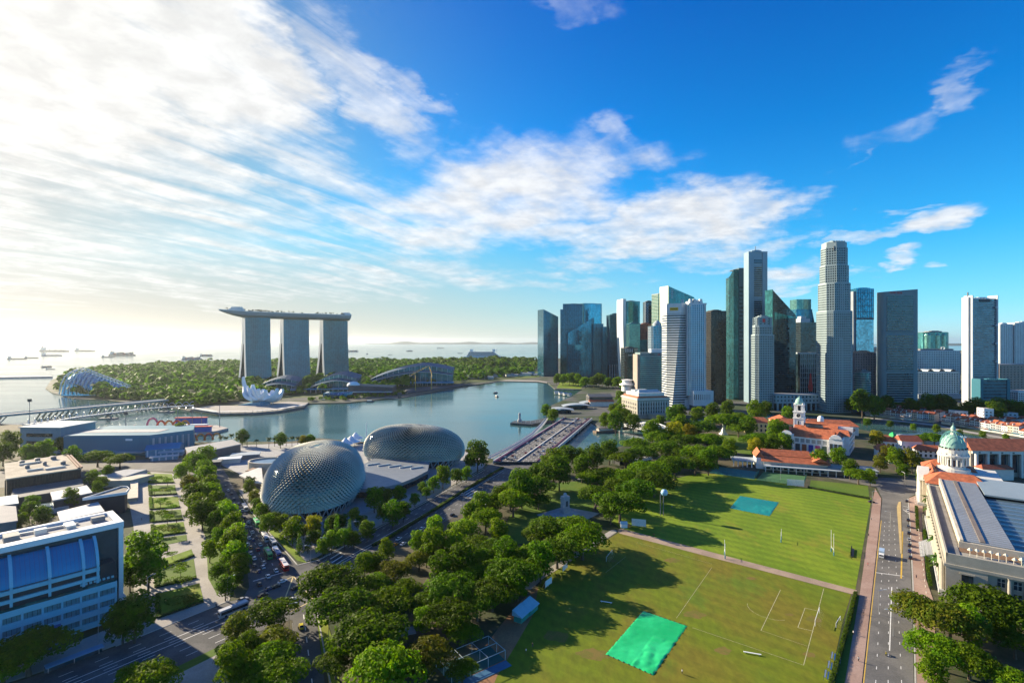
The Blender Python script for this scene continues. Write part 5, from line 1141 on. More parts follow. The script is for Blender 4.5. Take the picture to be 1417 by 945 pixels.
for k in range(9): y = 16 + k*2; mb.box(2, w - 2, y, y + 2, 20.5 - k*.0, 20.5 + .5*(9 - k) * .0 + .3)
mb.build('seat_row', mat('seat_grey', (.38, .38, .37), .8, var=.2, scale=.4), t); mb = MB()
for k in range(7): mb.bar((w + 3 + k*3.4, 1.5 + k*4, 3), (w + 3 + k*3.4, 1.5 + k*4, 17), 1.3)
mb.build('stair_opening', paleband, t); MB().box(w*.72, w*.80, -.2, .1, 15, 17).build('stand_sign', white, t); MB().box(4, w*.95, -6, 0, 3.5, 4.3).build('lower_canopy', paleband, t)
flat_block('floating_stage', 'wide pale floating stage deck beyond the blue seating stand', 'stage', [(112, 600), (205, 590), (300, 588), (316, 592), (300, 596), (230, 606), (150, 604)], 1.2, mat('stage_deck', (.36, .33, .30), .8, var=.15, scale=.1), concrete, -2, 0)
for k, (px, py, w, D, h, m, lab) in enumerate([(228, 628, 28, 22, 7, skyblue, 'blue gable-roofed shed beside the seating stand'), (238, 630, 20, 12, 4, zinc, 'white flat-topped tent beside the blue shed'), (228, 636, 22, 6, 3.4, zinc, 'long white awning in front of the blue shed')]):
    t = thing('shed', lab, 'shed', (*G(px, py), 0), R(24)); MB().box(-w/2, w/2, -D/2, D/2, 0, h).build('wall', mat('shed_wall', (.2, .35, .45), .7), t); MB().gable(-w/2 - 1, w/2 + 1, -D/2 - 1, D/2 + 1, h, h + (4 if k == 0 else 1.2)).build('roof', m, t)
    mb = MB()
    for q in range(4): mb.box(-w/2 + 1 + q*w/4, -w/2 + 2.2 + q*w/4, -D/2 - .15, -D/2 + .1, .3, h - .4)
    mb.build('wall_post', white, t)
flat_block('theatre_shed', 'long grey-roofed shed theatre with brownish walls near the palms', 'theatre', [(256, 619), (321, 608), (334, 614), (262, 629)], 10, mat('shed_roof', (.30, .30, .30), .8, var=.12), mat('shed_brown', (.17, .13, .12), .8, var=.15))
flat_block('green_fence', 'green hoarding in front of the grey-roofed shed theatre', 'fence', [(285, 637), (336, 625), (337, 626), (286, 639)], 4, mat('hoarding_green', (.06, .28, .20), .6), mat('hoarding_green', (.06, .28, .20), .6))
for k, (px, py, s, lab) in enumerate([(290, 645, 9, 'small dark-roofed kiosk beside the green hoarding'), (340, 634, 12, 'low grey pavilion at the pergola end'), (318, 640, 9, 'white flat-roofed gatehouse below the green hoarding')]):
    t = thing('gate_pavilion', lab, 'pavilion', (*G(px, py), 0), R(20)); MB().box(-s, s, -s*.5, s*.5, 0, 4).build('wall', [darkgrey, midgrey, offwhite][k], t); MB().box(-s - 1, s + 1, -s*.5 - 1, s*.5 + 1, 4, 4.7).build('roof', [midgrey, paleband, white][k], t)
# red and blue festival structures on the stage
red = mat('festival_red', (.62, .08, .04), .6, var=.1); orange = mat('festival_orange', (.65, .24, .05), .6, var=.1); pink = mat('festival_pink', (.6, .12, .22), .6); royal = mat('festival_blue', (.05, .12, .42), .5)
def arches(label, px, py, n, s, m1, m2, rot):
    t = thing('festival_arch', label, 'festival structure', (*G(px, py, 1.2), 1.2), rot)
    for k in range(n):
        mb = MB(); pts = [(k*s*.9 + s*.5*math.cos(a), 0, s*.85*math.sin(a)) for a in [math.pi*i/8 for i in range(9)]]; mb.path(pts, s*.11); mb.build('arch', (m1, m2)[k % 2], t)
arches('tall red and orange festival arches on the floating stage', 223, 592, 4, 11, red, orange, .1); arches('low orange festival arches at the shore beside the shed theatre', 255, 611, 5, 9, orange, red, .35); arches('single red festival hoop on the stage edge', 211, 589, 1, 12, pink, red, .5)
for k, (px, py, w, h, m, lab) in enumerate([(265, 586, 40, 8, royal, 'long blue stage backdrop on the floating stage'), (268, 591, 34, 3, pink, 'low pink stage front before the blue backdrop'), (277, 597, 26, 6, royal, 'short blue barge stage at the tip of the floating deck')]):
    t = thing('stage_set', lab, 'stage set', (*G(px, py, 1.2), 1.2), R(6)); MB().box(-w/2, w/2, -2, 2, 0, h).build('panel', m, t); MB().box(-w/2 - 1, w/2 + 1, -3, 3, h, h + .8).build('roof', red if k != 1 else white, t)
for k, (px, py) in enumerate([(186, 594), (194, 595), (202, 597), (216, 596), (232, 596), (246, 597)]):
    t = thing('festival_tent', f'small red and white tent on the floating stage, {ORD[k]} from the seating stand', 'tent', (*G(px, py, 1.2), 1.2), k, 'small tents on the floating stage'); MB().box(-3, 3, -3, 3, 0, 3).build('wall', [offwhite, red][k % 2], t); MB().lathe([(4.4, 3), (0, 5.6)], 4).build('roof', [red, orange][k % 2], t)
# viaduct and helix footbridge
def viaduct():
    a, b = Vector(G(-40, 579, 9)), Vector(G(232, 553.5, 9)); t = thing('viaduct', 'low concrete road viaduct on slanted legs reaching the lotus museum shore', 'bridge', (*a, 0)); b -= a; MB().bar((0, 0, 9), (*b, 9), 22, 2.2).build('deck', palestone, t); d_ = b.normalized(); n_ = Vector((-d_.y, d_.x))
    mb = MB()
    for s in (-11, 11): mb.bar((*(n_*s), 10.6), (*(b + n_*s), 10.6), .5, 1.4)
    mb.build('parapet', paleband, t)
    for f in (.02, .36, .62, .88):
        mb = MB(); c = b * f
        for q in range(-3, 4):
            for s in (-8, 8): mb.bar((*(c + d_*q*7 + n_*s*.5), -3), (*(c + d_*(q*7 + 8) + n_*s), 8), 1.5)
        mb.build('slanted_pier', palestone, t)
viaduct()
def helix():
    pts = [Vector((*G(px, py, 7), 7)) for px, py in [(34, 588), (70, 583), (110, 576.5), (150, 571.5), (190, 566.5), (230, 563), (268, 561)]]; t = thing('helix_footbridge', 'curved steel footbridge wrapped in a double helix frame', 'bridge', (pts[0].x, pts[0].y, 0)); o = Vector((pts[0].x, pts[0].y, 0)); pts = [p - o for p in pts]
    mb = MB(); hx = MB(); pr = None
    for k, (a, b) in enumerate(zip(pts[:-1], pts[1:])): mb.bar(a, b, 7, 1)
    tot = 120
    for i in range(tot + 1):
        s = i / tot * (len(pts) - 1); k = min(len(pts) - 2, int(s)); c = pts[k].lerp(pts[k+1], s - k); d_ = (pts[k+1] - pts[k]).normalized(); n_ = d_.cross(Vector((0, 0, 1))).normalized(); a = i * .62
        cur = [c + n_*(5.2*math.cos(a + q)) + Vector((0, 0, 1.5 + 5.2*math.sin(a + q))) for q in (0, math.pi)]
        if pr: 
            for u, v in zip(pr, cur): hx.tube(u, v, .35, n=4, cap=False)
        pr = cur
    mb.build('deck', paleband, t); hx.build('helix_frame', steel, t)
    for k in (1, 3, 5):
        mb = MB(); p = pts[k]
        for q in (-9, 9): mb.bar((p.x + q, p.y, -3), (p.x - q*.5, p.y, 6.5), 1.4); 
        mb.box(p.x - 12, p.x + 12, p.y - 5, p.y + 5, -2.5, 0); mb.build('pier', midgrey, t)
helix()
for k, (px, py, top, lab) in enumerate([(41, 592, 556, 'tall floodlight mast at the near end of the helix footbridge'), (174, 598, 574, 'floodlight mast on the stage edge before the footbridge piers'), (246, 589, 566, 'thin mast behind the blue stage backdrop'), (266, 588, 567, 'thin mast at the middle of the blue stage backdrop'), (279, 590, 569, 'thin mast at the end of the blue stage backdrop'), (304, 592, 560, 'tall mast standing alone at the tip of the floating stage')]):
    x, y = G(px, py); h = ZY(top, y); t = thing('floodlight_mast', lab, 'mast', (x, y, 0), 0, 'stage masts'); MB().tube((0, 0, 0), (0, 0, h), .5, .3, 6).build('pole', midgrey, t)
    if k < 2: MB().box(-2.5, 2.5, -.5, .5, h, h + 4).build('lamp_panel', darkgrey, t)

# ---------------------------------------------------------------- right side: the domed court and its long neighbour
def court():
    ang = math.atan2(-.6, .8); O = (191, 222)          # local x runs back from the road, local y along the road away from the camera
    t = thing('civic_hall', 'long grey civic hall with a flat zinc roof and giant columns along the road', 'civic building', (*O, 0), ang)
    z = 21; L = 138
    MB().box(0, 62, 0, L, 0, z - 2).build('wall', palestone, t)
    mb = MB(); mb.box(-1.2, 63, -1.2, L, z - 4.2, z - 3); mb.box(-.5, 62.5, -.5, L, z - 3, z); mb.build('entablature', palestone, t)
    mb = MB(); mb.prism([(6.5, 16), (23.5, 16), (23.5, L + 6), (6.5, L + 6)], z, z + 3.4); mb.build('zinc_roof', mat('zinc_roof', (.29, .31, .33), .5, .25, var=.1, scale=.08), t)
    MB().box(5.4, 6.6, 15, L + 6, z, z + 3.9).build('gutter_wall', cream, t); MB().box(12.4, 14.2, 17, L + 5, z + 3.4, z + 3.9).build('roof_walkway', mat('roof_walkway', (.17, .14, .12), .8, var=.2), t)
    mb = MB()
    for k in range(40): y = 18 + k*3.15; mb.box(6.6, 23.4, y, y + .12, z + 3.4, z + 3.5)
    mb.build('roof_seam', midgrey, t)
    MB().box(-.4, 4.6, 1, L - 3, z, z + .3).build('terrace', mat('terrace_floor', (.20, .19, .18), .85, var=.2), t)
    mb = MB(); mb.box(-.5, .2, -.5, L - 2, z, z + 1.4); mb.box(-.5, 24, -.5, .2, z, z + 1.4); mb.build('balustrade', palestone, t)
    r = random.Random(5)
    for k in range(8): x = 8 + k*2.3; mb = MB(); mb.lathe([(.9, 0), (.9, .3), (0, 1.2)], 8, (x, 6 + r.uniform(-2, 2), z + .3 + 2)); mb.tube((x, 6, z), (x, 6, z + 2.5), .1, n=4); mb.build('parasol', mat('parasol_cream', (.6, .55, .45), .8), t)
    MB().box(5, 40, 9, 15.5, z - .2, z + .25).build('roof_deck', mat('timber_deck', (.20, .12, .07), .8, var=.2), t); MB().box(5, 60, 14.5, 15.6, z, z + 3).build('roof_bar_wall', cream, t)
    # street front: giant order
    for k in range(22):
        y = 10 + k*5.4; MB().lathe([(1.0, 2.5), (.95, 12), (.8, z - 5.2), (1.15, z - 4.3)], 10, (-1.0, y, 0)).build('column', palestone, t)
        for r_ in range(2): MB().box(-.15, .12, y + 1.8, y + 3.8, 5 + r_*6, 8.6 + r_*6).build('window', winglass, t)
    MB().box(-2.4, 0, 8, L - 8, 0, 2.6).build('plinth', greystone, t)
    for k in range(5): MB().box(-4 - k*.8, -2.4, 55, 80, 0, 2.4 - k*.5).build('step', greystone, t)
    # near end wall: corner block with an arched window, then bays
    MB().box(-.6, 13, -1.0, 0, 0, z - 4.2).build('corner_block', palestone, t)
    o = MB().box(4.6, 8.4, -1.15, -.9, 9, 14.6).build('window', winglass, t); MB().box(4.2, 8.8, -1.5, -1.1, 8.4, 9).build('sill', palestone, o); MB().box(4.0, 9.0, -1.5, -1.1, 14.7, 15.4).build('lintel', palestone, o)
    for k in range(9):
        x = 16 + k*5.0
        for r_ in range(3):
            o = MB().box(x, x + 2.3, -.12, .1, 2 + r_*5.2, 5.3 + r_*5.2).build('window', winglass, t); MB().box(x - .25, x + 2.55, -.4, -.1, 1.6 + r_*5.2, 2 + r_*5.2).build('sill', palestone, o); mb = MB(); mb.box(x + 1.08, x + 1.2, -.2, -.1, 2 + r_*5.2, 5.3 + r_*5.2); mb.box(x, x + 2.3, -.2, -.1, 3.9 + r_*5.2, 4.0 + r_*5.2); mb.build('glazing_bar', offwhite, o)
        MB().lathe([(.75, .5), (.7, 9), (.6, z - 5), (.9, z - 4.2)], 10, (x + 3.6, -.7, 0)).build('column', palestone, t)
    MB().box(24.5, 62, 1, L + 24, z, z + 1.2).build('link_roof', mat('link_roof', (.10, .16, .20), .35, .3, var=.1, scale=.06), t)
    mb = MB()
    for k in range(14): mb.box(24.6, 62, 4 + k*8, 4.6 + k*8, z + 1.2, z + 1.9)
    mb.build('roof_truss', steel, t)
    MB().box(24.6, 62, L - 22, L + 24, z + 2.5, z + 3.4).build('upper_roof', mat('pale_link_roof', (.30, .36, .38), .5, .2, var=.06, scale=.1), t)
    # the domed court beyond
    t = thing('domed_court', 'domed court house with a green copper dome, drum of columns and red hipped roofs', 'civic building', (*O, 0), ang)
    MB().box(0, 40, L + 8, L + 76, 0, 19).build('wall', cream, t); MB().box(-2, 20, L + 26, L + 56, 0, 20).build('portico_wall', cream, t)
    mb = MB(); mb.box(-1, 41, L + 7, L + 77, 19, 20.6); mb.build('cornice', offwhite, t)
    for k in range(8): MB().lathe([(1.1, 2), (1.0, 11), (.85, 16.6), (1.3, 17.6)], 10, (-3.4, L + 28.5 + k*3.6, 0)).build('column', offwhite, t)
    MB().add([(-4.5, L + 25, 18), (-4.5, L + 57, 18), (-4.5, L + 41, 25), (2, L + 25, 18), (2, L + 57, 18), (2, L + 41, 25)], [(0, 2, 1), (3, 4, 5), (0, 3, 5, 2), (1, 2, 5, 4), (0, 1, 4, 3)]).build('pediment', offwhite, t)
    MB().box(-5, 1, L + 25, L + 57, 0, 2).build('steps', greystone, t)
    MB().gable(-1.5, 33, L + 6, L + 32, 20.6, 27, hip=9).build('roof', redtile, t); MB().gable(-1.5, 30, L + 60, L + 78, 20.6, 26, hip=8).build('roof', redtile, t); MB().gable(0, 8, L + 30, L + 62, 20.6, 24.5, 'y').build('roof', redtile, t)
    for k in range(7):
        for r_ in range(2): y = L + 10 + k*9; MB().box(-.12 if not 2 < k < 5 else -2.12, .1, y, y + 2.4, 4 + 7*r_, 9 + 7*r_).build('window', winglass, t)
    c = (16.4, L + 57.5, -3.0); MB().lathe([(16, 19), (16, 24), (14.6, 24.4), (14.6, 27)], 32, c).build('drum_base', offwhite, t)
    MB().lathe([(10.4, 26), (10.4, 38)], 32, c).build('drum', offwhite, t); MB().lathe([(14.6, 26.8), (10, 26.9)], 32, c).build('drum_terrace', offwhite, t)
    for k in range(16):
        a = 2*math.pi*(k + .5)/16; MB().lathe([(.85, 27), (.75, 36), (1.05, 37)], 8, (c[0] + 12.4*math.cos(a), c[1] + 12.4*math.sin(a), 0)).build('drum_column', offwhite, t)
        a = 2*math.pi*k/16; q = MB(); n_ = Vector((math.cos(a), math.sin(a), 0)); v = Vector((-n_.y, n_.x, 0)); p = Vector(c) + n_*10.5; q.add([tuple(p - v*.8 + Vector((0, 0, 29))), tuple(p + v*.8 + Vector((0, 0, 29))), tuple(p + v*.8 + Vector((0, 0, 34.5))), tuple(p - v*.8 + Vector((0, 0, 34.5)))], [(0, 1, 2, 3)]); q.build('drum_window', winglass, t)
    MB().lathe([(10, 37), (13.8, 37), (14.0, 38.6), (12.4, 39), (12.2, 43), (12.6, 43.6), (11, 43.8)], 32, c).build('drum_attic', offwhite, t)
    for k in range(20): a = 2*math.pi*k/20; q = MB(); q.lathe([(.75, -.8), (.75, .8)], 6, (c[0] + 12.0*math.cos(a), c[1] + 12.0*math.sin(a), 41)); q.build('attic_window', darkgrey, t)
    prof = [(11.4*math.cos(a), 43.6 + 11.5*math.sin(a)) for a in [R(90*k/14) for k in range(14)]]; MB().lathe(prof + [(1.6, 55)], 40, c).build('copper_dome', copper, t, True)
    mb = MB()
    for k in range(20):
        a = 2*math.pi*k/20
        for i in range(13):
            (r0, z0), (r1, z1) = prof[i], prof[i+1]; mb.bar((c[0] + r0*math.cos(a), c[1] + r0*math.sin(a), z0 + .05), (c[0] + r1*math.cos(a), c[1] + r1*math.sin(a), z1 + .05), .35, .35)
    mb.build('dome_rib', mat('copper_rib', (.15, .40, .37), .6), t)
    MB().lathe([(2.6, 54.6), (2.6, 55.6), (2.0, 55.8), (2.0, 59), (2.6, 59.3)], 14, c).build('lantern', offwhite, t); MB().lathe([(2.4, 59.3), (2.0, 61), (.8, 62.3), (.2, 63), (.15, 65), (0, 65)], 14, c).build('lantern_cap', copper, t, True)
court()
for o in [q for q in bpy.data.objects if q.parent and q.parent.name.startswith('domed_court') and q.name.split('.')[0] in ('drum_base', 'drum', 'drum_terrace', 'drum_column', 'drum_window', 'drum_attic', 'attic_window', 'copper_dome', 'dome_rib', 'lantern', 'lantern_cap')]:
    o.scale = (.66, .66, .86); o.location = (16.4 * .34, 195.5 * .34, 19 * .14)
d = 430; t = thing('arcaded_wing', 'long red-roofed wing with a white colonnade behind the domed court', 'building', (PX(1346, d), d, 0), R(-4)); zr, ze = ZY(610, d), ZY(623, d)
MB().box(0, 150, 2, 26, 0, ze).build('wall', mat('drab_wall', (.30, .28, .24), .8, var=.1), t); MB().gable(-2, 152, -1.5, 28, ze, zr, hip=6).build('roof', redtile, t); MB().box(-1, 151, -1, 0, ze - 2.6, ze).build('frieze', offwhite, t)  # plain grey-beige wall, darker than the white columns
for k in range(16): MB().box(2 + k*9, 3.8 + k*9, -1, 1, 0, ze - 2.6).build('column', offwhite, t); 
for k in range(15): MB().box(5 + k*9, 10 + k*9, 1.7, 2.1, 4, ze - 4).build('window', winglass, t)
for k in range(16): MB().box(4 + k*9, 5.4 + k*9, -1.2, -.9, ze - 2, ze - 1).build('frieze_opening', darkgrey, t)
MB().gable(0, 26, -10, 0, 9, 12, hip=3).build('porch_roof', darkredtile, t); MB().box(1, 25, -9, -1, 0, 9).build('porch_wall', offwhite, t)

# ---------------------------------------------------------------- clock-towered theatre, museum and the clubhouse
twhite = mat('theatre_white', (.78, .77, .74), .6, var=.05); tshade = mat('theatre_white_shaded', (.70, .71, .70), .65, var=.06)  # second white has the bluish shade of the side walls mixed in
def theatre():
    d = 536; ro = R(-39); X0 = PX(1081, d); t = thing('clock_theatre', 'white theatre with a clock tower, red roofs and hung banners', 'theatre', (X0, d, 0), ro); Lw = 55; z = 16
    MB().box(8, Lw - 8, 2, 26, 0, z).build('wall', twhite, t); MB().box(9, Lw - 9, 1.2, 2.4, z - 1.6, z).build('cornice', twhite, t)
    for x0, nm in ((0, 11.5), (Lw - 11.5, 11.5)):
        MB().box(x0, x0 + nm, -3, 28, 0, z + 2).build('wing_wall', twhite, t); c = x0 + nm/2; mb = MB(); pts = [(c + 5*math.cos(a), z + 2 + 4.0*math.sin(a)) for a in [math.pi*i/12 for i in range(13)]]
        mb.add([(x, -3.6, y) for x, y in pts] + [(x, -1.6, y) for x, y in pts], [tuple(range(13))[::-1]] + [(i, i+1, 14+i, 13+i) for i in range(12)]); mb.build('curved_pediment', twhite, t)
        for q in range(3): MB().box(c - 5 + q*3.7, c - 2.4 + q*3.7, -3.2, -2.9, 7, 13).build('window', winglass, t)
        MB().box(c - 4, c + 4, -3.25, -2.9, .3, 5.4).build('doorway', darkgrey, t)
    bc = [mat('banner_dark', (.05, .06, .07), .8), mat('banner_rust', (.30, .10, .05), .8), mat('banner_blue', (.03, .05, .30), .8), mat('banner_pink', (.55, .05, .22), .8), mat('banner_green', (.06, .11, .07), .8)]
    for k in range(5): x = 13 + k*6; MB().box(x, x + 4.2, 1.7, 2.1, 1.5, 8.6).build('banner', bc[k], t)
    for k in range(6): x = 12.8 + k*5; MB().box(x, x + 3.4, 1.75, 2.1, 10.4, 14.6).build('window', mat('pale_window', (.34, .37, .38), .2, .2, var=.2), t)
    MB().gable(8, Lw - 8, 1, 26, z, z + 7.5).build('roof', redtile, t); MB().gable(-.6, 8, -2, 28, z + 2, z + 6.5, 'y').build('roof', redtile, t); MB().gable(Lw - 9, Lw - 1, -2, 28, z + 2, z + 6.5, 'y').build('roof', redtile, t)
    for x in (8.7, Lw - 8.7): MB().prism(rect(x - .7, x + .7, .4, 27), z, z + 8.6, slope=lambda a, y: z + 8.8 - abs(y - 13.5)*.5).build('gable_wall', twhite, t)
    MB().box(8, 46, 26, 62, 0, 19).build('rear_hall', tshade, t); MB().gable(7, 47, 28, 46, 19, 26).build('roof', redtile, t); MB().gable(10, 45, 46, 63, 19, 25).build('roof', redtile, t); MB().box(18, 34, 31, 33, 22.5, 25).build('roof_light', greyglass, t)
    MB().box(Lw - 14, Lw + 4, 14, 66, 0, 19).build('side_wall', tshade, t); MB().gable(Lw - 15, Lw + 5, 13, 36, 19, 24, hip=3).build('roof', redtile, t); MB().gable(Lw - 15, Lw + 5, 42, 67, 19, 25, hip=5).build('roof', redtile, t); MB().box(Lw - 8, Lw + 5, 37, 41, 19, 25).build('stair_turret', twhite, t)
    for k in range(7):
        for r_ in range(3): MB().box(Lw + 3.9, Lw + 4.12, 17 + k*7, 19 + k*7, 3 + r_*5.2, 6 + r_*5.2).build('window', winglass, t)
    # clock tower between the two halls
    cx, cy = 10.5, 39; zt = 46
    MB().box(cx - 6.4, cx + 6.4, cy - 6.4, cy + 6.4, 0, 17).build('tower_base', twhite, t)
    mb = MB(); mb.box(cx - 4.9, cx + 4.9, cy - 4.9, cy + 4.9, 17, 38); mb.box(cx - 5.6, cx + 5.6, cy - 5.6, cy + 5.6, 31, 32); mb.box(cx - 5.6, cx + 5.6, cy - 5.6, cy + 5.6, 38, 39.2)
    for sx in (-1, 1):
        for sy in (-1, 1): mb.box(cx + sx*4.3 - .8, cx + sx*4.3 + .8, cy + sy*4.3 - .8, cy + sy*4.3 + .8, 17, 31); 
    mb.build('tower_shaft', twhite, t)
    mb = MB()
    for sx in (-1, 1):
        for sy in (-1, 1): mb.box(cx + sx*3.4 - 1.2, cx + sx*3.4 + 1.2, cy + sy*3.4 - 1.2, cy + sy*3.4 + 1.2, 39.2, 46); mb.lathe([(.9, 47.2), (.5, 48.6), (0, 49)], 6, (cx + sx*4, cy + sy*4, 0))
    mb.box(cx - 4.9, cx + 4.9, cy - 4.9, cy + 4.9, 46, 47.2); mb.build('belfry', twhite, t)
    for nx, ny, a in ((0, -1, 0), (-1, 0, -90)):
        p = Vector((cx + nx*5, cy + ny*5, 34.8)); 
        mb = MB(); n_ = Vector((nx, ny, 0)); v = Vector((-ny, nx, 0)); pts = [p + n_*.15 + v*2.3*math.cos(q) + Vector((0, 0, 2.3*math.sin(q))) for q in [2*math.pi*i/20 for i in range(20)]]; mb.add(pts, [tuple(range(20))]); o = mb.build('clock_face', mat('clock_dark', (.05, .055, .06), .4), t)
        mb = MB(); mb.bar(p + n_*.22, p + n_*.22 + Vector((0, 0, 1.9)), .25, .1); mb.bar(p + n_*.22, p + n_*.22 + v*1.2, .3, .1); mb.path([q + n_*.1 for q in pts] + [pts[0] + n_*.1], .18, 4); mb.build('clock_hands', twhite, o)
        for q in (-1, 1): pass
        mb = MB(); c0 = p + Vector((0, 0, -11)); mb.add([c0 + n_*.12 - v*.8, c0 + n_*.12 + v*.8, c0 + n_*.12 + v*.8 + Vector((0, 0, 5)), c0 + n_*.12 - v*.8 + Vector((0, 0, 5))], [(0, 1, 2, 3)]); mb.build('tower_window', darkgrey, t)
    MB().lathe([(4.2, 47.2), (4.2, 49), (3.9, 51), (2.9, 53), (1.5, 54.4), (.4, 55), (.3, 56.5), (0, 57)], 20, (cx, cy, 0)).build('tower_dome', copper, t, True)
    for o in t.children:
        if o.name.split('.')[0] in ('tower_shaft', 'belfry', 'clock_face', 'tower_window', 'tower_dome'): o.scale.z = .97
    MB().lathe([(3.2, 26), (3.2, 29), (2.6, 31), (0, 32.4)], 14, (28, 60, 0)).build('roof_cupola', twhite, t, True)
theatre()
d = 640; t = thing('museum_building', 'long cream museum with red hipped roofs behind the riverside trees', 'museum', (PX(1031, d), d, 0), R(-17))
mb = MB(); mb.box(0, 92, 0, 18, 0, 13); mb.box(36, 60, 18, 50, 0, 12); mb.build('wall', mat('museum_cream', (.62, .50, .26), .7, var=.08), t); MB().gable(-1, 30, -1, 19, 13, 19, hip=7).build('roof', redtile, t); MB().gable(30, 94, -1, 19, 13, 18.5, hip=7).build('roof', redtile, t); MB().gable(35, 61, 17, 52, 12, 18.5, 'y', hip=6).build('roof', redtile, t)
for k in range(18):
    for r_ in range(2): MB().box(2.6 + k*5, 4.6 + k*5, -.12, .1, 2 + r_*5.4, 5.4 + r_*5.4).build('window', winglass, t)
MB().gable(70, 130, 14, 40, 11, 17, hip=7).build('roof', redtile, t); MB().box(71, 129, 15, 39, 0, 11).build('rear_wing', offwhite, t)
d = 455; t = thing('cricket_clubhouse', 'low clubhouse with tiered red tile roofs and a white verandah by the lawn', 'clubhouse', (PX(1057, d), d, 0), R(-19)); 
MB().box(0, 50, 0, 26, 0, 9).build('wall', offwhite, t); MB().gable(-2, 52, -3, 14, 8, 11.5).build('lower_roof', redtile, t); MB().gable(-1, 40, 10, 26, 11, 15.5, hip=1).build('roof', redtile, t); MB().gable(38, 50, -2, 24, 10, 13.5, 'y').build('wing_roof', redtile, t); MB().gable(-7, 1, 2, 24, 10, 15.5, 'y').build('gable_roof', redtile, t); MB().box(-6, 0, 2, 24, 0, 10).build('gable_wall', twhite, t)
MB().box(-26, -6, 4, 20, 5, 6).build('verandah_roof', paleband, t)
for k in range(6): MB().box(-25 + k*3.8, -24.2 + k*3.8, 3.8, 4.6, 0, 5).build('verandah_post', twhite, t)
MB().box(-1, 84, -9, -1, 4.6, 5.3).build('canopy', paleband, t); MB().box(50, 86, -2, 14, 0, 5.4).build('flat_wing', midgrey, t); MB().box(49.5, 87, -3, 14.5, 5.4, 6.2).build('flat_roof', mat('flat_roof_grey', (.27, .30, .31), .7, var=.1), t)
for k in range(14): MB().box(k*6, k*6 + .5, -9, -8.5, 0, 4.6).build('canopy_post', twhite, t)
for k in range(10): MB().box(2 + k*4.7, 5 + k*4.7, -.12, .1, 1, 4.4).build('window', winglass, t)
def house(label, px, py, w, D, h, rot, rm=None, green=False, hip=3):
    t = thing('villa', label, 'house', (*G(px, py), 0), R(rot)); MB().box(-w/2, w/2, -D/2, D/2, 0, h).build('wall', twhite, t); MB().gable(-w/2 - 1, w/2 + 1, -D/2 - 1, D/2 + 1, h, h + 5, hip=hip).build('roof', rm or redtile, t)
    for k in range(int(w / 4)):
        for r_ in range(2): MB().box(-w/2 + 1.4 + k*4, -w/2 + 3.2 + k*4, -D/2 - .12, -D/2 + .1, 1.2 + r_*4.2, 3.8 + r_*4.2).build('window', winglass, t)
    if green: MB().lathe([(3.6, h + 4), (3, h + 7), (0, h + 9)], 4, (2, 0, 0)).build('green_canopy', mat('vivid_green', (.02, .42, .12), .6), t)
    return t
house('white villa with a red roof and a vivid green canopy on top', 1232, 622, 20, 20, 10, -25, green=True); house('white box-fronted villa beside the green-topped one', 1256, 626, 18, 14, 13, -12, darkredtile, hip=1); house('low red-roofed annex between the villa and the domed court', 1285, 632, 22, 14, 7, -20)
house('narrow white house with a red roof nearest the theatre side wall', 1220, 632, 10, 14, 8, -25); house('low tiled pavilion by the road below the palms', 1246, 640, 26, 10, 4, -6, darkredtile)
t = thing('curved_river_building', 'pale curved low building beyond the villas at the riverside', 'building', (*G(1285, 612), 0)); mb = MB(); mb.lathe([(26, 0), (26, 7), (20, 8), (20, 0)], 26, (0, 0, 0), 1.6, .6); mb.build('wall', mat('pale_blue_wall', (.42, .50, .55), .6), t)

# ---------------------------------------------------------------- shophouses along the quay
swall = [twhite, offwhite, mat('shop_cream', (.60, .52, .38), .7), mat('shop_pale_blue', (.42, .50, .56), .7), mat('shop_grey', (.42, .42, .42), .7)]
sname = ['white', 'off-white', 'cream', 'pale blue', 'grey']
rr = random.Random(21)
def shop_proto(wm, rm, h):
    t = thing('shophouse', 'shophouse', 'shophouse', (0, -900, 0)); w = 6.4; D = 20
    MB().box(-w/2, w/2, 0, D, 0, h).build('wall', wm, t); MB().gable(-w/2 - .05, w/2 + .05, -1.2, D*.62, h, h + 3.4).build('roof', rm, t); MB().box(-w/2, w/2, D*.62, D, h, h + .4).build('rear_roof', mat('rear_roof', (.30, .16, .10), .8, var=.2), t)
    mb = MB(); mb.box(-w/2 - .25, -w/2 + .15, -.6, D*.6, h - .2, h + 2.2); mb.build('party_wall', twhite, t); MB().box(-w/2, w/2, -3, 0, 3.4, 3.9).build('awning', rr.choice([darkredtile, midgrey, standblue]), t)
    for r_ in range(2 if h < 10 else 3):
        for q in (-1, 0, 1): MB().box(q*1.9 - .55, q*1.9 + .55, -.1, .1, 4.6 + r_*3.1 - .2, 6.4 + r_*3.1).build('window', winglass, t)
    return t
protos = []
for i in range(5):
    for h in (8.5, 11.5): protos.append((shop_proto(swall[i], redtile if (i + int(h)) % 3 == 0 else darkredtile, h), i, h))
qa, qb, qc = Vector(G(1196, 575)), Vector(G(1300, 586)), Vector(G(1440, 610))
qpts = []
for row, back in ((0, 3), (1, 29), (2, 55), (3, 82)):
    for a, b in ((qa, qb), (qb, qc)):
        dv = (b - a).normalized(); nr = Vector((-dv.y, dv.x)); L = (b - a).length; n = int(L / 6.6)
        for k in range(n): qpts.append((row, a + dv*(k + .5)*6.6 + nr*back, math.atan2(dv.y, dv.x)))
rows = {0: 'on the quay', 1: 'in the second row behind the quay', 2: 'in the third row behind the quay', 3: 'in the last row before the towers'}
cnt = {}; used = set()
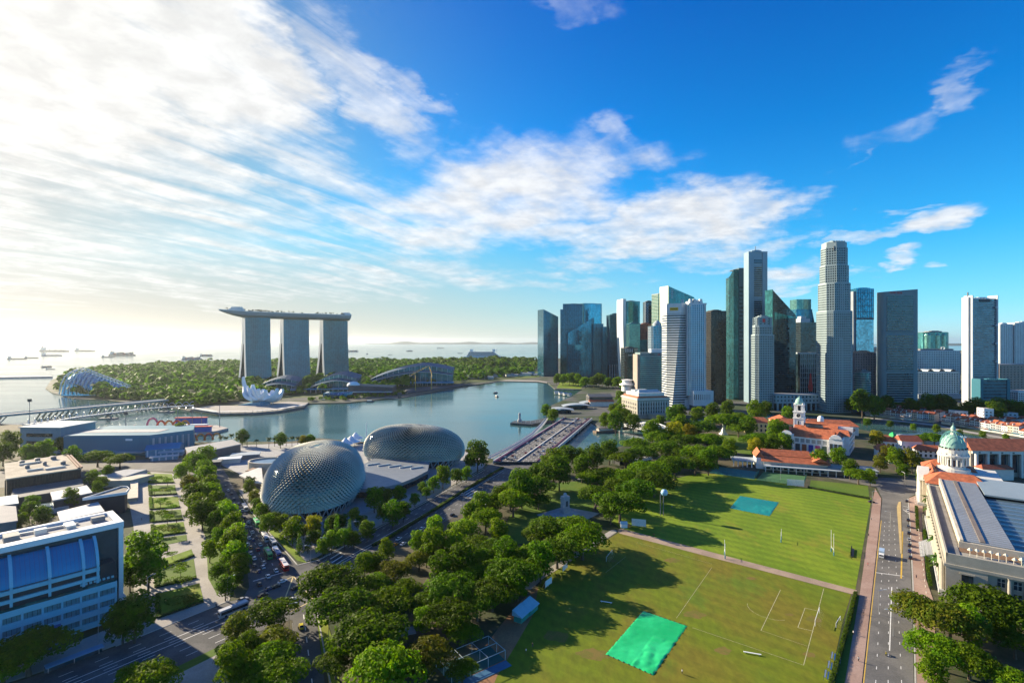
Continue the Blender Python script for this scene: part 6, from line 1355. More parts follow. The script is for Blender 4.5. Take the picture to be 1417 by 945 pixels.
for row, p, a in qpts:
    if p.x < PX(1180, p.y) or p.x > PX(1440, p.y) or rr.random() < (.0, .05, .12, .3)[row]: continue
    i = rr.randrange(len(protos)); t0, ci, h = protos[i]
    hn = 'tall' if h > 10 else 'low'; key = (row,); cnt[key] = cnt.get(key, 0) + 1
    lab = f'{hn} {sname[ci]} shophouse {rows[row]}, {ORD[cnt[key]-1]} from the downstream end'
    if i not in used: used.add(i); t0.location = (p.x, p.y, 0); t0.rotation_euler = (0, 0, a); t0['label'] = lab; t0['group'] = 'riverside shophouses'
    else: dup(t0, (p.x, p.y, 0), a, (1, 1, rr.uniform(.92, 1.1)), lab, 'riverside shophouses')
for q, (t0, _, _) in enumerate(protos):
    if q not in used:
        for ch in list(t0.children): bpy.data.objects.remove(ch)
        bpy.data.objects.remove(t0)
for k, (px, py, w, h) in enumerate([(1368, 590, 9, 24), (1330, 583, 14, 15), (1395, 589, 20, 18)]):
    t = thing('quay_block', ('tall white stair block standing among the shophouse roofs', 'white flat-roofed block among the shophouses nearest the copper dome', 'pale blue-walled block among the shophouse roofs')[k], 'building', (*G(px, py), 0), R(-14)); punched(t, rect(-w/2, w/2, 0, 14), 0, h, [twhite, twhite, swall[3]][k], darkglass, 4, 2.2, 4.5, 2.2)
sheet('quay_walk', W([(1196, 577), (1251, 582), (1293, 587), (1343, 597), (1440, 613), (1440, 615.5), (1343, 599.5), (1293, 589), (1251, 584), (1196, 579)]), .04, paving)

# ---------------------------------------------------------------- trees: a few built kinds, copied and turned
def leaf_mat(name, c1, c2, trans=.42):
    """leaves of one tree kind: two greens by clump, some light passes through"""
    m = bpy.data.materials.new(name); m.use_nodes = True; t = NT(m.node_tree); b = t.n['Principled BSDF']; out = t.n['Material Output']
    co = t.new('ShaderNodeTexCoord').outputs['Object']; oi = t.new('ShaderNodeObjectInfo').outputs['Random']
    c = t.mix(t.rng(t.noise(co, .28, 3, .6), .36, .66), c4(c1), c4(c2))
    g = t.new('ShaderNodeNewGeometry').outputs['Random Per Island']
    f = t.m('MULTIPLY', t.rng(g, 0, 1, .78, 1.22, 'LINEAR'), t.rng(oi, 0, 1, .75, 1.3, 'LINEAR'))
    hs = t.new('ShaderNodeHueSaturation'); t.put(hs.inputs['Color'], c); t.put(hs.inputs['Value'], f); t.put(hs.inputs['Hue'], t.rng(oi, 0, 1, .485, .51, 'LINEAR'))
    t.put(b.inputs['Base Color'], hs.outputs[0]); b.inputs['Roughness'].default_value = .6; b.inputs['Specular IOR Level'].default_value = .08
    tr = t.new('ShaderNodeBsdfTranslucent'); t.put(tr.inputs['Color'], t.mix(1.0, hs.outputs[0], (1.25, 1.35, .45, 1), 'MULTIPLY')); mx = t.new('ShaderNodeMixShader'); mx.inputs[0].default_value = trans
    t.l.new(b.outputs[0], mx.inputs[1]); t.l.new(tr.outputs[0], mx.inputs[2]); t.l.new(mx.outputs[0], out.inputs[0]); return m
bark = mat('bark', (.10, .075, .055), .9, var=.3, scale=.8)
LEAF = {'dark': leaf_mat('dark_leaves', (.042, .095, .003), (.095, .165, .004)), 'mid': leaf_mat('mid_leaves', (.068, .14, .003), (.135, .205, .004)),
        'bright': leaf_mat('bright_leaves', (.095, .19, .003), (.18, .26, .003), .45), 'olive': leaf_mat('olive_leaves', (.085, .11, .006), (.15, .145, .012)),
        'gold': leaf_mat('gold_leaves', (.19, .19, .008), (.26, .23, .010), .45), 'rust': leaf_mat('rust_leaves', (.06, .095, .005), (.125, .12, .009)),
        'palm': leaf_mat('palm_leaves', (.035, .075, .012), (.07, .12, .018), .25)}
def crown_mesh(seed, lobes, leaf, n_per, rad=(.9, 1.05)):
    r = random.Random(seed); mb = MB()
    for (c, s) in lobes:
        c = Vector(c); n = int(n_per * (s[0] * s[1] + s[0] * s[2]) / 2)
        for k in range(n):
            z = r.uniform(-.55, 1); a = r.uniform(0, 2*math.pi); q = math.sqrt(max(0, 1 - z*z)); dv = Vector((q*math.cos(a), q*math.sin(a), z))
            wob = 1 + .28 * mnoise.noise(dv * 2.1 + c * .37) + .10 * mnoise.noise(dv * 6 + c)
            rr_ = r.uniform(*rad) * wob if r.random() < .86 else r.uniform(.55, .9)
            p = c + Vector((dv.x * s[0], dv.y * s[1], dv.z * s[2])) * rr_
            nr = (dv + Vector((r.gauss(0, .45), r.gauss(0, .45), r.gauss(.25, .4)))).normalized(); u = nr.orthogonal().normalized(); v = nr.cross(u); ang = r.uniform(0, 6.28); u, v = u*math.cos(ang) + v*math.sin(ang), v*math.cos(ang) - u*math.sin(ang)
            l = leaf * r.uniform(.6, 1.35)
            mb.add([p - u*l, p - v*l*.62 + nr*l*.12, p + u*l, p + v*l*.62 - nr*l*.1], [(0, 1, 2, 3)])
    return mb
def trunk_mesh(h, r0, lobes, seed):
    r = random.Random(seed); mb = MB(); top = Vector((r.uniform(-.3, .3), r.uniform(-.3, .3), h)); mb.tube((0, 0, 0), top * .5, r0*1.15, r0*.8, 8, False); mb.tube(top * .5, top, r0*.8, r0*.55, 8, False)
    for c, s in lobes:
        e = Vector(c) - Vector((0, 0, s[2]*.2)); m = top.lerp(e, .5) + Vector((0, 0, -.1*h)); mb.tube(top*.9, m, r0*.42, r0*.28, 5, False); mb.tube(m, e, r0*.28, r0*.08, 5, False)
    return mb
def umbrella_lobes(seed, W_, Hc, n, flat=.42):
    r = random.Random(seed); out = []
    for k in range(n):
        a = 2.4*k + r.uniform(-.4, .4); q = math.sqrt((k + .5) / n) * W_ * .36; s = W_ * r.uniform(.14, .215)
        out.append(((q*math.cos(a), q*math.sin(a), Hc * (1 - .26*(q/(W_*.36))**2) + r.uniform(-.6, .6)), (s, s*r.uniform(.85, 1.15), s*flat*r.uniform(1.2, 1.75))))
    return out
def round_lobes(seed, W_, Hc, n):
    r = random.Random(seed); out = []
    for k in range(n):
        a = 2.4*k; f = (k + .5)/n; z = Hc + (f - .5) * W_ * .8; q = W_ * .27 * math.sin(math.pi*(.25 + .6*f)); s = W_ * r.uniform(.17, .25)
        out.append(((q*math.cos(a), q*math.sin(a), z), (s, s, s*.82)))
    out.append(((0, 0, Hc), (W_*.3, W_*.3, W_*.33))); return out
KIND = {}
def tree_kind(key, name, adj, W_, Hc, lobes, trunk_h, r0, leafm, leaf, n_per, seed):
    t = thing(name, 'tree', 'tree', (0, -900, 0)); trunk_mesh(trunk_h, r0, lobes, seed).build('trunk', bark, t); crown_mesh(seed, lobes, leaf, n_per).build('crown', LEAF[leafm], t)
    KIND[key] = [t, W_, Hc, adj, False]
for i, lm in enumerate(('dark', 'dark', 'mid', 'bright', 'olive', 'rust', 'mid')):
    lb = umbrella_lobes(30 + i, 22, 11.5 + (i % 2), 13 + i % 3); adj = {'dark': 'broad dark green', 'mid': 'broad mid green', 'bright': 'broad yellow-green', 'olive': 'broad olive', 'rust': 'broad rust-tinged'}[lm]
    tree_kind(f'U{lm}{"" if f"U{lm}" not in KIND else 2}', 'rain_tree', adj, 22, 11.5, lb, 6.0, .65, lm, .46, 30, 30 + i)
for i, lm in enumerate(('dark', 'mid', 'bright', 'olive', 'gold', 'rust', 'mid')):
    lb = round_lobes(60 + i, 10, 7.2, 10); adj = {'dark': 'rounded dark green', 'mid': 'rounded mid green', 'bright': 'rounded yellow-green', 'olive': 'rounded olive', 'gold': 'golden yellow', 'rust': 'rounded rust-brown'}[lm]
    tree_kind(f'R{lm}{"" if f"R{lm}" not in KIND else 2}', 'broadleaf_tree', adj, 10, 7.2, lb, 4.5, .28, lm, .38, 50, 60 + i)
lb = [((0, 0, 2.2 + k*1.5), (1.7 - k*.22, 1.7 - k*.22, 1.3)) for k in range(6)]; tree_kind('C', 'conical_tree', 'narrow conical dark', 4, 6, lb, 3, .2, 'dark', .3, 60, 90)
lb = [((0, 0, 5.2), (3.4, 3.4, .9)), ((1.6, .8, 5.9), (2.4, 2.4, .8)), ((-1.8, -1, 5.6), (2.2, 2.6, .7)), ((0, -2.2, 5), (2, 2, .7))]; tree_kind('F', 'feathery_tree', 'flat-topped feathery', 8, 5.3, lb, 4, .18, 'mid', .3, 34, 95)
def palm():
    r = random.Random(8); t = thing('palm_tree', 'tree', 'palm tree', (0, -900, 0)); hh = 9.0; MB().tube((0, 0, 0), (.2, .1, hh), .28, .2, 7).build('trunk', bark, t); mb = MB()
    for k in range(20):
        a = 2*math.pi*k/20*3 + r.uniform(-.2, .2); el = r.uniform(-.25, 1.0); u = Vector((math.cos(a), math.sin(a), 0)); w2 = Vector((-u.y, u.x, 0)); L = r.uniform(3, 4.2); prev = None
        for i in range(7):
            s = i/6; c = Vector((.2, .1, hh)) + u*(L*s*math.cos(el*.6)) + Vector((0, 0, L*(s*math.sin(el) - .62*s*s))); wv = .62*math.sin(math.pi*min(1, s*.9 + .12)); row = [c - w2*wv - Vector((0, 0, wv*.5)), c, c + w2*wv - Vector((0, 0, wv*.5))]
            if prev: mb.add(prev + row, [(0, 3, 4, 1), (1, 4, 5, 2)])
            prev = row
    mb.build('crown', LEAF['palm'], t); KIND['P'] = [t, 7.4, 9.0, 'slender feather-leaved', False]
palm()
tr_rnd = random.Random(99)
def plant(kind, x, y, sc, label, group, sz=None):
    K = KIND[kind]; s = (sc, sc, sc * (sz or tr_rnd.uniform(.9, 1.12))); rz = tr_rnd.uniform(0, 6.28)
    if not K[4]:
        K[4] = True; o = K[0]; o.location = (x, y, 0); o.rotation_euler = (0, 0, rz); o.scale = s; o['label'] = label; o['group'] = group; return o
    return dup(K[0], (x, y, 0), rz, s, label, group)
def place_px(kind, px, py, wpx):
    """world position and scale of a crown seen at (px, py) with a width of wpx"""
    K = KIND[kind]; sc = 1.0
    for _ in range(6): z = K[2]*sc*.97; d = (H - z) * F / (py - CY); sc = wpx / F * d / K[1]
    return (px - CX) / F * d, d, sc
LANDMARK = {'the box junction': (400, 820), 'the egg-shaped dome': (430, 690), 'the war memorial': (782, 712), 'the white obelisk': (1001, 600), 'the clubhouse': (1085, 650), 'the road': (1262, 822), 'the copper dome': (1300, 680),
            'the waterfront': (300, 612), 'the garden avenue': (195, 760), 'the busy avenue': (340, 715), 'the brown hall': (60, 670), 'the floating stage': (300, 592), 'the road bridge': (800, 600), 'the promontory lawn': (790, 533), 'the tall granite tower': (1150, 571), 'the downstream end': (1196, 579)}
def ordered(lst, name, at=None):
    q = Vector(G(*LANDMARK[name])); return sorted(lst, key=lambda e: (Vector(G(e[1], e[2])) - q).length)
def stand(group, where, lst, fit=None):
    """lst of (kind, px, py, width); labels count outwards from a landmark within each look"""
    n = {}; placed = [(e[0], *place_px(*e), e[3]) for e in lst]; q = Vector(G(*LANDMARK[where[1]])); placed.sort(key=lambda e: (Vector((e[1], e[2])) - q).length)
    look = lambda k, w: ('large ' if w > 58 else ('small ' if w < 20 else ''), KIND[k][3]); total = {}
    for e in placed: total[look(e[0], e[4])] = total.get(look(e[0], e[4]), 0) + 1
    for kind, x, y, sc, w in placed:
        key = look(kind, w); n[key] = n.get(key, 0) + 1; cat = {'P': 'palm', 'C': 'conifer'}.get(kind, 'tree')
        lab = f'{key[0]}{key[1]} {cat} {where[0]}' + (f', {ORD[n[key]-1]} from {where[1]}' if total[key] > 1 else '')
        plant(kind, x, y, sc * (fit or {'U': 1.24, 'R': 1.14}.get(kind[0], 1.0)), lab, group, .92 if kind[0] == 'U' else None)
stand('trees in the park belt by the junction', ('in the park', 'the box junction'), [
    ('Udark', 456, 803, 78), ('Udark2', 475, 838, 74), ('Umid', 535, 830, 60), ('Rmid2', 505, 782, 28), ('Rmid', 519, 779, 24), ('Rbright', 535, 762, 22), ('Umid2', 520, 806, 42), ('Udark', 510, 876, 92), ('Udark2', 465, 915, 48),
    ('Ubright', 533, 925, 92), ('Uolive', 545, 788, 44), ('Uolive', 580, 772, 36), ('Rmid', 579, 750, 26), ('Umid', 560, 812, 38), ('Rbright', 601, 730, 24), ('Rmid2', 601, 758, 36), ('Rmid', 590, 768, 24), ('Uolive', 590, 906, 70), ('Umid2', 640, 925, 40), ('Rmid', 585, 860, 28),
    ('Udark', 624, 812, 66), ('Udark2', 626, 850, 60), ('Udark', 595, 832, 48), ('Ubright', 641, 732, 42), ('Rbright', 628, 757, 34), ('Umid', 657, 750, 38), ('Ubright', 672, 717, 44), ('Udark', 660, 832, 52), ('Udark2', 681, 817, 56), ('Umid2', 682, 788, 44), ('Rdark', 610, 790, 34), ('Rdark', 640, 778, 40), ('Umid', 655, 790, 44), ('Umid', 640, 872, 44)])
stand('trees round the war memorial', ('near the war memorial', 'the box junction'), [
    ('Udark2', 707, 792, 64), ('Umid', 733, 767, 50), ('Rdark', 717, 812, 30), ('Rdark', 748, 780, 38), ('Umid2', 748, 737, 42), ('Udark', 771, 760, 52), ('Udark2', 760, 730, 50), ('Umid', 797, 729, 58), ('Umid2', 806, 744, 60), ('Udark', 783, 745, 44), ('Rmid', 730, 790, 28), ('Udark', 680, 757, 40), ('Rbright', 690, 735, 26), ('Umid2', 668, 770, 36), ('Rdark', 700, 768, 34)])
stand('trees along the drive by the bridge end', ('beside the bridge approach', 'the egg-shaped dome'), [
    ('Rdark', 661, 631, 32), ('Rmid2', 650, 640, 16), ('Rmid', 652, 713, 26), ('Rmid2', 666, 702, 26), ('Rdark', 682, 697, 24), ('Umid', 676, 712, 34), ('Rmid', 692, 686, 24), ('Umid2', 714, 673, 38), ('Umid', 740, 657, 42), ('Ubright', 710, 692, 46), ('Udark', 757, 652, 50), ('Udark2', 740, 672, 46), ('Rdark', 722, 678, 36), ('Rdark', 786, 632, 24), ('Rmid', 803, 634, 24), ('Rdark', 822, 636, 26), ('Rmid2', 768, 640, 26), ('Rmid', 756, 641, 20), ('Rdark', 774, 655, 34), ('Umid', 706, 690, 34), ('Umid', 745, 690, 30)])
stand('trees between the river and the lawn', ('by the river park', 'the war memorial'), [
    ('Udark', 835, 655, 40), ('Umid', 860, 658, 40), ('Udark2', 824, 684, 42), ('Udark', 858, 693, 60), ('Umid2', 890, 648, 40), ('Udark', 905, 663, 48), ('Udark2', 880, 676, 46), ('Umid', 915, 645, 40), ('Rdark', 843, 625, 26), ('Umid', 880, 613, 32), ('Umid2', 915, 603, 36), ('Rgold', 934, 602, 26), ('Rgold', 954, 600, 20), ('Udark', 967, 590, 40), ('Umid', 1002, 580, 40), ('Umid2', 1022, 580, 34), ('Rmid', 1046, 571, 24), ('Umid', 979, 607, 38), ('Udark', 921, 618, 40), ('Udark2', 888, 626, 36), ('Umid', 962, 625, 42), ('Udark', 934, 641, 46), ('Umid2', 992, 625, 36), ('Udark2', 903, 655, 44), ('Udark', 946, 608, 36), ('Rmid', 940, 590, 26), ('Umid', 865, 632, 34), ('Udark', 938, 624, 36), ('Rmid2', 902, 600, 26), ('Umid2', 852, 672, 40), ('Rdark', 845, 705, 30), ('Udark', 962, 640, 34), ('Rdark', 980, 640, 26), ('Rdark', 805, 650, 26), ('Umid', 820, 660, 34)])
stand('trees round the white obelisk lawn', ('by the white obelisk lawn', 'the white obelisk'), [
    ('Umid', 1022, 588, 34), ('Udark', 1048, 603, 42), ('Rmid2', 1076, 600, 30), ('Umid2', 1060, 608, 34), ('Rgold', 1045, 617, 22), ('Rgold', 1058, 612, 18), ('Rdark', 1070, 617, 24), ('Rmid', 1010, 620, 22), ('Rdark', 1035, 590, 24), ('Rmid', 1086, 612, 22)], 1.03)
stand('trees round the theatre and villas', ('near the theatre and villas', 'the clubhouse'), [
    ('Rmid', 1134, 634, 26), ('Rmid2', 1160, 634, 24), ('Umid', 1188, 652, 36), ('Rdark', 1176, 648, 22), ('Rgold', 1213, 608, 20), ('Rolive', 1228, 628, 22), ('Rmid', 1240, 634, 26), ('Rolive', 1262, 637, 26), ('Rdark', 1276, 660, 16), ('Rmid', 1204, 660, 18), ('Udark', 1293, 602, 34), ('Udark2', 1278, 604, 26), ('Rdark', 1250, 650, 18), ('Rolive', 1218, 640, 20)], 1.03)
stand('trees on the lawn before the civic hall', ('in front of the civic hall', 'the road'), [
    ('Urust', 1272, 842, 62), ('Urust', 1315, 858, 72), ('Umid', 1293, 893, 64), ('Umid2', 1342, 910, 60), ('Udark', 1368, 834, 84), ('Udark2', 1405, 886, 50), ('Umid', 1398, 938, 52), ('Rmid', 1340, 870, 40), ('Rdark', 1385, 860, 40), ('Rmid', 1290, 930, 36), ('Udark', 1410, 845, 44)])
stand('palms before the civic hall', ('beside the civic hall', 'the copper dome'), [('P', 1284, 688, 20), ('P', 1288, 704, 20), ('P', 1293, 720, 22), ('P', 1296, 744, 24), ('P', 1300, 768, 26), ('P', 1299, 782, 24)])
stand('trees along the busy avenue', ('lining the busy avenue', 'the waterfront'), [
    ('Rmid', 266, 636, 24), ('Rmid2', 286, 630, 26), ('Rdark', 273, 642, 26), ('Rmid', 283, 651, 28), ('Rbright', 251, 652, 20), ('Rmid2', 286, 661, 28), ('Rolive', 262, 668, 26), ('Rmid', 289, 672, 30), ('Rdark', 270, 684, 34), ('Rmid2', 291, 685, 30), ('Rmid', 274, 698, 36), ('Rdark', 280, 708, 38), ('Rmid', 300, 696, 26), ('Rmid2', 309, 706, 28), ('Rbright', 317, 717, 32), ('Rmid', 320, 730, 34), ('Rbright', 324, 743, 36), ('Rmid2', 322, 756, 38), ('Rbright', 326, 769, 36), ('Rmid', 332, 783, 30), ('Rbright', 290, 762, 24), ('Rdark', 300, 722, 28), ('Rmid', 303, 745, 24), ('Rdark', 302, 789, 24), ('Rdark', 312, 812, 28), ('Rmid2', 317, 772, 26), ('Rdark', 328, 800, 18)], 1.03)
stand('trees in the planted beds', ('in the planted beds', 'the waterfront'), [('F', 216, 662, 14), ('F', 232, 664, 14), ('F', 214, 678, 14), ('F', 236, 676, 12), ('F', 222, 694, 16), ('F', 238, 700, 16), ('F', 224, 710, 18), ('F', 232, 716, 16), ('F', 220, 730, 16), ('F', 242, 735, 16), ('F', 238, 765, 14), ('F', 250, 790, 18)])
stand('trees beside the barrel-roofed block', ('beside the barrel-roofed block', 'the garden avenue'), [('Rmid', 199, 770, 54), ('Rmid2', 205, 788, 44), ('Rdark', 186, 855, 50), ('Rdark', 170, 862, 44), ('Umid', 40, 892, 84), ('Umid', 5, 915, 70), ('Rdark', 180, 800, 28)])
stand('trees on the traffic island', ('on the island below the junction', 'the box junction'), [('Udark', 374, 846, 62), ('Rrust', 328, 873, 36), ('Rrust', 336, 886, 34), ('Uolive', 378, 887, 58), ('Umid2', 376, 909, 64), ('Umid', 384, 932, 66), ('Rdark', 313, 908, 28), ('Rmid', 322, 926, 44), ('Umid', 345, 928, 54), ('Ubright', 204, 938, 66), ('Rmid', 180, 938, 34), ('Rdark', 345, 902, 34)])
stand('trees in the gardens round the domes', ('in the garden below the domes', 'the busy avenue'), [
    ('P', 343, 660, 12), ('P', 349, 664, 12), ('Rmid', 345, 676, 18), ('Rolive', 352, 686, 18), ('Rdark', 357, 698, 20), ('Rmid2', 362, 708, 22), ('Rmid', 370, 724, 24), ('Rdark', 381, 718, 17), ('Rmid', 390, 722, 24), ('Rbright', 405, 733, 32), ('Rgold', 434, 728, 24), ('C', 414, 752, 12), ('C', 426, 748, 12), ('Rdark', 436, 745, 20), ('C', 452, 733, 13), ('C', 466, 732, 14), ('Rmid', 459, 748, 26), ('Rmid2', 477, 744, 24), ('Rdark', 490, 745, 22), ('Rgold', 490, 711, 18), ('Rdark', 508, 734, 24), ('Rdark', 474, 722, 18), ('Rdark', 454, 726, 16), ('Rdark', 438, 730, 16), ('Rmid', 518, 690, 28), ('Rolive', 533, 686, 24), ('Rmid2', 553, 683, 22), ('Rdark', 543, 711, 30), ('Rdark', 558, 706, 24), ('Rmid', 530, 708, 22), ('Rdark', 584, 675, 14), ('Rmid', 600, 668, 20), ('Rmid2', 613, 660, 24), ('Rdark', 632, 657, 20), ('Rmid', 645, 655, 18), ('Rdark', 500, 722, 20), ('C', 484, 732, 12), ('Rdark', 462, 726, 22), ('Rmid', 446, 758, 20), ('Rmid', 372, 706, 18), ('Rdark', 420, 735, 16), ('Rdark', 402, 727, 16), ('Rmid', 574, 690, 16), ('Rdark', 590, 680, 14)], 1.03)
stand('trees by the seating stand', ('by the seating stand', 'the brown hall'), [('Rmid', 14, 617, 26), ('Rdark', 4, 628, 24), ('Rmid2', 40, 630, 22), ('Rmid', 62, 627, 24), ('Rbright', 46, 636, 16), ('Rdark', 84, 617, 18), ('Rmid', 104, 614, 16), ('Rmid', 100, 634, 22), ('Umid', 135, 630, 32), ('Umid2', 152, 634, 20), ('Umid', 166, 634, 30), ('Rmid', 128, 662, 18), ('Rmid2', 142, 668, 14), ('Rdark', 150, 655, 14), ('Rmid', 135, 676, 14), ('Rmid', 98, 690, 20), ('Rdark', 40, 708, 20), ('Rdark', 58, 716, 22), ('Rmid', 30, 722, 16), ('Rdark', 45, 696, 18), ('Rmid', 248, 598, 22), ('Rdark', 240, 602, 16)])
stand('palms on the waterfront', ('on the waterfront', 'the floating stage'), [('P', 306, 604, 10), ('P', 313, 604, 10), ('P', 320, 603, 10), ('P', 328, 604, 12), ('Rdark', 335, 606, 16), ('P', 342, 604, 12), ('P', 355, 608, 9), ('P', 372, 608, 10), ('P', 380, 606, 10), ('Rdark', 388, 609, 16), ('P', 396, 606, 10), ('P', 404, 606, 10), ('P', 412, 607, 10), ('Rgold', 420, 611, 12), ('P', 428, 606, 10), ('Rdark', 430, 609, 14)])
stand('trees round the old hotel', ('round the old hotel', 'the road bridge'), [('Rdark', 852, 587, 22), ('Rmid', 838, 583, 18), ('Rdark', 866, 580, 18), ('Rmid', 858, 575, 20), ('Rdark', 877, 585, 20), ('Rmid2', 850, 569, 16), ('Rdark', 862, 558, 16), ('Rmid', 858, 548, 14), ('Rmid', 765, 575, 16), ('Rdark', 756, 570, 14), ('Rdark', 930, 575, 18), ('Rdark', 940, 571, 20), ('Rmid', 914, 583, 14), ('Rdark', 985, 572, 20), ('Rmid', 965, 574, 20), ('Rdark', 1006, 568, 18), ('Rdark', 1060, 566, 16), ('Rmid', 1090, 572, 16)])
lst = []; r_ = random.Random(14)
for k in range(22): lst.append((r_.choice(['Rdark', 'Rmid', 'Rmid2']), 770 + k*4.6 + r_.uniform(-2, 2), 524 + k*.35 + r_.uniform(-2, 3), r_.uniform(8, 13)))
stand('trees at the head of the bay', ('below the blue glass cluster', 'the promontory lawn'), lst)
lst = []
for k in range(30): lst.append((r_.choice(['Rdark', 'Rdark', 'Udark']), 1180 + k*8 + r_.uniform(-3, 3), 561 + max(0, k - 10)*.5 + r_.uniform(-3, 3), r_.uniform(16, 26)))
stand('trees behind the shophouses', ('behind the shophouses', 'the tall granite tower'), lst)
lst = []
for k in range(7): lst.append((r_.choice(['Rdark', 'Rmid']), 1200 + k*32, 584 + k*3.8 + r_.uniform(-1, 1), r_.uniform(7, 10)))
stand('small trees on the quay', ('on the shophouse quay', 'the downstream end'), lst)

# far woodland of the gardens: one mass nobody could count
def woodland(name, pts, n, smin, smax, seed, m):
    r = random.Random(seed); w_ = W(pts); xs = [p[0] for p in w_]; ys = [p[1] for p in w_]; mb = MB(); k = 0
    def inside(x, y):
        c = False; j = len(w_) - 1
        for i in range(len(w_)):
            if (w_[i][1] > y) != (w_[j][1] > y) and x < (w_[j][0]-w_[i][0])*(y-w_[i][1])/(w_[j][1]-w_[i][1]) + w_[i][0]: c = not c
            j = i
        return c
    while k < n:
        x, y = r.uniform(min(xs), max(xs)), r.uniform(min(ys), max(ys))
        if not inside(x, y): continue
        k += 1; s = r.uniform(smin, smax) * (.75 + .5*abs(mnoise.noise((x*.01, y*.01, 0)))); hh = s * r.uniform(.9, 1.4)
        for q in range(16):
            z = r.uniform(-.2, 1); a = r.uniform(0, 6.28); e = math.sqrt(max(0, 1 - z*z)); dv = Vector((e*math.cos(a), e*math.sin(a), z)); p = Vector((x, y, hh*.9)) + Vector((dv.x*s, dv.y*s, dv.z*s*.8)); nr = (dv + Vector((r.gauss(0, .3), r.gauss(0, .3), .3))).normalized(); u = nr.orthogonal().normalized()*s*.5; v = nr.cross(u)
            mb.add([p - u, p - v, p + u, p + v], [(0, 1, 2, 3)])
    struct(mb.build(name, m), 'stuff')
woodland('woodland', [(100, 548), (140, 550), (220, 557), (300, 556), (345, 552), (560, 538), (640, 529), (735, 519), (738, 500.5), (600, 500.5), (420, 499.5), (300, 502.5), (205, 507), (130, 512), (95, 518), (85, 528)], 3600, 7, 15, 5, LEAF['dark'])
woodland('woodland', [(78, 541), (104, 548), (100, 520), (84, 528), (76, 535)], 60, 5, 9, 6, LEAF['dark'])
woodland('woodland', [(620, 511), (742, 513), (742, 500.5), (600, 500.5)], 300, 12, 20, 7, LEAF['dark'])

woodland('woodland', [(118, 548), (142, 551.5), (225, 559.5), (258, 565.5), (290, 561), (330, 557), (345, 550), (225, 552), (150, 546)], 260, 5, 10, 8, LEAF['dark'])
woodland('woodland', [(420, 556), (480, 554.5), (560, 546.5), (560, 543), (480, 550), (425, 553)], 90, 3, 5, 9, LEAF['dark'])

# ---------------------------------------------------------------- vehicles
tyre = mat('tyre_rubber', (.02, .02, .02), .9, var=0); carglass = mat('car_glass', (.02, .025, .03), .08, .2, var=0, spec=.7); lampm = mat('headlamp', (.75, .75, .72), .2, var=0); rearm = mat('tail_lamp', (.45, .02, .02), .3, var=0)
def paint(name, c): return mat('paint_' + name, c, .28, .15, var=.03, spec=.6)
CARC = {'white': (.75, .76, .77), 'silver': (.42, .44, .46), 'black': (.02, .021, .024), 'dark blue': (.02, .05, .16), 'red': (.42, .02, .02), 'grey': (.13, .14, .15), 'yellow': (.62, .50, .01), 'light blue': (.22, .38, .55), 'orange': (.62, .26, .02)}
def car_proto(c):
    t = thing('car', 'car', 'car', (0, -900, 0)); m = paint(c.replace(' ', '_'), CARC[c]); L, Wd = 4.4, 1.8
    def sec(x, wb, z0, zt): return [(x, -wb, z0), (x, wb, z0), (x, wb, zt*.75 + z0*.25), (x, wb*.9, zt), (x, -wb*.9, zt), (x, -wb, zt*.75 + z0*.25)]
    mb = MB(); ss = [sec(-2.2, .78, .38, .72), sec(-2.1, .86, .28, .92), sec(-1.2, .9, .26, .98), sec(.7, .9, .26, .95), sec(1.9, .86, .28, .80), sec(2.2, .74, .36, .60)]
    for a, b in zip(ss[:-1], ss[1:]):
        o = len(mb.v); mb.add(a + b, [(k, (k+1) % 6, 6 + (k+1) % 6, 6 + k) for k in range(6)])
    mb.add(ss[0], [tuple(range(6))[::-1]]); mb.add(ss[-1], [tuple(range(6))]); mb.add([(-1.1, -.62, 1.44), (.2, -.62, 1.44), (.2, .62, 1.44), (-1.1, .62, 1.44)], [(0, 1, 2, 3)]); mb.build('body', m, t)
    mb = MB(); a = [(-1.9, -.80, .95), (1.1, -.80, .94), (1.1, .80, .94), (-1.9, .80, .95)]; b = [(-1.15, -.64, 1.43), (.25, -.64, 1.43), (.25, .64, 1.43), (-1.15, .64, 1.43)]; mb.add(a + b, [(0, 1, 5, 4), (1, 2, 6, 5), (2, 3, 7, 6), (3, 0, 4, 7)]); mb.build('cabin_window', carglass, t)
    for sx in (-1.35, 1.35):
        for sy in (-1, 1): MB().tube((sx, sy*.72, .32), (sx, sy*.92, .32), .32, n=10).build('wheel', tyre, t)
    for sy in (-1, 1): MB().box(2.1, 2.22, sy*.6 - .16, sy*.6 + .16, .56, .70).build('headlight', lampm, t); MB().box(-2.22, -2.12, sy*.6 - .16, sy*.6 + .16, .62, .78).build('tail_light', rearm, t)
    return t
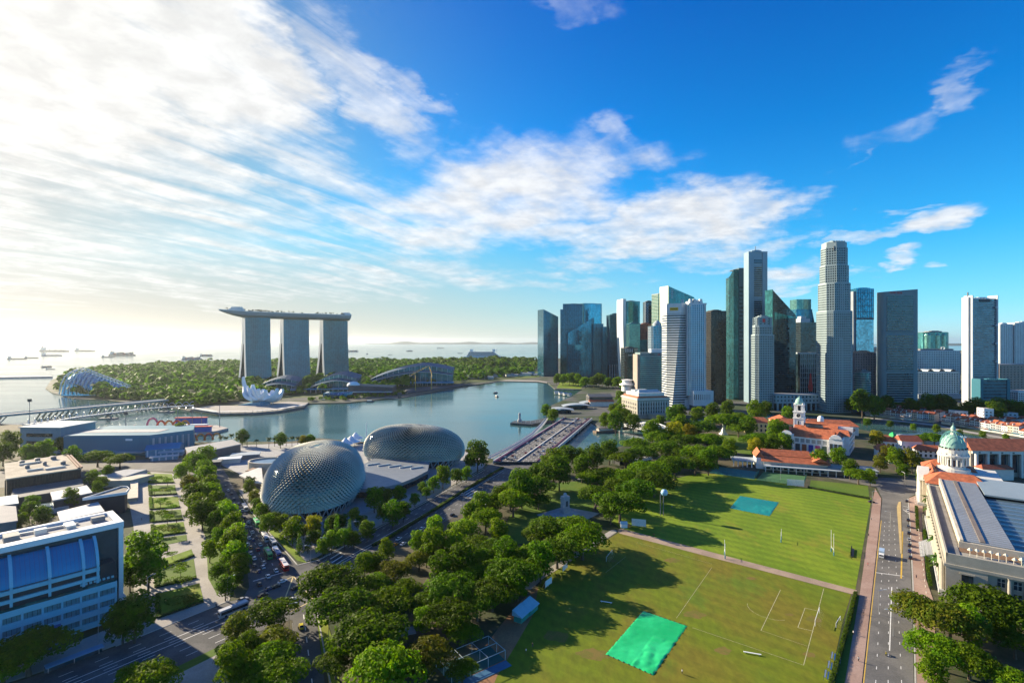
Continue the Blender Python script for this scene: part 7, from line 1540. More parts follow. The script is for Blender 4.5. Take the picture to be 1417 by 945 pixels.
def bus_proto(c, col, roof, L=11.6, Hh=3.1):
    t = thing('bus', 'bus', 'bus', (0, -900, 0)); m = paint('bus_' + c, col)
    MB().prism(rounded(-L/2, L/2, -1.25, 1.25, .35, 3), .35, Hh).build('body', m, t); MB().prism(rounded(-L/2 + .3, L/2 - .3, -1.1, 1.1, .3, 3), Hh, Hh + .14).build('roof', mat('bus_roof_' + c, roof, .5, var=.05), t)
    for s in (-1, 1): MB().box(-L/2 + .5, L/2 - .4, s*1.26 - .02, s*1.26 + .02, 1.35, 2.5).build('side_window', carglass, t)
    MB().box(L/2 - .02, L/2 + .03, -1.05, 1.05, 1.1, 2.6).build('windscreen', carglass, t); MB().box(-L/2 - .03, -L/2 + .02, -.95, .95, 1.6, 2.5).build('rear_window', carglass, t); MB().box(-1.2, 1.6, -.7, .7, Hh + .14, Hh + .4).build('air_conditioner', mat('bus_unit', (.4, .4, .42), .6), t)
    for sx in (-L*.3, L*.32):
        for sy in (-1, 1): MB().tube((sx, sy*.95, .48), (sx, sy*1.28, .48), .48, n=10).build('wheel', tyre, t)
    return t
CARS = {}; BUSES = {'white': ((.72, .73, .74), (.72, .72, .73)), 'green': ((.03, .32, .10), (.05, .40, .14)), 'red and white': ((.55, .03, .03), (.62, .62, .62)), 'silver': ((.4, .42, .45), (.5, .52, .54)), 'dark blue': ((.03, .08, .25), (.10, .18, .36))}
BP = {}
def put_car(c, x, y, a, label, group, z=.08, kind='car'):
    store = CARS if kind == 'car' else BP
    if c not in store:
        t = car_proto(c) if kind == 'car' else bus_proto(c.replace(' ', '_'), *BUSES[c]); store[c] = t; t.location = (x, y, z); t.rotation_euler = (0, 0, a); t['label'] = label; t['group'] = group; return t
    return dup(store[c], (x, y, z), a, 1.0, label, group)
def ang(p, q): a, b = Vector(G(*p)), Vector(G(*q)); return math.atan2(b.y - a.y, b.x - a.x)
def traffic(group, where, items, a, z=.08, kind='car'):
    """items: (colour, px, py); labels count along from a landmark"""
    n = {}; tot = {}
    for c, *_ in items: tot[c] = tot.get(c, 0) + 1
    for c, px, py, *fl in items:
        n[c] = n.get(c, 0) + 1; x, y = G(px, py, .6); lab = f'{c} {kind} {where[0]}' + (f', {ORD[n[c]-1]} {c} one from {where[1]}' if tot[c] > 1 else '')
        put_car(c, x, y, a + (math.pi if fl and fl[0] else 0), lab, group, z, kind)
AV = ang((400, 790), (340, 700))
traffic('cars queuing on the avenue', ('queuing on the busy avenue', 'the junction'), [
    ('white', 371, 797), ('dark blue', 358, 790), ('white', 364, 784), ('black', 359, 808), ('silver', 365, 778), ('white', 382, 789), ('white', 352, 772), ('red', 357, 760), ('silver', 347, 765), ('white', 360, 753), ('dark blue', 350, 747), ('black', 370, 770),
    ('white', 345, 744), ('grey', 355, 743), ('white', 349, 736), ('silver', 340, 728), ('dark blue', 347, 730), ('white', 344, 722), ('black', 338, 716), ('grey', 333, 720), ('white', 335, 706), ('silver', 330, 711), ('black', 327, 702), ('dark blue', 330, 697), ('grey', 323, 690), ('silver', 324, 697), ('black', 320, 683), ('white', 316, 678), ('grey', 312, 672), ('orange', 347, 757), ('white', 342, 753), ('black', 352, 782)], AV)
traffic('buses on the avenue', ('in the avenue queue', 'the junction'), [('red and white', 393, 784), ('dark blue', 383, 767), ('green', 371, 768), ('white', 367, 745), ('green', 355, 725), ('white', 339, 704), ('silver', 377, 752)], AV, kind='bus')
traffic('cars crossing the junction', ('crossing the box junction', 'the avenue'), [('white', 391, 804), ('black', 382, 811), ('dark blue', 373, 814), ('black', 364, 823), ('black', 409, 813), ('white', 405, 829), ('silver', 336, 829)], ang((300, 850), (400, 810)))
traffic('buses crossing the junction', ('turning out of the wide road', 'the junction'), [('silver', 323, 846)], ang((230, 880), (323, 843)), kind='bus')
traffic('cars below the junction', ('alone on the road below the junction', 'the junction'), [('yellow', 417, 866)], ang((417, 900), (412, 850)))
DR = ang((540, 745), (690, 655))
traffic('cars on the drive', ('on the hedged drive', 'the junction'), [('silver', 488, 785), ('white', 528, 757), ('white', 552, 745), ('orange', 547, 753), ('white', 558, 752), ('white', 584, 731), ('light blue', 612, 718), ('black', 626, 712), ('black', 602, 726), ('black', 663, 666), ('grey', 661, 664), ('white', 672, 660), ('dark blue', 683, 655), ('black', 676, 666), ('silver', 640, 684)], DR)
BR = math.atan2((A1 - A0).y, (A1 - A0).x); OB = Vector(G(745, 606)); cs = ['white', 'black', 'grey', 'silver', 'white', 'dark blue', 'red', 'black', 'light blue', 'white']; r_ = random.Random(31); n = {}; items = []
for k in range(74):
    f = r_.choice((.12, .225, .335, .43, .57, .67, .77, .86)); g = (k + r_.uniform(.1, .8)) / 74; items.append((r_.choice(cs), f, g))
tot = {}
for c, f, g in items: tot[c] = tot.get(c, 0) + 1
for c, f, g in items:
    p = along(f, g); n[c] = n.get(c, 0) + 1; put_car(c, p.x + OB.x, p.y + OB.y, BR + (0 if f < .5 else math.pi), f'{c} car on the road bridge' + (f', {ORD[n[c]-1]} {c} one from the domes end' if tot[c] > 1 else ''), 'cars on the road bridge', ZB + .03)
PR = ang((1230, 900), (1240, 740))
traffic('parked cars by the civic hall', ('parked beside the civic hall', 'the copper dome'), [('black', 1255, 693), ('white', 1256, 706), ('black', 1257, 719), ('grey', 1257, 728), ('black', 1258, 737), ('silver', 1258, 746), ('black', 1259, 754), ('dark blue', 1259, 762), ('black', 1260, 771)], PR)
traffic('cars at the lawn corner', ('at the lawn corner by the brick pavement', 'the clubhouse'), [('black', 1206, 694)], 0)
t = thing('box_truck', 'white box truck driving along the road between lawn and civic hall', 'truck', (*G(1220, 770), .08), PR + math.pi); MB().box(-3.6, 1.6, -1.2, 1.2, .9, 3.5).build('cargo_box', paint('truck', (.42, .55, .70)), t); MB().prism(rect(1.8, 3.6, -1.1, 1.1), .5, 2.5, slope=lambda x, y: 2.5 - max(0, x - 2.6)*.5).build('cab', paint('white', CARC['white']), t); MB().box(3.3, 3.62, -.95, .95, 1.4, 2.05).build('windscreen', carglass, t); MB().box(-3.6, 3.4, -1, 1, .45, .9).build('chassis', darkgrey, t)
for sx in (-2.4, 2.6):
    for sy in (-1, 1): MB().tube((sx, sy*.85, .45), (sx, sy*1.15, .45), .45, n=10).build('wheel', tyre, t)
t = thing('motorbike', 'motorbike with a rider on the road near the bottom of view', 'motorbike', (*G(1226, 906), .08), PR); MB().bar((-.6, 0, .75), (.7, 0, .8), .35, .4).build('body', paint('yellow', CARC['yellow']), t); MB().bar((.6, 0, .4), (.45, -.0, 1.1), .08).build('fork', steel, t); MB().bar((.45, -.4, 1.1), (.45, .4, 1.1), .06).build('handlebar', steel, t)
for sx in (-.7, .7): MB().tube((sx, -.07, .32), (sx, .07, .32), .32, n=12).build('wheel', tyre, t)

# ---------------------------------------------------------------- people: one skinned body each, hair and clothes as children
skin_m = mat('skin', (.35, .20, .13), .6, var=.05); hair_m = mat('hair', (.02, .015, .012), .6, var=0)
def limb(mb, pts, rs, n=8):
    rings = []
    for i, (p, r_) in enumerate(zip(pts, rs)):
        p = Vector(p); d_ = (Vector(pts[min(i+1, len(pts)-1)]) - Vector(pts[max(0, i-1)])).normalized(); a = d_.orthogonal().normalized(); b = d_.cross(a); rings.append([p + (a*math.cos(q) + b*math.sin(q))*r_ for q in [2*math.pi*k/n for k in range(n)]])
    o = len(mb.v); mb.add([q for rr_ in rings for q in rr_], [(i*n + k, i*n + (k+1) % n, (i+1)*n + (k+1) % n, (i+1)*n + k) for i in range(len(rings)-1) for k in range(n)])
def person(label, x, y, a, top, legs, z=0.0, seat=0.0, sc=1.0):
    t = thing('person', label, 'person', (x, y, z), a); t.scale = (sc,)*3
    bm = bmesh.new(); V = {}; lay = bm.verts.layers.skin.verify()
    J = {'pelvis': ((0, 0, .92), .15), 'waist': ((0, 0, 1.08), .125), 'chest': ((0, 0, 1.30), .16), 'neck': ((0, .01, 1.48), .06), 'head': ((0, .03, 1.60), .095), 'top': ((0, .02, 1.70), .08),
         'shl': ((.19, 0, 1.40), .065), 'ell': ((.25, .02, 1.12), .045), 'wrl': ((.24, .12, .90), .032), 'hdl': ((.24, .16, .80), .036), 'shr': ((-.19, 0, 1.40), .065), 'elr': ((-.25, -.02, 1.12), .045), 'wrr': ((-.25, .06, .89), .032), 'hdr': ((-.25, .09, .79), .036),
         'hpl': ((.10, 0, .88), .10), 'knl': ((.12, .12, .48), .06), 'anl': ((.12, .06, .08), .042), 'tol': ((.12, .22, .04), .04), 'hpr': ((-.10, 0, .88), .10), 'knr': ((-.11, .02, .48), .06), 'anr': ((-.12, -.18, .09), .042), 'tor': ((-.12, -.02, .04), .04)}
    for k, (p, r_) in J.items(): v = bm.verts.new(p); v[lay].radius = (r_, r_); V[k] = v
    V['pelvis'][lay].use_root = True
    for e in ('pelvis waist', 'waist chest', 'chest neck', 'neck head', 'head top', 'chest shl', 'shl ell', 'ell wrl', 'wrl hdl', 'chest shr', 'shr elr', 'elr wrr', 'wrr hdr', 'pelvis hpl', 'hpl knl', 'knl anl', 'anl tol', 'pelvis hpr', 'hpr knr', 'knr anr', 'anr tor'): u, w_ = e.split(); bm.edges.new((V[u], V[w_]))
    me = bpy.data.meshes.new('body'); bm.to_mesh(me); bm.free(); o = bpy.data.objects.new('body', me); COL.objects.link(o); o.parent = t; me.materials.append(skin_m)
    o.modifiers.new('skin', 'SKIN'); s = o.modifiers.new('sub', 'SUBSURF'); s.levels = 1; s.render_levels = 1
    mb = MB(); limb(mb, [(0, 0, .90), (0, 0, 1.08), (0, 0, 1.30), (0, 0, 1.44)], [.185, .165, .20, .10], 12); limb(mb, [(.17, 0, 1.40), (.24, .01, 1.20)], [.09, .07]); limb(mb, [(-.17, 0, 1.40), (-.24, -.01, 1.20)], [.09, .07]); mb.build('shirt', top, t, True)
    mb = MB(); limb(mb, [(.09, 0, .95), (.12, .12, .48), (.12, .06, .14)], [.13, .085, .07]); limb(mb, [(-.09, 0, .95), (-.11, .02, .48), (-.12, -.18, .14)], [.13, .085, .07]); mb.build('trousers', legs, t, True)
    mb = MB(); mb.lathe([(.105, -.02), (.125, .05), (.10, .11), (0, .14)], 10, (0, .01, 1.62)); mb.build('hair', hair_m, t, True)
    for s in (-1, 1):
        mb = MB()
        for k in range(5): x0 = s*.245 + (k - 2)*.016; mb.tube((x0, .12, .78), (x0 + (s*.02 if k == (0 if s < 0 else 4) else 0), .14, .70 + .012*abs(k - 2)), .010, .008, 5)
        mb.build('fingers', skin_m, t)
    return t
cl = [mat('cloth_white', (.65, .65, .63), .8), mat('cloth_red', (.45, .05, .05), .8), mat('cloth_navy', (.03, .04, .09), .8), mat('cloth_black', (.02, .02, .02), .8), mat('cloth_teal', (.05, .25, .28), .8)]
for k, (px, py, ti, li, lab) in enumerate([(413, 872, 2, 3, 'person in dark clothes walking down the road below the yellow car'), (944, 932, 0, 3, 'person in a white shirt walking on the worn lawn by the green cover'), (1202, 742, 3, 2, 'person in black walking the brick pavement beside the bright lawn'), (1201, 783, 1, 2, 'person in a red top on the brick pavement by the field path'),
        (768, 796, 1, 3, 'person in a red top standing by the lawn-side tents'), (762, 806, 0, 2, 'person in white standing beside the tents'), (1181, 878, 0, 3, 'person in white on the pavement by the hedge end'), (1268, 800, 2, 3, 'person in navy on the pavement before the civic hall'), (299, 840, 3, 2, 'person in black waiting at the kerb of the wide road'), (1271, 735, 0, 2, 'person in white walking the civic hall pavement by the bollards'), (1206, 720, 4, 3, 'person in teal walking the brick pavement at the lawn corner'), (1195, 850, 2, 3, 'person in navy on the brick pavement above the worn lawn'), (1188, 915, 0, 3, 'person in white on the brick pavement nearest the bottom'), (244, 724, 1, 2, 'person in a red top crossing the pale garden avenue'), (196, 720, 3, 3, 'person in black on the pale garden avenue by the beds'), (262, 752, 4, 2, 'person in teal on the paving between the garden beds'), (930, 703, 0, 2, 'person in white on the bright lawn under the ball tower'), (905, 742, 1, 3, 'person in a red top on the bright lawn by the field path'), (745, 835, 2, 3, 'person in navy by the white posts at the tents'), (737, 895, 3, 2, 'person in black on the shaded worn lawn'), (728, 903, 0, 3, 'person in white on the shaded worn lawn near the bare earth'), (1226, 906.5, 3, 3, 'person in black riding the motorbike down the road')]):
    x, y = G(px, py); person(lab, x, y, k*1.3, cl[ti], cl[li], .16 if 1186 < px < 1215 or 1260 < px < 1300 else .06, sc=1.0 if px != 1226 else .8)

# ---------------------------------------------------------------- the playing fields
fm = mat('faded_line', (.42, .40, .22), .9, var=.3, scale=.8)
def fline(pts, w=.22): return strip('field_line', W(pts), w, .055, fm)
fline([(1140, 814), (1112, 920)]); fline([(1080, 816), (1053, 872)]); fline([(1114, 841), (1104, 868)]); fline([(1114, 841), (1132, 845)]); fline([(1104, 868), (1126, 873)]); fline([(1053, 872), (1118, 894)], .12); fline([(958, 868), (1112, 920)], .14); fline([(985, 785), (936, 855)], .14)
fline([(866, 770), (838, 792)], .14); fline([(985, 780), (880, 750)], .10)
c0 = Vector(G(1066, 842)); strip('field_line', [(c0.x - 9*math.cos(a) , c0.y - 9*math.sin(a)) for a in [R(-30 + 130*k/12) for k in range(13)]], .14, .055, fm)
def cover(label, pts, m, wr, seed):
    w_ = [Vector((*p, 0)) for p in W(pts)]; c = sum(w_, Vector()) / 4; t = thing('pitch_cover', label, 'tarpaulin', (c.x, c.y, .06)); N = 44; mb = MB()
    for i in range(N + 1):
        for j in range(N + 1):
            p = w_[0].lerp(w_[1], i/N).lerp(w_[3].lerp(w_[2], i/N), j/N) - c; e = min(i, j, N - i, N - j)
            h = .10 + wr * (abs(mnoise.noise((p.x*.16 + p.y*.3 + seed, p.y*.10 - p.x*.2, seed))) ** 1.0 * (1.3 if (i > N*.55 and j > N*.4) else .35)) + .04*mnoise.noise((p.x*.9, p.y*.9, seed)); edge = Vector((mnoise.noise((i*.35, j*.35, seed)), mnoise.noise((i*.35, j*.35, seed+5)), 0)) * (.25 if e == 0 else 0)
            mb.v.append(tuple(p + edge + Vector((0, 0, h if e else .0))))
    for i in range(N):
        for j in range(N): a = i*(N+1) + j; mb.f.append((a, a + N + 1, a + N + 2, a + 1)); mb.k.append(0)
    mb.build('sheet', m, t, True); mb = MB()
    for i in range(4):
        for k in range(9): p = w_[i].lerp(w_[(i+1) % 4], (k + .5)/9) - c; mb.lathe([(.25, 0), (.22, .15), (0, .2)], 6, (p.x, p.y, .05))
    mb.build('weight', darkgrey, t); return t
cover('bright green wrinkled pitch cover on the worn lawn', [(890, 845), (951, 866), (904, 934), (838, 905)], blend_mat('green_sheet', (.012, .40, .12), (.03, .56, .20), .03, .38, .04), .55, 1)
cover('teal pitch cover on the bright lawn beyond the field path', [(1024, 686), (1078, 695), (1065, 714), (1010, 703)], blend_mat('teal_sheet', (.01, .20, .20), (.015, .25, .23), .03, .42, .05), .3, 2)
def goal(label, p, q, h=2.44, deep=1.6, net=True, m=None):
    a, b = Vector(G(*p)), Vector(G(*q)); t = thing('goal', label, 'goal', (*a, .03)); d_ = b - a; n_ = Vector((d_.y, -d_.x)).normalized()*deep; m = m or white; mb = MB(); mb.tube((0, 0, 0), (0, 0, h), .09, n=6); mb.tube((*d_, 0), (*d_, h), .09, n=6); mb.tube((0, 0, h), (*d_, h), .09, n=6); mb.build('frame', m, t)
    if net:
        mb = MB()
        for k in range(13): s = d_*(k/12); mb.tube((*s, h), (*(s + n_), 0), .02, n=3)
        for k in range(6): f = k/5; mb.tube((*(n_*f), h*(1-f)), (*(d_ + n_*f), h*(1-f)), .02, n=3)
        mb.build('net', mat('net_yellow', (.5, .45, .2), .8), t)
goal('white goal with a yellow net on the worn lawn', (1128, 866), (1134, 848)); goal('white goal frame on the shaded end of the worn lawn', (839, 777), (847, 767)); goal('goal frame lying near the hedge on the worn lawn', (1157, 868), (1163, 858), 1.8, 1.2)
def rugby(label, px, py, h, a):
    t = thing('rugby_posts', label, 'goal posts', (*G(px, py), .03), a, 'rugby posts'); 
    for s in (-2.8, 2.8): MB().tube((s, 0, 0), (s, 0, h), .09, n=6).build('post', white, t); MB().tube((s, 0, 0), (s, 0, 1.8), .28, n=8).build('pad', standblue, t)
    MB().tube((-2.8, 0, 3), (2.8, 0, 3), .08, n=6).build('crossbar', white, t)
rugby('white rugby posts on the bright lawn near the brick pavement', 1152, 766, 12, R(70)); rugby('white rugby posts on the bright lawn beside the field path', 1003, 770, 8, R(70)); rugby('white rugby posts in the shaded side of the bright lawn', 1081, 748, 6, R(60))
def screen(label, px, py, w, h, a, m=None):
    t = thing('sight_screen', label, 'sight screen', (*G(px, py), .03), R(a), 'sight screens'); mb = MB()
    for k in range(10): mb.box(-w/2, w/2, -.08, .08, .6 + k*(h-.6)/10, .6 + (k + .82)*(h-.6)/10)
    mb.build('panel', m or white, t); mb = MB()
    for s in (-w/2, 0, w/2): mb.bar((s, 0, 0), (s, 0, h), .15); mb.bar((s, 1.6, 0), (s, 0, h*.9), .12)
    mb.build('frame', steel, t)
screen('white sight screen at the clubhouse edge of the bright lawn', 1101, 673, 12, 5.5, -18); screen('white slatted sight screen beside the field path near the trees', 884, 729, 8.5, 5, -16); screen('small pale sight screen at the shaded edge of the worn lawn', 782, 789, 6, 3, 60); screen('blue-grey slatted screen on the shaded grass beside the tents', 759, 811, 6, 3.4, 55)
t = thing('white_tent', 'small white tent with an orange flap at the field path end', 'tent', (*G(863, 729), .03)); MB().box(-2, 2, -1.6, 1.6, 0, 2.2).build('wall', white, t); MB().gable(-2.2, 2.2, -1.8, 1.8, 2.2, 3.6).build('roof', mat('tent_blue_white', (.5, .65, .75), .7), t); MB().box(2.2, 4, -1, 1, 0, 1.8).build('flap', orange, t)
for k, (px, py) in enumerate([(722, 856), (734, 846)]):
    t = thing('scoring_tent', ('pale blue roofed scoring tent on bare earth, nearer the cricket nets', 'pale blue roofed scoring tent by the row of white posts')[k], 'tent', (*G(px, py), .05), R(58), 'scoring tents'); MB().box(-3.4, 3.4, -1.8, 1.8, 0, 2.4).build('wall', mat('tent_green', (.02, .22, .18), .7), t); MB().prism(rect(-3.7, 3.7, -2.4, 2.4), 2.4, 4.6, slope=lambda x, y: 3.6 + y*.42).build('roof', mat('tent_pale_blue', (.22, .42, .52), .5), t)
t = thing('cricket_nets', 'cricket practice nets with a steel frame and a blue mat under the trees', 'cricket nets', (*G(652, 918), .05), R(36)); mb = MB(); Lx, Ly, hh = 22, 11, 3.6
for x in (-Lx/2, -Lx/6, Lx/6, Lx/2):
    for y in (-Ly/2, 0, Ly/2): mb.tube((x, y, 0), (x, y, hh), .1, n=5)
for y in (-Ly/2, 0, Ly/2): mb.tube((-Lx/2, y, hh), (Lx/2, y, hh), .1, n=5)
for x in (-Lx/2, -Lx/6, Lx/6, Lx/2): mb.tube((x, -Ly/2, hh), (x, Ly/2, hh), .1, n=5)
mb.build('frame', mat('frame_pale', (.35, .42, .45), .5), t); MB().box(-Lx/2, Lx/2, -Ly/2 - 4, -Ly/2 - .3, .02, .16).build('mat', mat('practice_blue', (.03, .12, .22), .7), t); MB().box(-Lx/2, Lx/2, -Ly/2 + .4, Ly/2, .02, .12).build('floor', mat('practice_green', (.02, .09, .07), .8), t); mb = MB()
for k in range(40): x = -Lx/2 + k*Lx/39; mb.tube((x, Ly/2, 0), (x, Ly/2, hh), .018, n=3); mb.tube((x, -Ly/2, hh), (x, Ly/2, hh), .018, n=3)
mb.build('net', mat('net_dark', (.03, .06, .05), .8), t)
for k, (px, py, L, lab) in enumerate([(1041, 905, 6, 'long white bench lying on the worn lawn'), (839, 834, 5, 'short white bench on the shaded worn lawn')]):
    t = thing('bench', lab, 'bench', (*G(px, py), .03), R(-18)); MB().box(-L/2, L/2, -.25, .25, .45, .55).build('seat', white, t)
    for s in (-L*.4, L*.4): MB().box(s - .1, s + .1, -.22, .22, 0, .45).build('leg', steel, t)
for k in range(3):
    px, py = 1156 - k*4.5, 913 + k*13; t = thing('bleacher', f'silver stepped bleacher at the hedge corner of the worn lawn, {ORD[k]} from the field path', 'bleacher', (*G(px, py), .03), R(54), 'bleachers'); mb = MB()
    for q in range(4): mb.box(-2.4, 2.4, -1.6 + q*.8, -1.2 + q*.8, .4 + q*.35, .46 + q*.35)
    mb.build('plank', steel, t); mb = MB()
    for s in (-2, 2): mb.bar((s, -1.6, 0), (s, 1.6, 1.5), .1); mb.bar((s, 1.4, 0), (s, 1.4, 1.5), .1)
    mb.build('frame', midgrey, t)
def hedge(label, pts, w, h, seed, group=None, lm='dark', bottom=.1):
    w_ = [Vector((*p, 0)) for p in W(pts)]; c = w_[0].copy(); t = thing('hedge', label, 'hedge', (c.x, c.y, 0), 0, group); r = random.Random(seed); mb = MB(); core = MB()
    for a, b in zip(w_[:-1], w_[1:]):
        a = a - c; b = b - c; L = (b - a).length; d_ = (b - a).normalized(); n_ = Vector((-d_.y, d_.x, 0)); core.bar(a + Vector((0, 0, h*.45)), b + Vector((0, 0, h*.45)), w*.7, h*.75)
        for k in range(int(L * 26)):
            s = r.uniform(0, L); side = r.uniform(-1, 1); zt = h * (r.uniform(.1, 1) if abs(side) > .8 else r.uniform(.88, 1.08)); p = a + d_*s + n_*(side*w/2) + Vector((0, 0, zt)); u = Vector((r.gauss(0, 1), r.gauss(0, 1), r.gauss(0, .5))).normalized()*.26; v = u.cross(Vector((r.gauss(0, .3), r.gauss(0, .3), 1))).normalized()*.18
            mb.add([p - u, p - v, p + u, p + v], [(0, 1, 2, 3)])
    core.build('stems', mat('hedge_core', (.02, .035, .012), .9), t); mb.build('foliage', LEAF[lm], t); return t
hedge('dark clipped hedge between the worn lawn and the brick pavement', [(1184, 822), (1172, 870), (1150, 950), (1143, 990)], 1.6, 1.5, 1); hedge('dark low hedge before the bowling green', [(1118, 675), (1160, 683), (1204, 691)], 1.4, 1.6, 2); hedge('clipped hedge on the median of the drive', [(516, 756), (541, 744), (600, 707), (660, 669), (696, 648)], 2.6, 1.6, 3, lm='mid'); hedge('short hedge at the pavement corner by the civic hall', [(1268, 702), (1270, 735)], 1.8, 1.4, 4); hedge('long clipped hedge along the civic hall pavement', [(1279, 735), (1284, 790), (1288, 815)], 1.6, 1.4, 5)
beds = [[(206, 655), (207, 669), (241, 668)], [(207, 672), (208, 686), (245, 684)], [(208, 689), (209, 705), (249, 702)], [(209, 708), (210, 723), (253, 719)], [(211, 727), (212, 743), (257, 737)], [(219, 776), (222, 788), (268, 769)], [(217, 792), (217, 813), (272, 800)], [(218, 823), (219, 855), (281, 833)]]
for k, b in enumerate(beds):
    hedge(f'low hedge edging a planted bed of the garden avenue, {ORD[k]} from the waterfront', b, 2.2, 1.1, 20 + k, 'hedges of the garden beds', ['mid', 'dark', 'bright'][k % 3], .1)
for k, (px, py, w2) in enumerate([(225, 662, 7), (226, 679, 8), (228, 697, 8), (231, 714, 8), (233, 733, 9), (240, 784, 11), (245, 805, 12), (250, 832, 13)]):
    x, y = G(px, py); t = thing('flower_bed', f'dense round clump of shrubs inside a garden bed, {ORD[k]} from the waterfront', 'shrubs', (x, y, .24), 0, 'shrub clumps of the garden beds'); crown_mesh(200 + k, [((0, 0, .5), (w2*.5, w2*.3, 1.0)), ((w2*.3, w2*.1, .6), (w2*.25, w2*.2, 1.2))], .3, 26).build('foliage', LEAF[['dark', 'rust', 'mid'][k % 3]], t)
t = thing('pole_rack', 'black rack of upright posts at the edge of the bright lawn', 'rack', (*G(1178, 765), .03), R(54)); mb = MB()
for k in range(7): mb.box(k*1.6 - 5, k*1.6 - 4.6, -.2, .2, 0, 2.4); 
mb.box(-5, 5, -.1, .1, 2.2, 2.4); mb.build('frame', black, t); MB().box(-6.5, 6.5, -1.2, -.2, 0, .5).build('base', black, t)
t = thing('ball_tower', 'tall twin pole with a pale blue ball at the treeline of the bright lawn', 'tower', (*G(916, 713), .03)); MB().tube((-1, 0, 0), (-1, 0, 14), .25, n=6).build('pole', midgrey, t); MB().tube((1, 0, 0), (1, 0, 14), .25, n=6).build('pole', midgrey, t); MB().lathe([(0, 13), (1.6, 13.4), (2.4, 15), (1.6, 16.8), (0, 17.2)], 14, (1.6, 0, 0)).build('ball', mat('ball_blue', (.30, .52, .68), .5), t, True)
# courts and bowling green by the clubhouse
for nm, pts, m in (('tennis_court', [(990, 645), (1051, 653), (1044, 663), (982, 654)], mat('court_teal', (.02, .17, .15), .8, var=.15, scale=.2)), ('tennis_court', [(1057, 652), (1116, 659), (1112, 672), (1047, 664)], mat('court_green', (.05, .14, .05), .8, var=.2, scale=.2)), ('bowling_green', [(1122, 664), (1201, 672), (1203, 688), (1120, 674)], grassC)):
    sheet(nm, W(pts), .045, m)
for a, b in (((990, 645), (1051, 653)), ((982, 654.5), (1044, 663.5)), ((1051, 653), (1044, 663)), ((1057, 652), (1116, 659)), ((1047, 664.5), (1112, 672.5)), ((1116, 659), (1112, 672))):
    p, q = Vector(G(*a)), Vector(G(*b)); t = thing('court_fence', 'green mesh court fence ' + {990: 'behind the teal court', 982: 'along the lawn side of the teal court', 1051: 'at the end of the teal court', 1057: 'behind the green court', 1047: 'along the lawn side of the green court', 1116: 'at the end of the green court by the sight screen'}[a[0]], 'fence', (*p, .04), 0, 'court fences'); d_ = q - p; mb = MB(); n = 10
    for k in range(n + 1): mb.tube((*(d_*k/n), 0), (*(d_*k/n), 3), .07, n=4)
    mb.build('post', mat('fence_green', (.02, .10, .08), .7), t); mb = MB()
    for k in range(7): mb.tube((0, 0, .2 + k*.46), (*d_, .2 + k*.46), .03, n=3)
    for k in range(60): mb.tube((*(d_*k/60), 0), (*(d_*k/60), 3), .02, n=3)
    mb.build('mesh', mat('fence_mesh', (.03, .13, .11), .8), t)
for k, (px, py) in enumerate([(956, 652), (1180, 654), (1146, 650)]):
    t = thing('green_umbrella', ('dark green umbrella at the tree edge of the bright lawn', 'dark green umbrella on the roadside by the clubhouse', 'dark green umbrella on the clubhouse terrace')[k], 'umbrella', (*G(px, py), 0)); MB().tube((0, 0, 0), (0, 0, 2.6), .08, n=5).build('pole', steel, t); MB().lathe([(2.4, 2.3), (1.2, 2.9), (0, 3.2)], 8).build('canopy', mat('umbrella_green', (.02, .12, .06), .7), t)
# memorials, pavilions
t = thing('war_memorial', 'grey stone war memorial pylon on a stepped plaza among trees', 'memorial', (*G(782, 712), 0), R(35)); MB().box(-2.4, 2.4, -1.8, 1.8, 2.4, 12.5).build('pylon', greystone, t); mb = MB(); mb.box(-3, 3, -2.2, 2.2, 1.5, 4.5); mb.box(-2.7, 2.7, -2.0, 2.0, 10.6, 11.2); mb.lathe([(1.7, 12.5), (1.4, 14), (0, 14.8)], 4); mb.build('base_and_cap', greystone, t); mb = MB()
for k in range(4): mb.box(-9 + k*1.4, 9 - k*1.4, -6 + k*1.0, 6 - k*1.0, k*.38, k*.38 + .38)
mb.build('steps', greystone, t); MB().box(-.8, .8, -1.95, -1.78, 6, 9.5).build('wreath_panel', darkgrey, t)
struct(sheet('memorial_plaza', W([(742, 712), (780, 701), (830, 710), (806, 722), (770, 724)]), .05, concrete))
t = thing('white_obelisk', 'slender white obelisk on a tiered base by the round lawn', 'obelisk', (*G(1001, 601), 0)); MB().add([(-1.2, -1.2, 6), (1.2, -1.2, 6), (1.2, 1.2, 6), (-1.2, 1.2, 6), (-.7, -.7, 18), (.7, -.7, 18), (.7, .7, 18), (-.7, .7, 18), (0, 0, 20)], [(0, 1, 5, 4), (1, 2, 6, 5), (2, 3, 7, 6), (3, 0, 4, 7), (4, 5, 8), (5, 6, 8), (6, 7, 8), (7, 4, 8)]).build('shaft', twhite, t); mb = MB(); mb.box(-1.9, 1.9, -1.9, 1.9, 3, 6); mb.box(-2.6, 2.6, -2.6, 2.6, 1.4, 3); mb.box(-4, 4, -4, 4, 0, 1.4); mb.build('base', twhite, t)
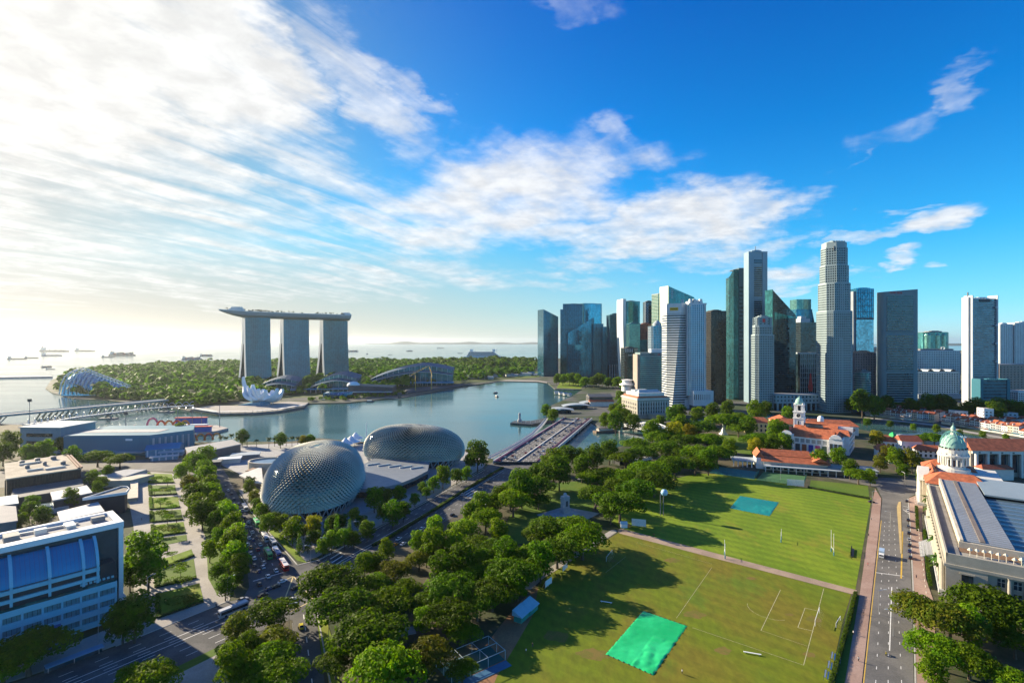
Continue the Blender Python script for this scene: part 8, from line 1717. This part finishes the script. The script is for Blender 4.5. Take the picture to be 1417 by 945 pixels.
for k, (px, py) in enumerate([(866, 640), (884, 643)]):
    t = thing('barrel_roof_shed', ('white barrel-roofed shed in the river park, nearer the bridge', 'white barrel-roofed shed in the river park, nearer the clubhouse')[k], 'pavilion', (*G(px, py), 0), R(33), 'barrel-roofed sheds'); L, w = 27, 10; mb = MB(); n = 8
    pr = [(w/2*math.cos(a), 4.5 + 2.2*math.sin(a)) for a in [math.pi*i/n for i in range(n + 1)]]; mb.add([(-L/2, y, z) for y, z in pr] + [(L/2, y, z) for y, z in pr], [(i, i+1, n+2+i, n+1+i) for i in range(n)] + [tuple(range(n+1))[::-1], tuple(range(n+1, 2*n+2))]); mb.build('roof', white, t); MB().box(-L/2 + 1, L/2 - 1, -w/2 + 1, w/2 - 1, 0, 4.5).build('wall', darkgrey, t); mb = MB()
    for q in range(5): x = -L/2 + q*L/4; mb.bar((x, -w/2, 0), (x, -w/2, 4.6), .3); mb.bar((x, w/2, 0), (x, w/2, 4.6), .3)
    mb.build('post', steel, t)
for k, (px, py, a) in enumerate([(560, 885, 20), (600, 845, 40), (612, 842, 10), (760, 732, 0), (815, 662, 30), (826, 668, 10), (806, 668, -10)]):
    t = thing('park_shelter', f'small flat-roofed park shelter among the trees, {ORD[k]} from the box junction', 'shelter', (*G(px, py), 0), R(a), 'park shelters'); MB().box(-4, 4, -2.5, 2.5, 3, 3.3).build('roof', [midgrey, mat('shelter_tan', (.35, .26, .2), .8)][k % 2], t)
    for sx in (-3.5, 3.5):
        for sy in (-2, 2): MB().box(sx - .12, sx + .12, sy - .12, sy + .12, 0, 3).build('post', darkgrey, t)
# street lamps, signs and a long row of posts
def lamp_proto(h, arm):
    t = thing('street_lamp', 'street lamp', 'street lamp', (0, -900, 0)); MB().tube((0, 0, 0), (0, 0, h), .13, .08, 7).build('pole', steel, t); mb = MB(); mb.tube((0, 0, h), (arm, 0, h + .5), .07, n=6); mb.build('arm', steel, t); MB().box(arm - .2, arm + .9, -.18, .18, h + .42, h + .58).build('lamp_head', paleband, t); return t
LP = lamp_proto(10, 2.4); first = True
for k, (px, py, a, where) in enumerate([(1232, 731, 180, 'on the road island beside the lawn'), (1236, 880, 180, 'on the traffic side of the road by the rust-tinged trees'), (1216, 850, 0, 'on the brick pavement above the hedge'), (1207, 700, 0, 'on the brick pavement at the lawn corner'), (1252, 672, 90, 'at the road corner below the villas'), (430, 782, 200, 'at the corner of the gardens by the junction'), (452, 770, 200, 'just past the gardens corner on the drive'), (545, 724, 220, 'on the drive before the flat foyer roof'), (610, 686, 220, 'on the drive below the round dome'), (497, 745, 220, 'on the drive beside the gold tree'), (315, 832, 60, 'on the corner pavement by the wide road'), (185, 880, 60, 'on the pavement under the barrel-roofed block'), (136, 900, 60, 'on the pavement by the blue entrance canopy'), (204, 830, 60, 'at the garden avenue end by the beds'), (455, 890, 180, 'on the verge below the junction'), (400, 870, 0, 'on the traffic island below the junction'), (640, 712, 30, 'on the park side of the drive near the crossing'), (1080, 664, 0, 'between the two tennis courts')]):
    x, y = G(px, py); lab = 'grey street lamp ' + where
    if first: first = False; LP.location = (x, y, .1); LP.rotation_euler = (0, 0, R(a)); LP['label'] = lab; LP['group'] = 'street lamps'
    else: dup(LP, (x, y, .1), R(a), 1.0, lab, 'street lamps')
bp = thing('bollard', 'bollard', 'bollard', (0, -900, 0)); MB().tube((0, 0, 0), (0, 0, 1.0), .16, .13, 8).build('post', offwhite, bp); MB().lathe([(.2, 1.0), (.2, 1.1), (0, 1.25)], 8).build('cap', midgrey, bp); first = True
for k in range(26):
    f = k/25; p = lerp(G(1266, 690), G(1283, 830), f); lab = f'pale bollard on the civic hall pavement, {ORD[k]} from the copper dome'
    if first: first = False; bp.location = (*p, .16); bp['label'] = lab; bp['group'] = 'pavement bollards'
    else: dup(bp, (*p, .16), 0, 1.0, lab, 'pavement bollards')
t = thing('bus_shelter', 'grey bus shelter under the blue entrance canopy by the wide road', 'bus shelter', (*G(104, 919), .14), R(52)); MB().box(-8, 8, -1.6, 1.6, 2.8, 3.1).build('roof', mat('shelter_blue', (.16, .30, .46), .5), t); MB().box(-8, 8, 1.2, 1.3, .2, 2.6).build('back_panel', greyglass, t)
for s in (-7, 0, 7): MB().box(s - .1, s + .1, .9, 1.1, 0, 2.8).build('post', steel, t)
struct(slab('planter_pool', W([(1275.5, 712), (1279, 712), (1281, 735), (1277, 735)]), 0, .4, darkglass)); struct(slab('planter_pool', W([(1277, 742), (1281.5, 742), (1283.5, 775), (1279, 775)]), 0, .4, darkglass))

# ---------------------------------------------------------------- shipping in the strait
hullm = [mat('ship_hull_dark', (.05, .055, .07), .6), mat('ship_hull_red', (.20, .06, .05), .6), mat('ship_hull_blue', (.06, .11, .18), .6)]
def ship(label, px, py, L, kind, a, hm=0):
    x, y = G(px, py, -1.6); t = thing('cargo_ship', label, 'ship', (x, y, -1.6), R(a), 'ships at anchor in the strait'); hb = L * .045
    MB().prism([(-L/2, -L*.07), (L*.40, -L*.07), (L/2, 0), (L*.40, L*.07), (-L/2, L*.07)], -1, hb).build('hull', hullm[hm], t)
    MB().box(-L*.46, -L*.36, -L*.055, L*.055, hb, hb + L*.10).build('bridge_house', offwhite, t); MB().box(-L*.45, -L*.42, -L*.015, L*.015, hb + L*.10, hb + L*.14).build('funnel', hullm[1], t)
    if kind == 'box':
        for k in range(6): MB().box(-L*.33 + k*L*.12, -L*.23 + k*L*.12, -L*.06, L*.06, hb, hb + L*(.05 + .02*((k*7) % 3))).build('container_stack', [hullm[1], hullm[2], warmstone][k % 3], t)
    else:
        for k in range(3): MB().tube((-L*.2 + k*L*.2, 0, hb), (-L*.2 + k*L*.2, 0, hb + L*.08), L*.008, n=5).build('deck_mast', midgrey, t)
        MB().box(-L*.3, L*.36, -L*.05, L*.05, hb, hb + L*.015).build('hatch', midgrey, t)
for lab, px, py, wpx, kind, a, hm in [('dark tanker nearest the edge of view off the breakwater', 24, 497, 24, 't', 8, 0), ('tanker lying just behind the dark tanker', 44, 495.5, 18, 't', 4, 0), ('long low tanker far out above the breakwater', 76, 486.5, 40, 't', 0, 0), ('tanker with a long deck between two others', 72, 492.5, 28, 't', 0, 2), ('low tanker far out, third along the horizon', 118, 486, 28, 't', 0, 0), ('large loaded container ship off the gardens', 170, 492, 36, 'box', 0, 0), ('small coaster before the container ship', 150, 494.5, 18, 't', 0, 0), ('blocky car carrier under way inside the anchorage', 65, 508, 14, 'box', 80, 1), ('blue container ship nearest the hotel towers', 266, 497.5, 28, 'box', 0, 2), ('small ship behind the blue container ship', 286, 492.5, 18, 'box', 0, 0),
        ('pale ship just past the blunt end of the sky park', 489, 486.5, 15, 'box', 0, 2), ('small ship seen bow-on past the sky park', 508, 490, 6, 'box', 85, 0), ('tiny ship halfway to the blue tower', 540, 491, 7, 't', 0, 0), ('dark ship far out over the convention hall', 567, 486, 9, 'box', 0, 0), ('small tug off the garden shore', 70, 511, 11, 't', 10, 0), ('far ship near the horizon over the garden shore', 637, 489, 7, 't', 0, 0), ('far hazy ship on the horizon past the convention hall', 610, 482, 10, 't', 0, 0)]:
    ship(lab, px, py, wpx / F * DB(py), kind, a, hm)
x, y = G(670, 497, -1.6)
t = thing('cruise_ship', 'white multi-deck cruise ship docked behind the garden woods', 'ship', (x, y, -1.6), 0); L = 55 / F * y; MB().prism([(-L/2, -16), (L*.44, -16), (L/2, 0), (L*.44, 16), (-L/2, 16)], 0, 20).build('hull', white, t)
for k in range(6): MB().box(-L*.44 + k*3, L*.38 - k*7, -14, 14, 20 + k*5, 24.4 + k*5).build('deck', white, t); MB().box(-L*.43 + k*3, L*.37 - k*7, -14.2, -13.9, 21.4 + k*5, 23.4 + k*5).build('window_strip', greyglass, t)
for xx in (-L*.32, L*.24): MB().prism(rect(xx - 9, xx + 9, -6, 6), 48, 68, slope=lambda a, b: 66).build('funnel', white, t); MB().tube((xx + 18, 0, 48), (xx + 18, 0, 74), 1.2).build('mast', white, t)
for k, (px, py, c) in enumerate([(512, 555, 0), (686, 543, 0), (687, 548, 1), (446, 553, 0)]):
    xx, yy = G(px, py); t = thing('small_boat', ('tour boat below the long jetty', 'tour boat in mid-bay', 'tiny launch in mid-bay behind the tour boat', 'boat beside the crystal pavilion')[k], 'boat', (xx, yy, -1.6), k, 'boats on the bay'); t['label'] = 'small dark ' + t['label']; MB().prism([(-7, -2), (5, -2), (8, 0), (5, 2), (-7, 2)], 0, 1.6).build('hull', darkgrey, t); MB().box(-5, 3, -1.6, 1.6, 1.6, 3.6).build('cabin', offwhite, t)

# ---------------------------------------------------------------- the air between
def haze():
    mb = MB(); mb.box(-39000, 39000, -950, 39000, -9, 330); o = mb.build('haze', bpy.data.materials.new('haze_air')); m = o.data.materials[0]; m.use_nodes = True; t = NT(m.node_tree); t.n.remove(t.n['Principled BSDF'])
    v = t.new('ShaderNodeVolumePrincipled'); v.inputs['Color'].default_value = (.86, .93, 1, 1); v.inputs['Density'].default_value = HAZE; v.inputs['Anisotropy'].default_value = .6; t.l.new(v.outputs[0], t.n['Material Output'].inputs['Volume']); struct(o, 'stuff')
HAZE = .5 / 27000
haze()
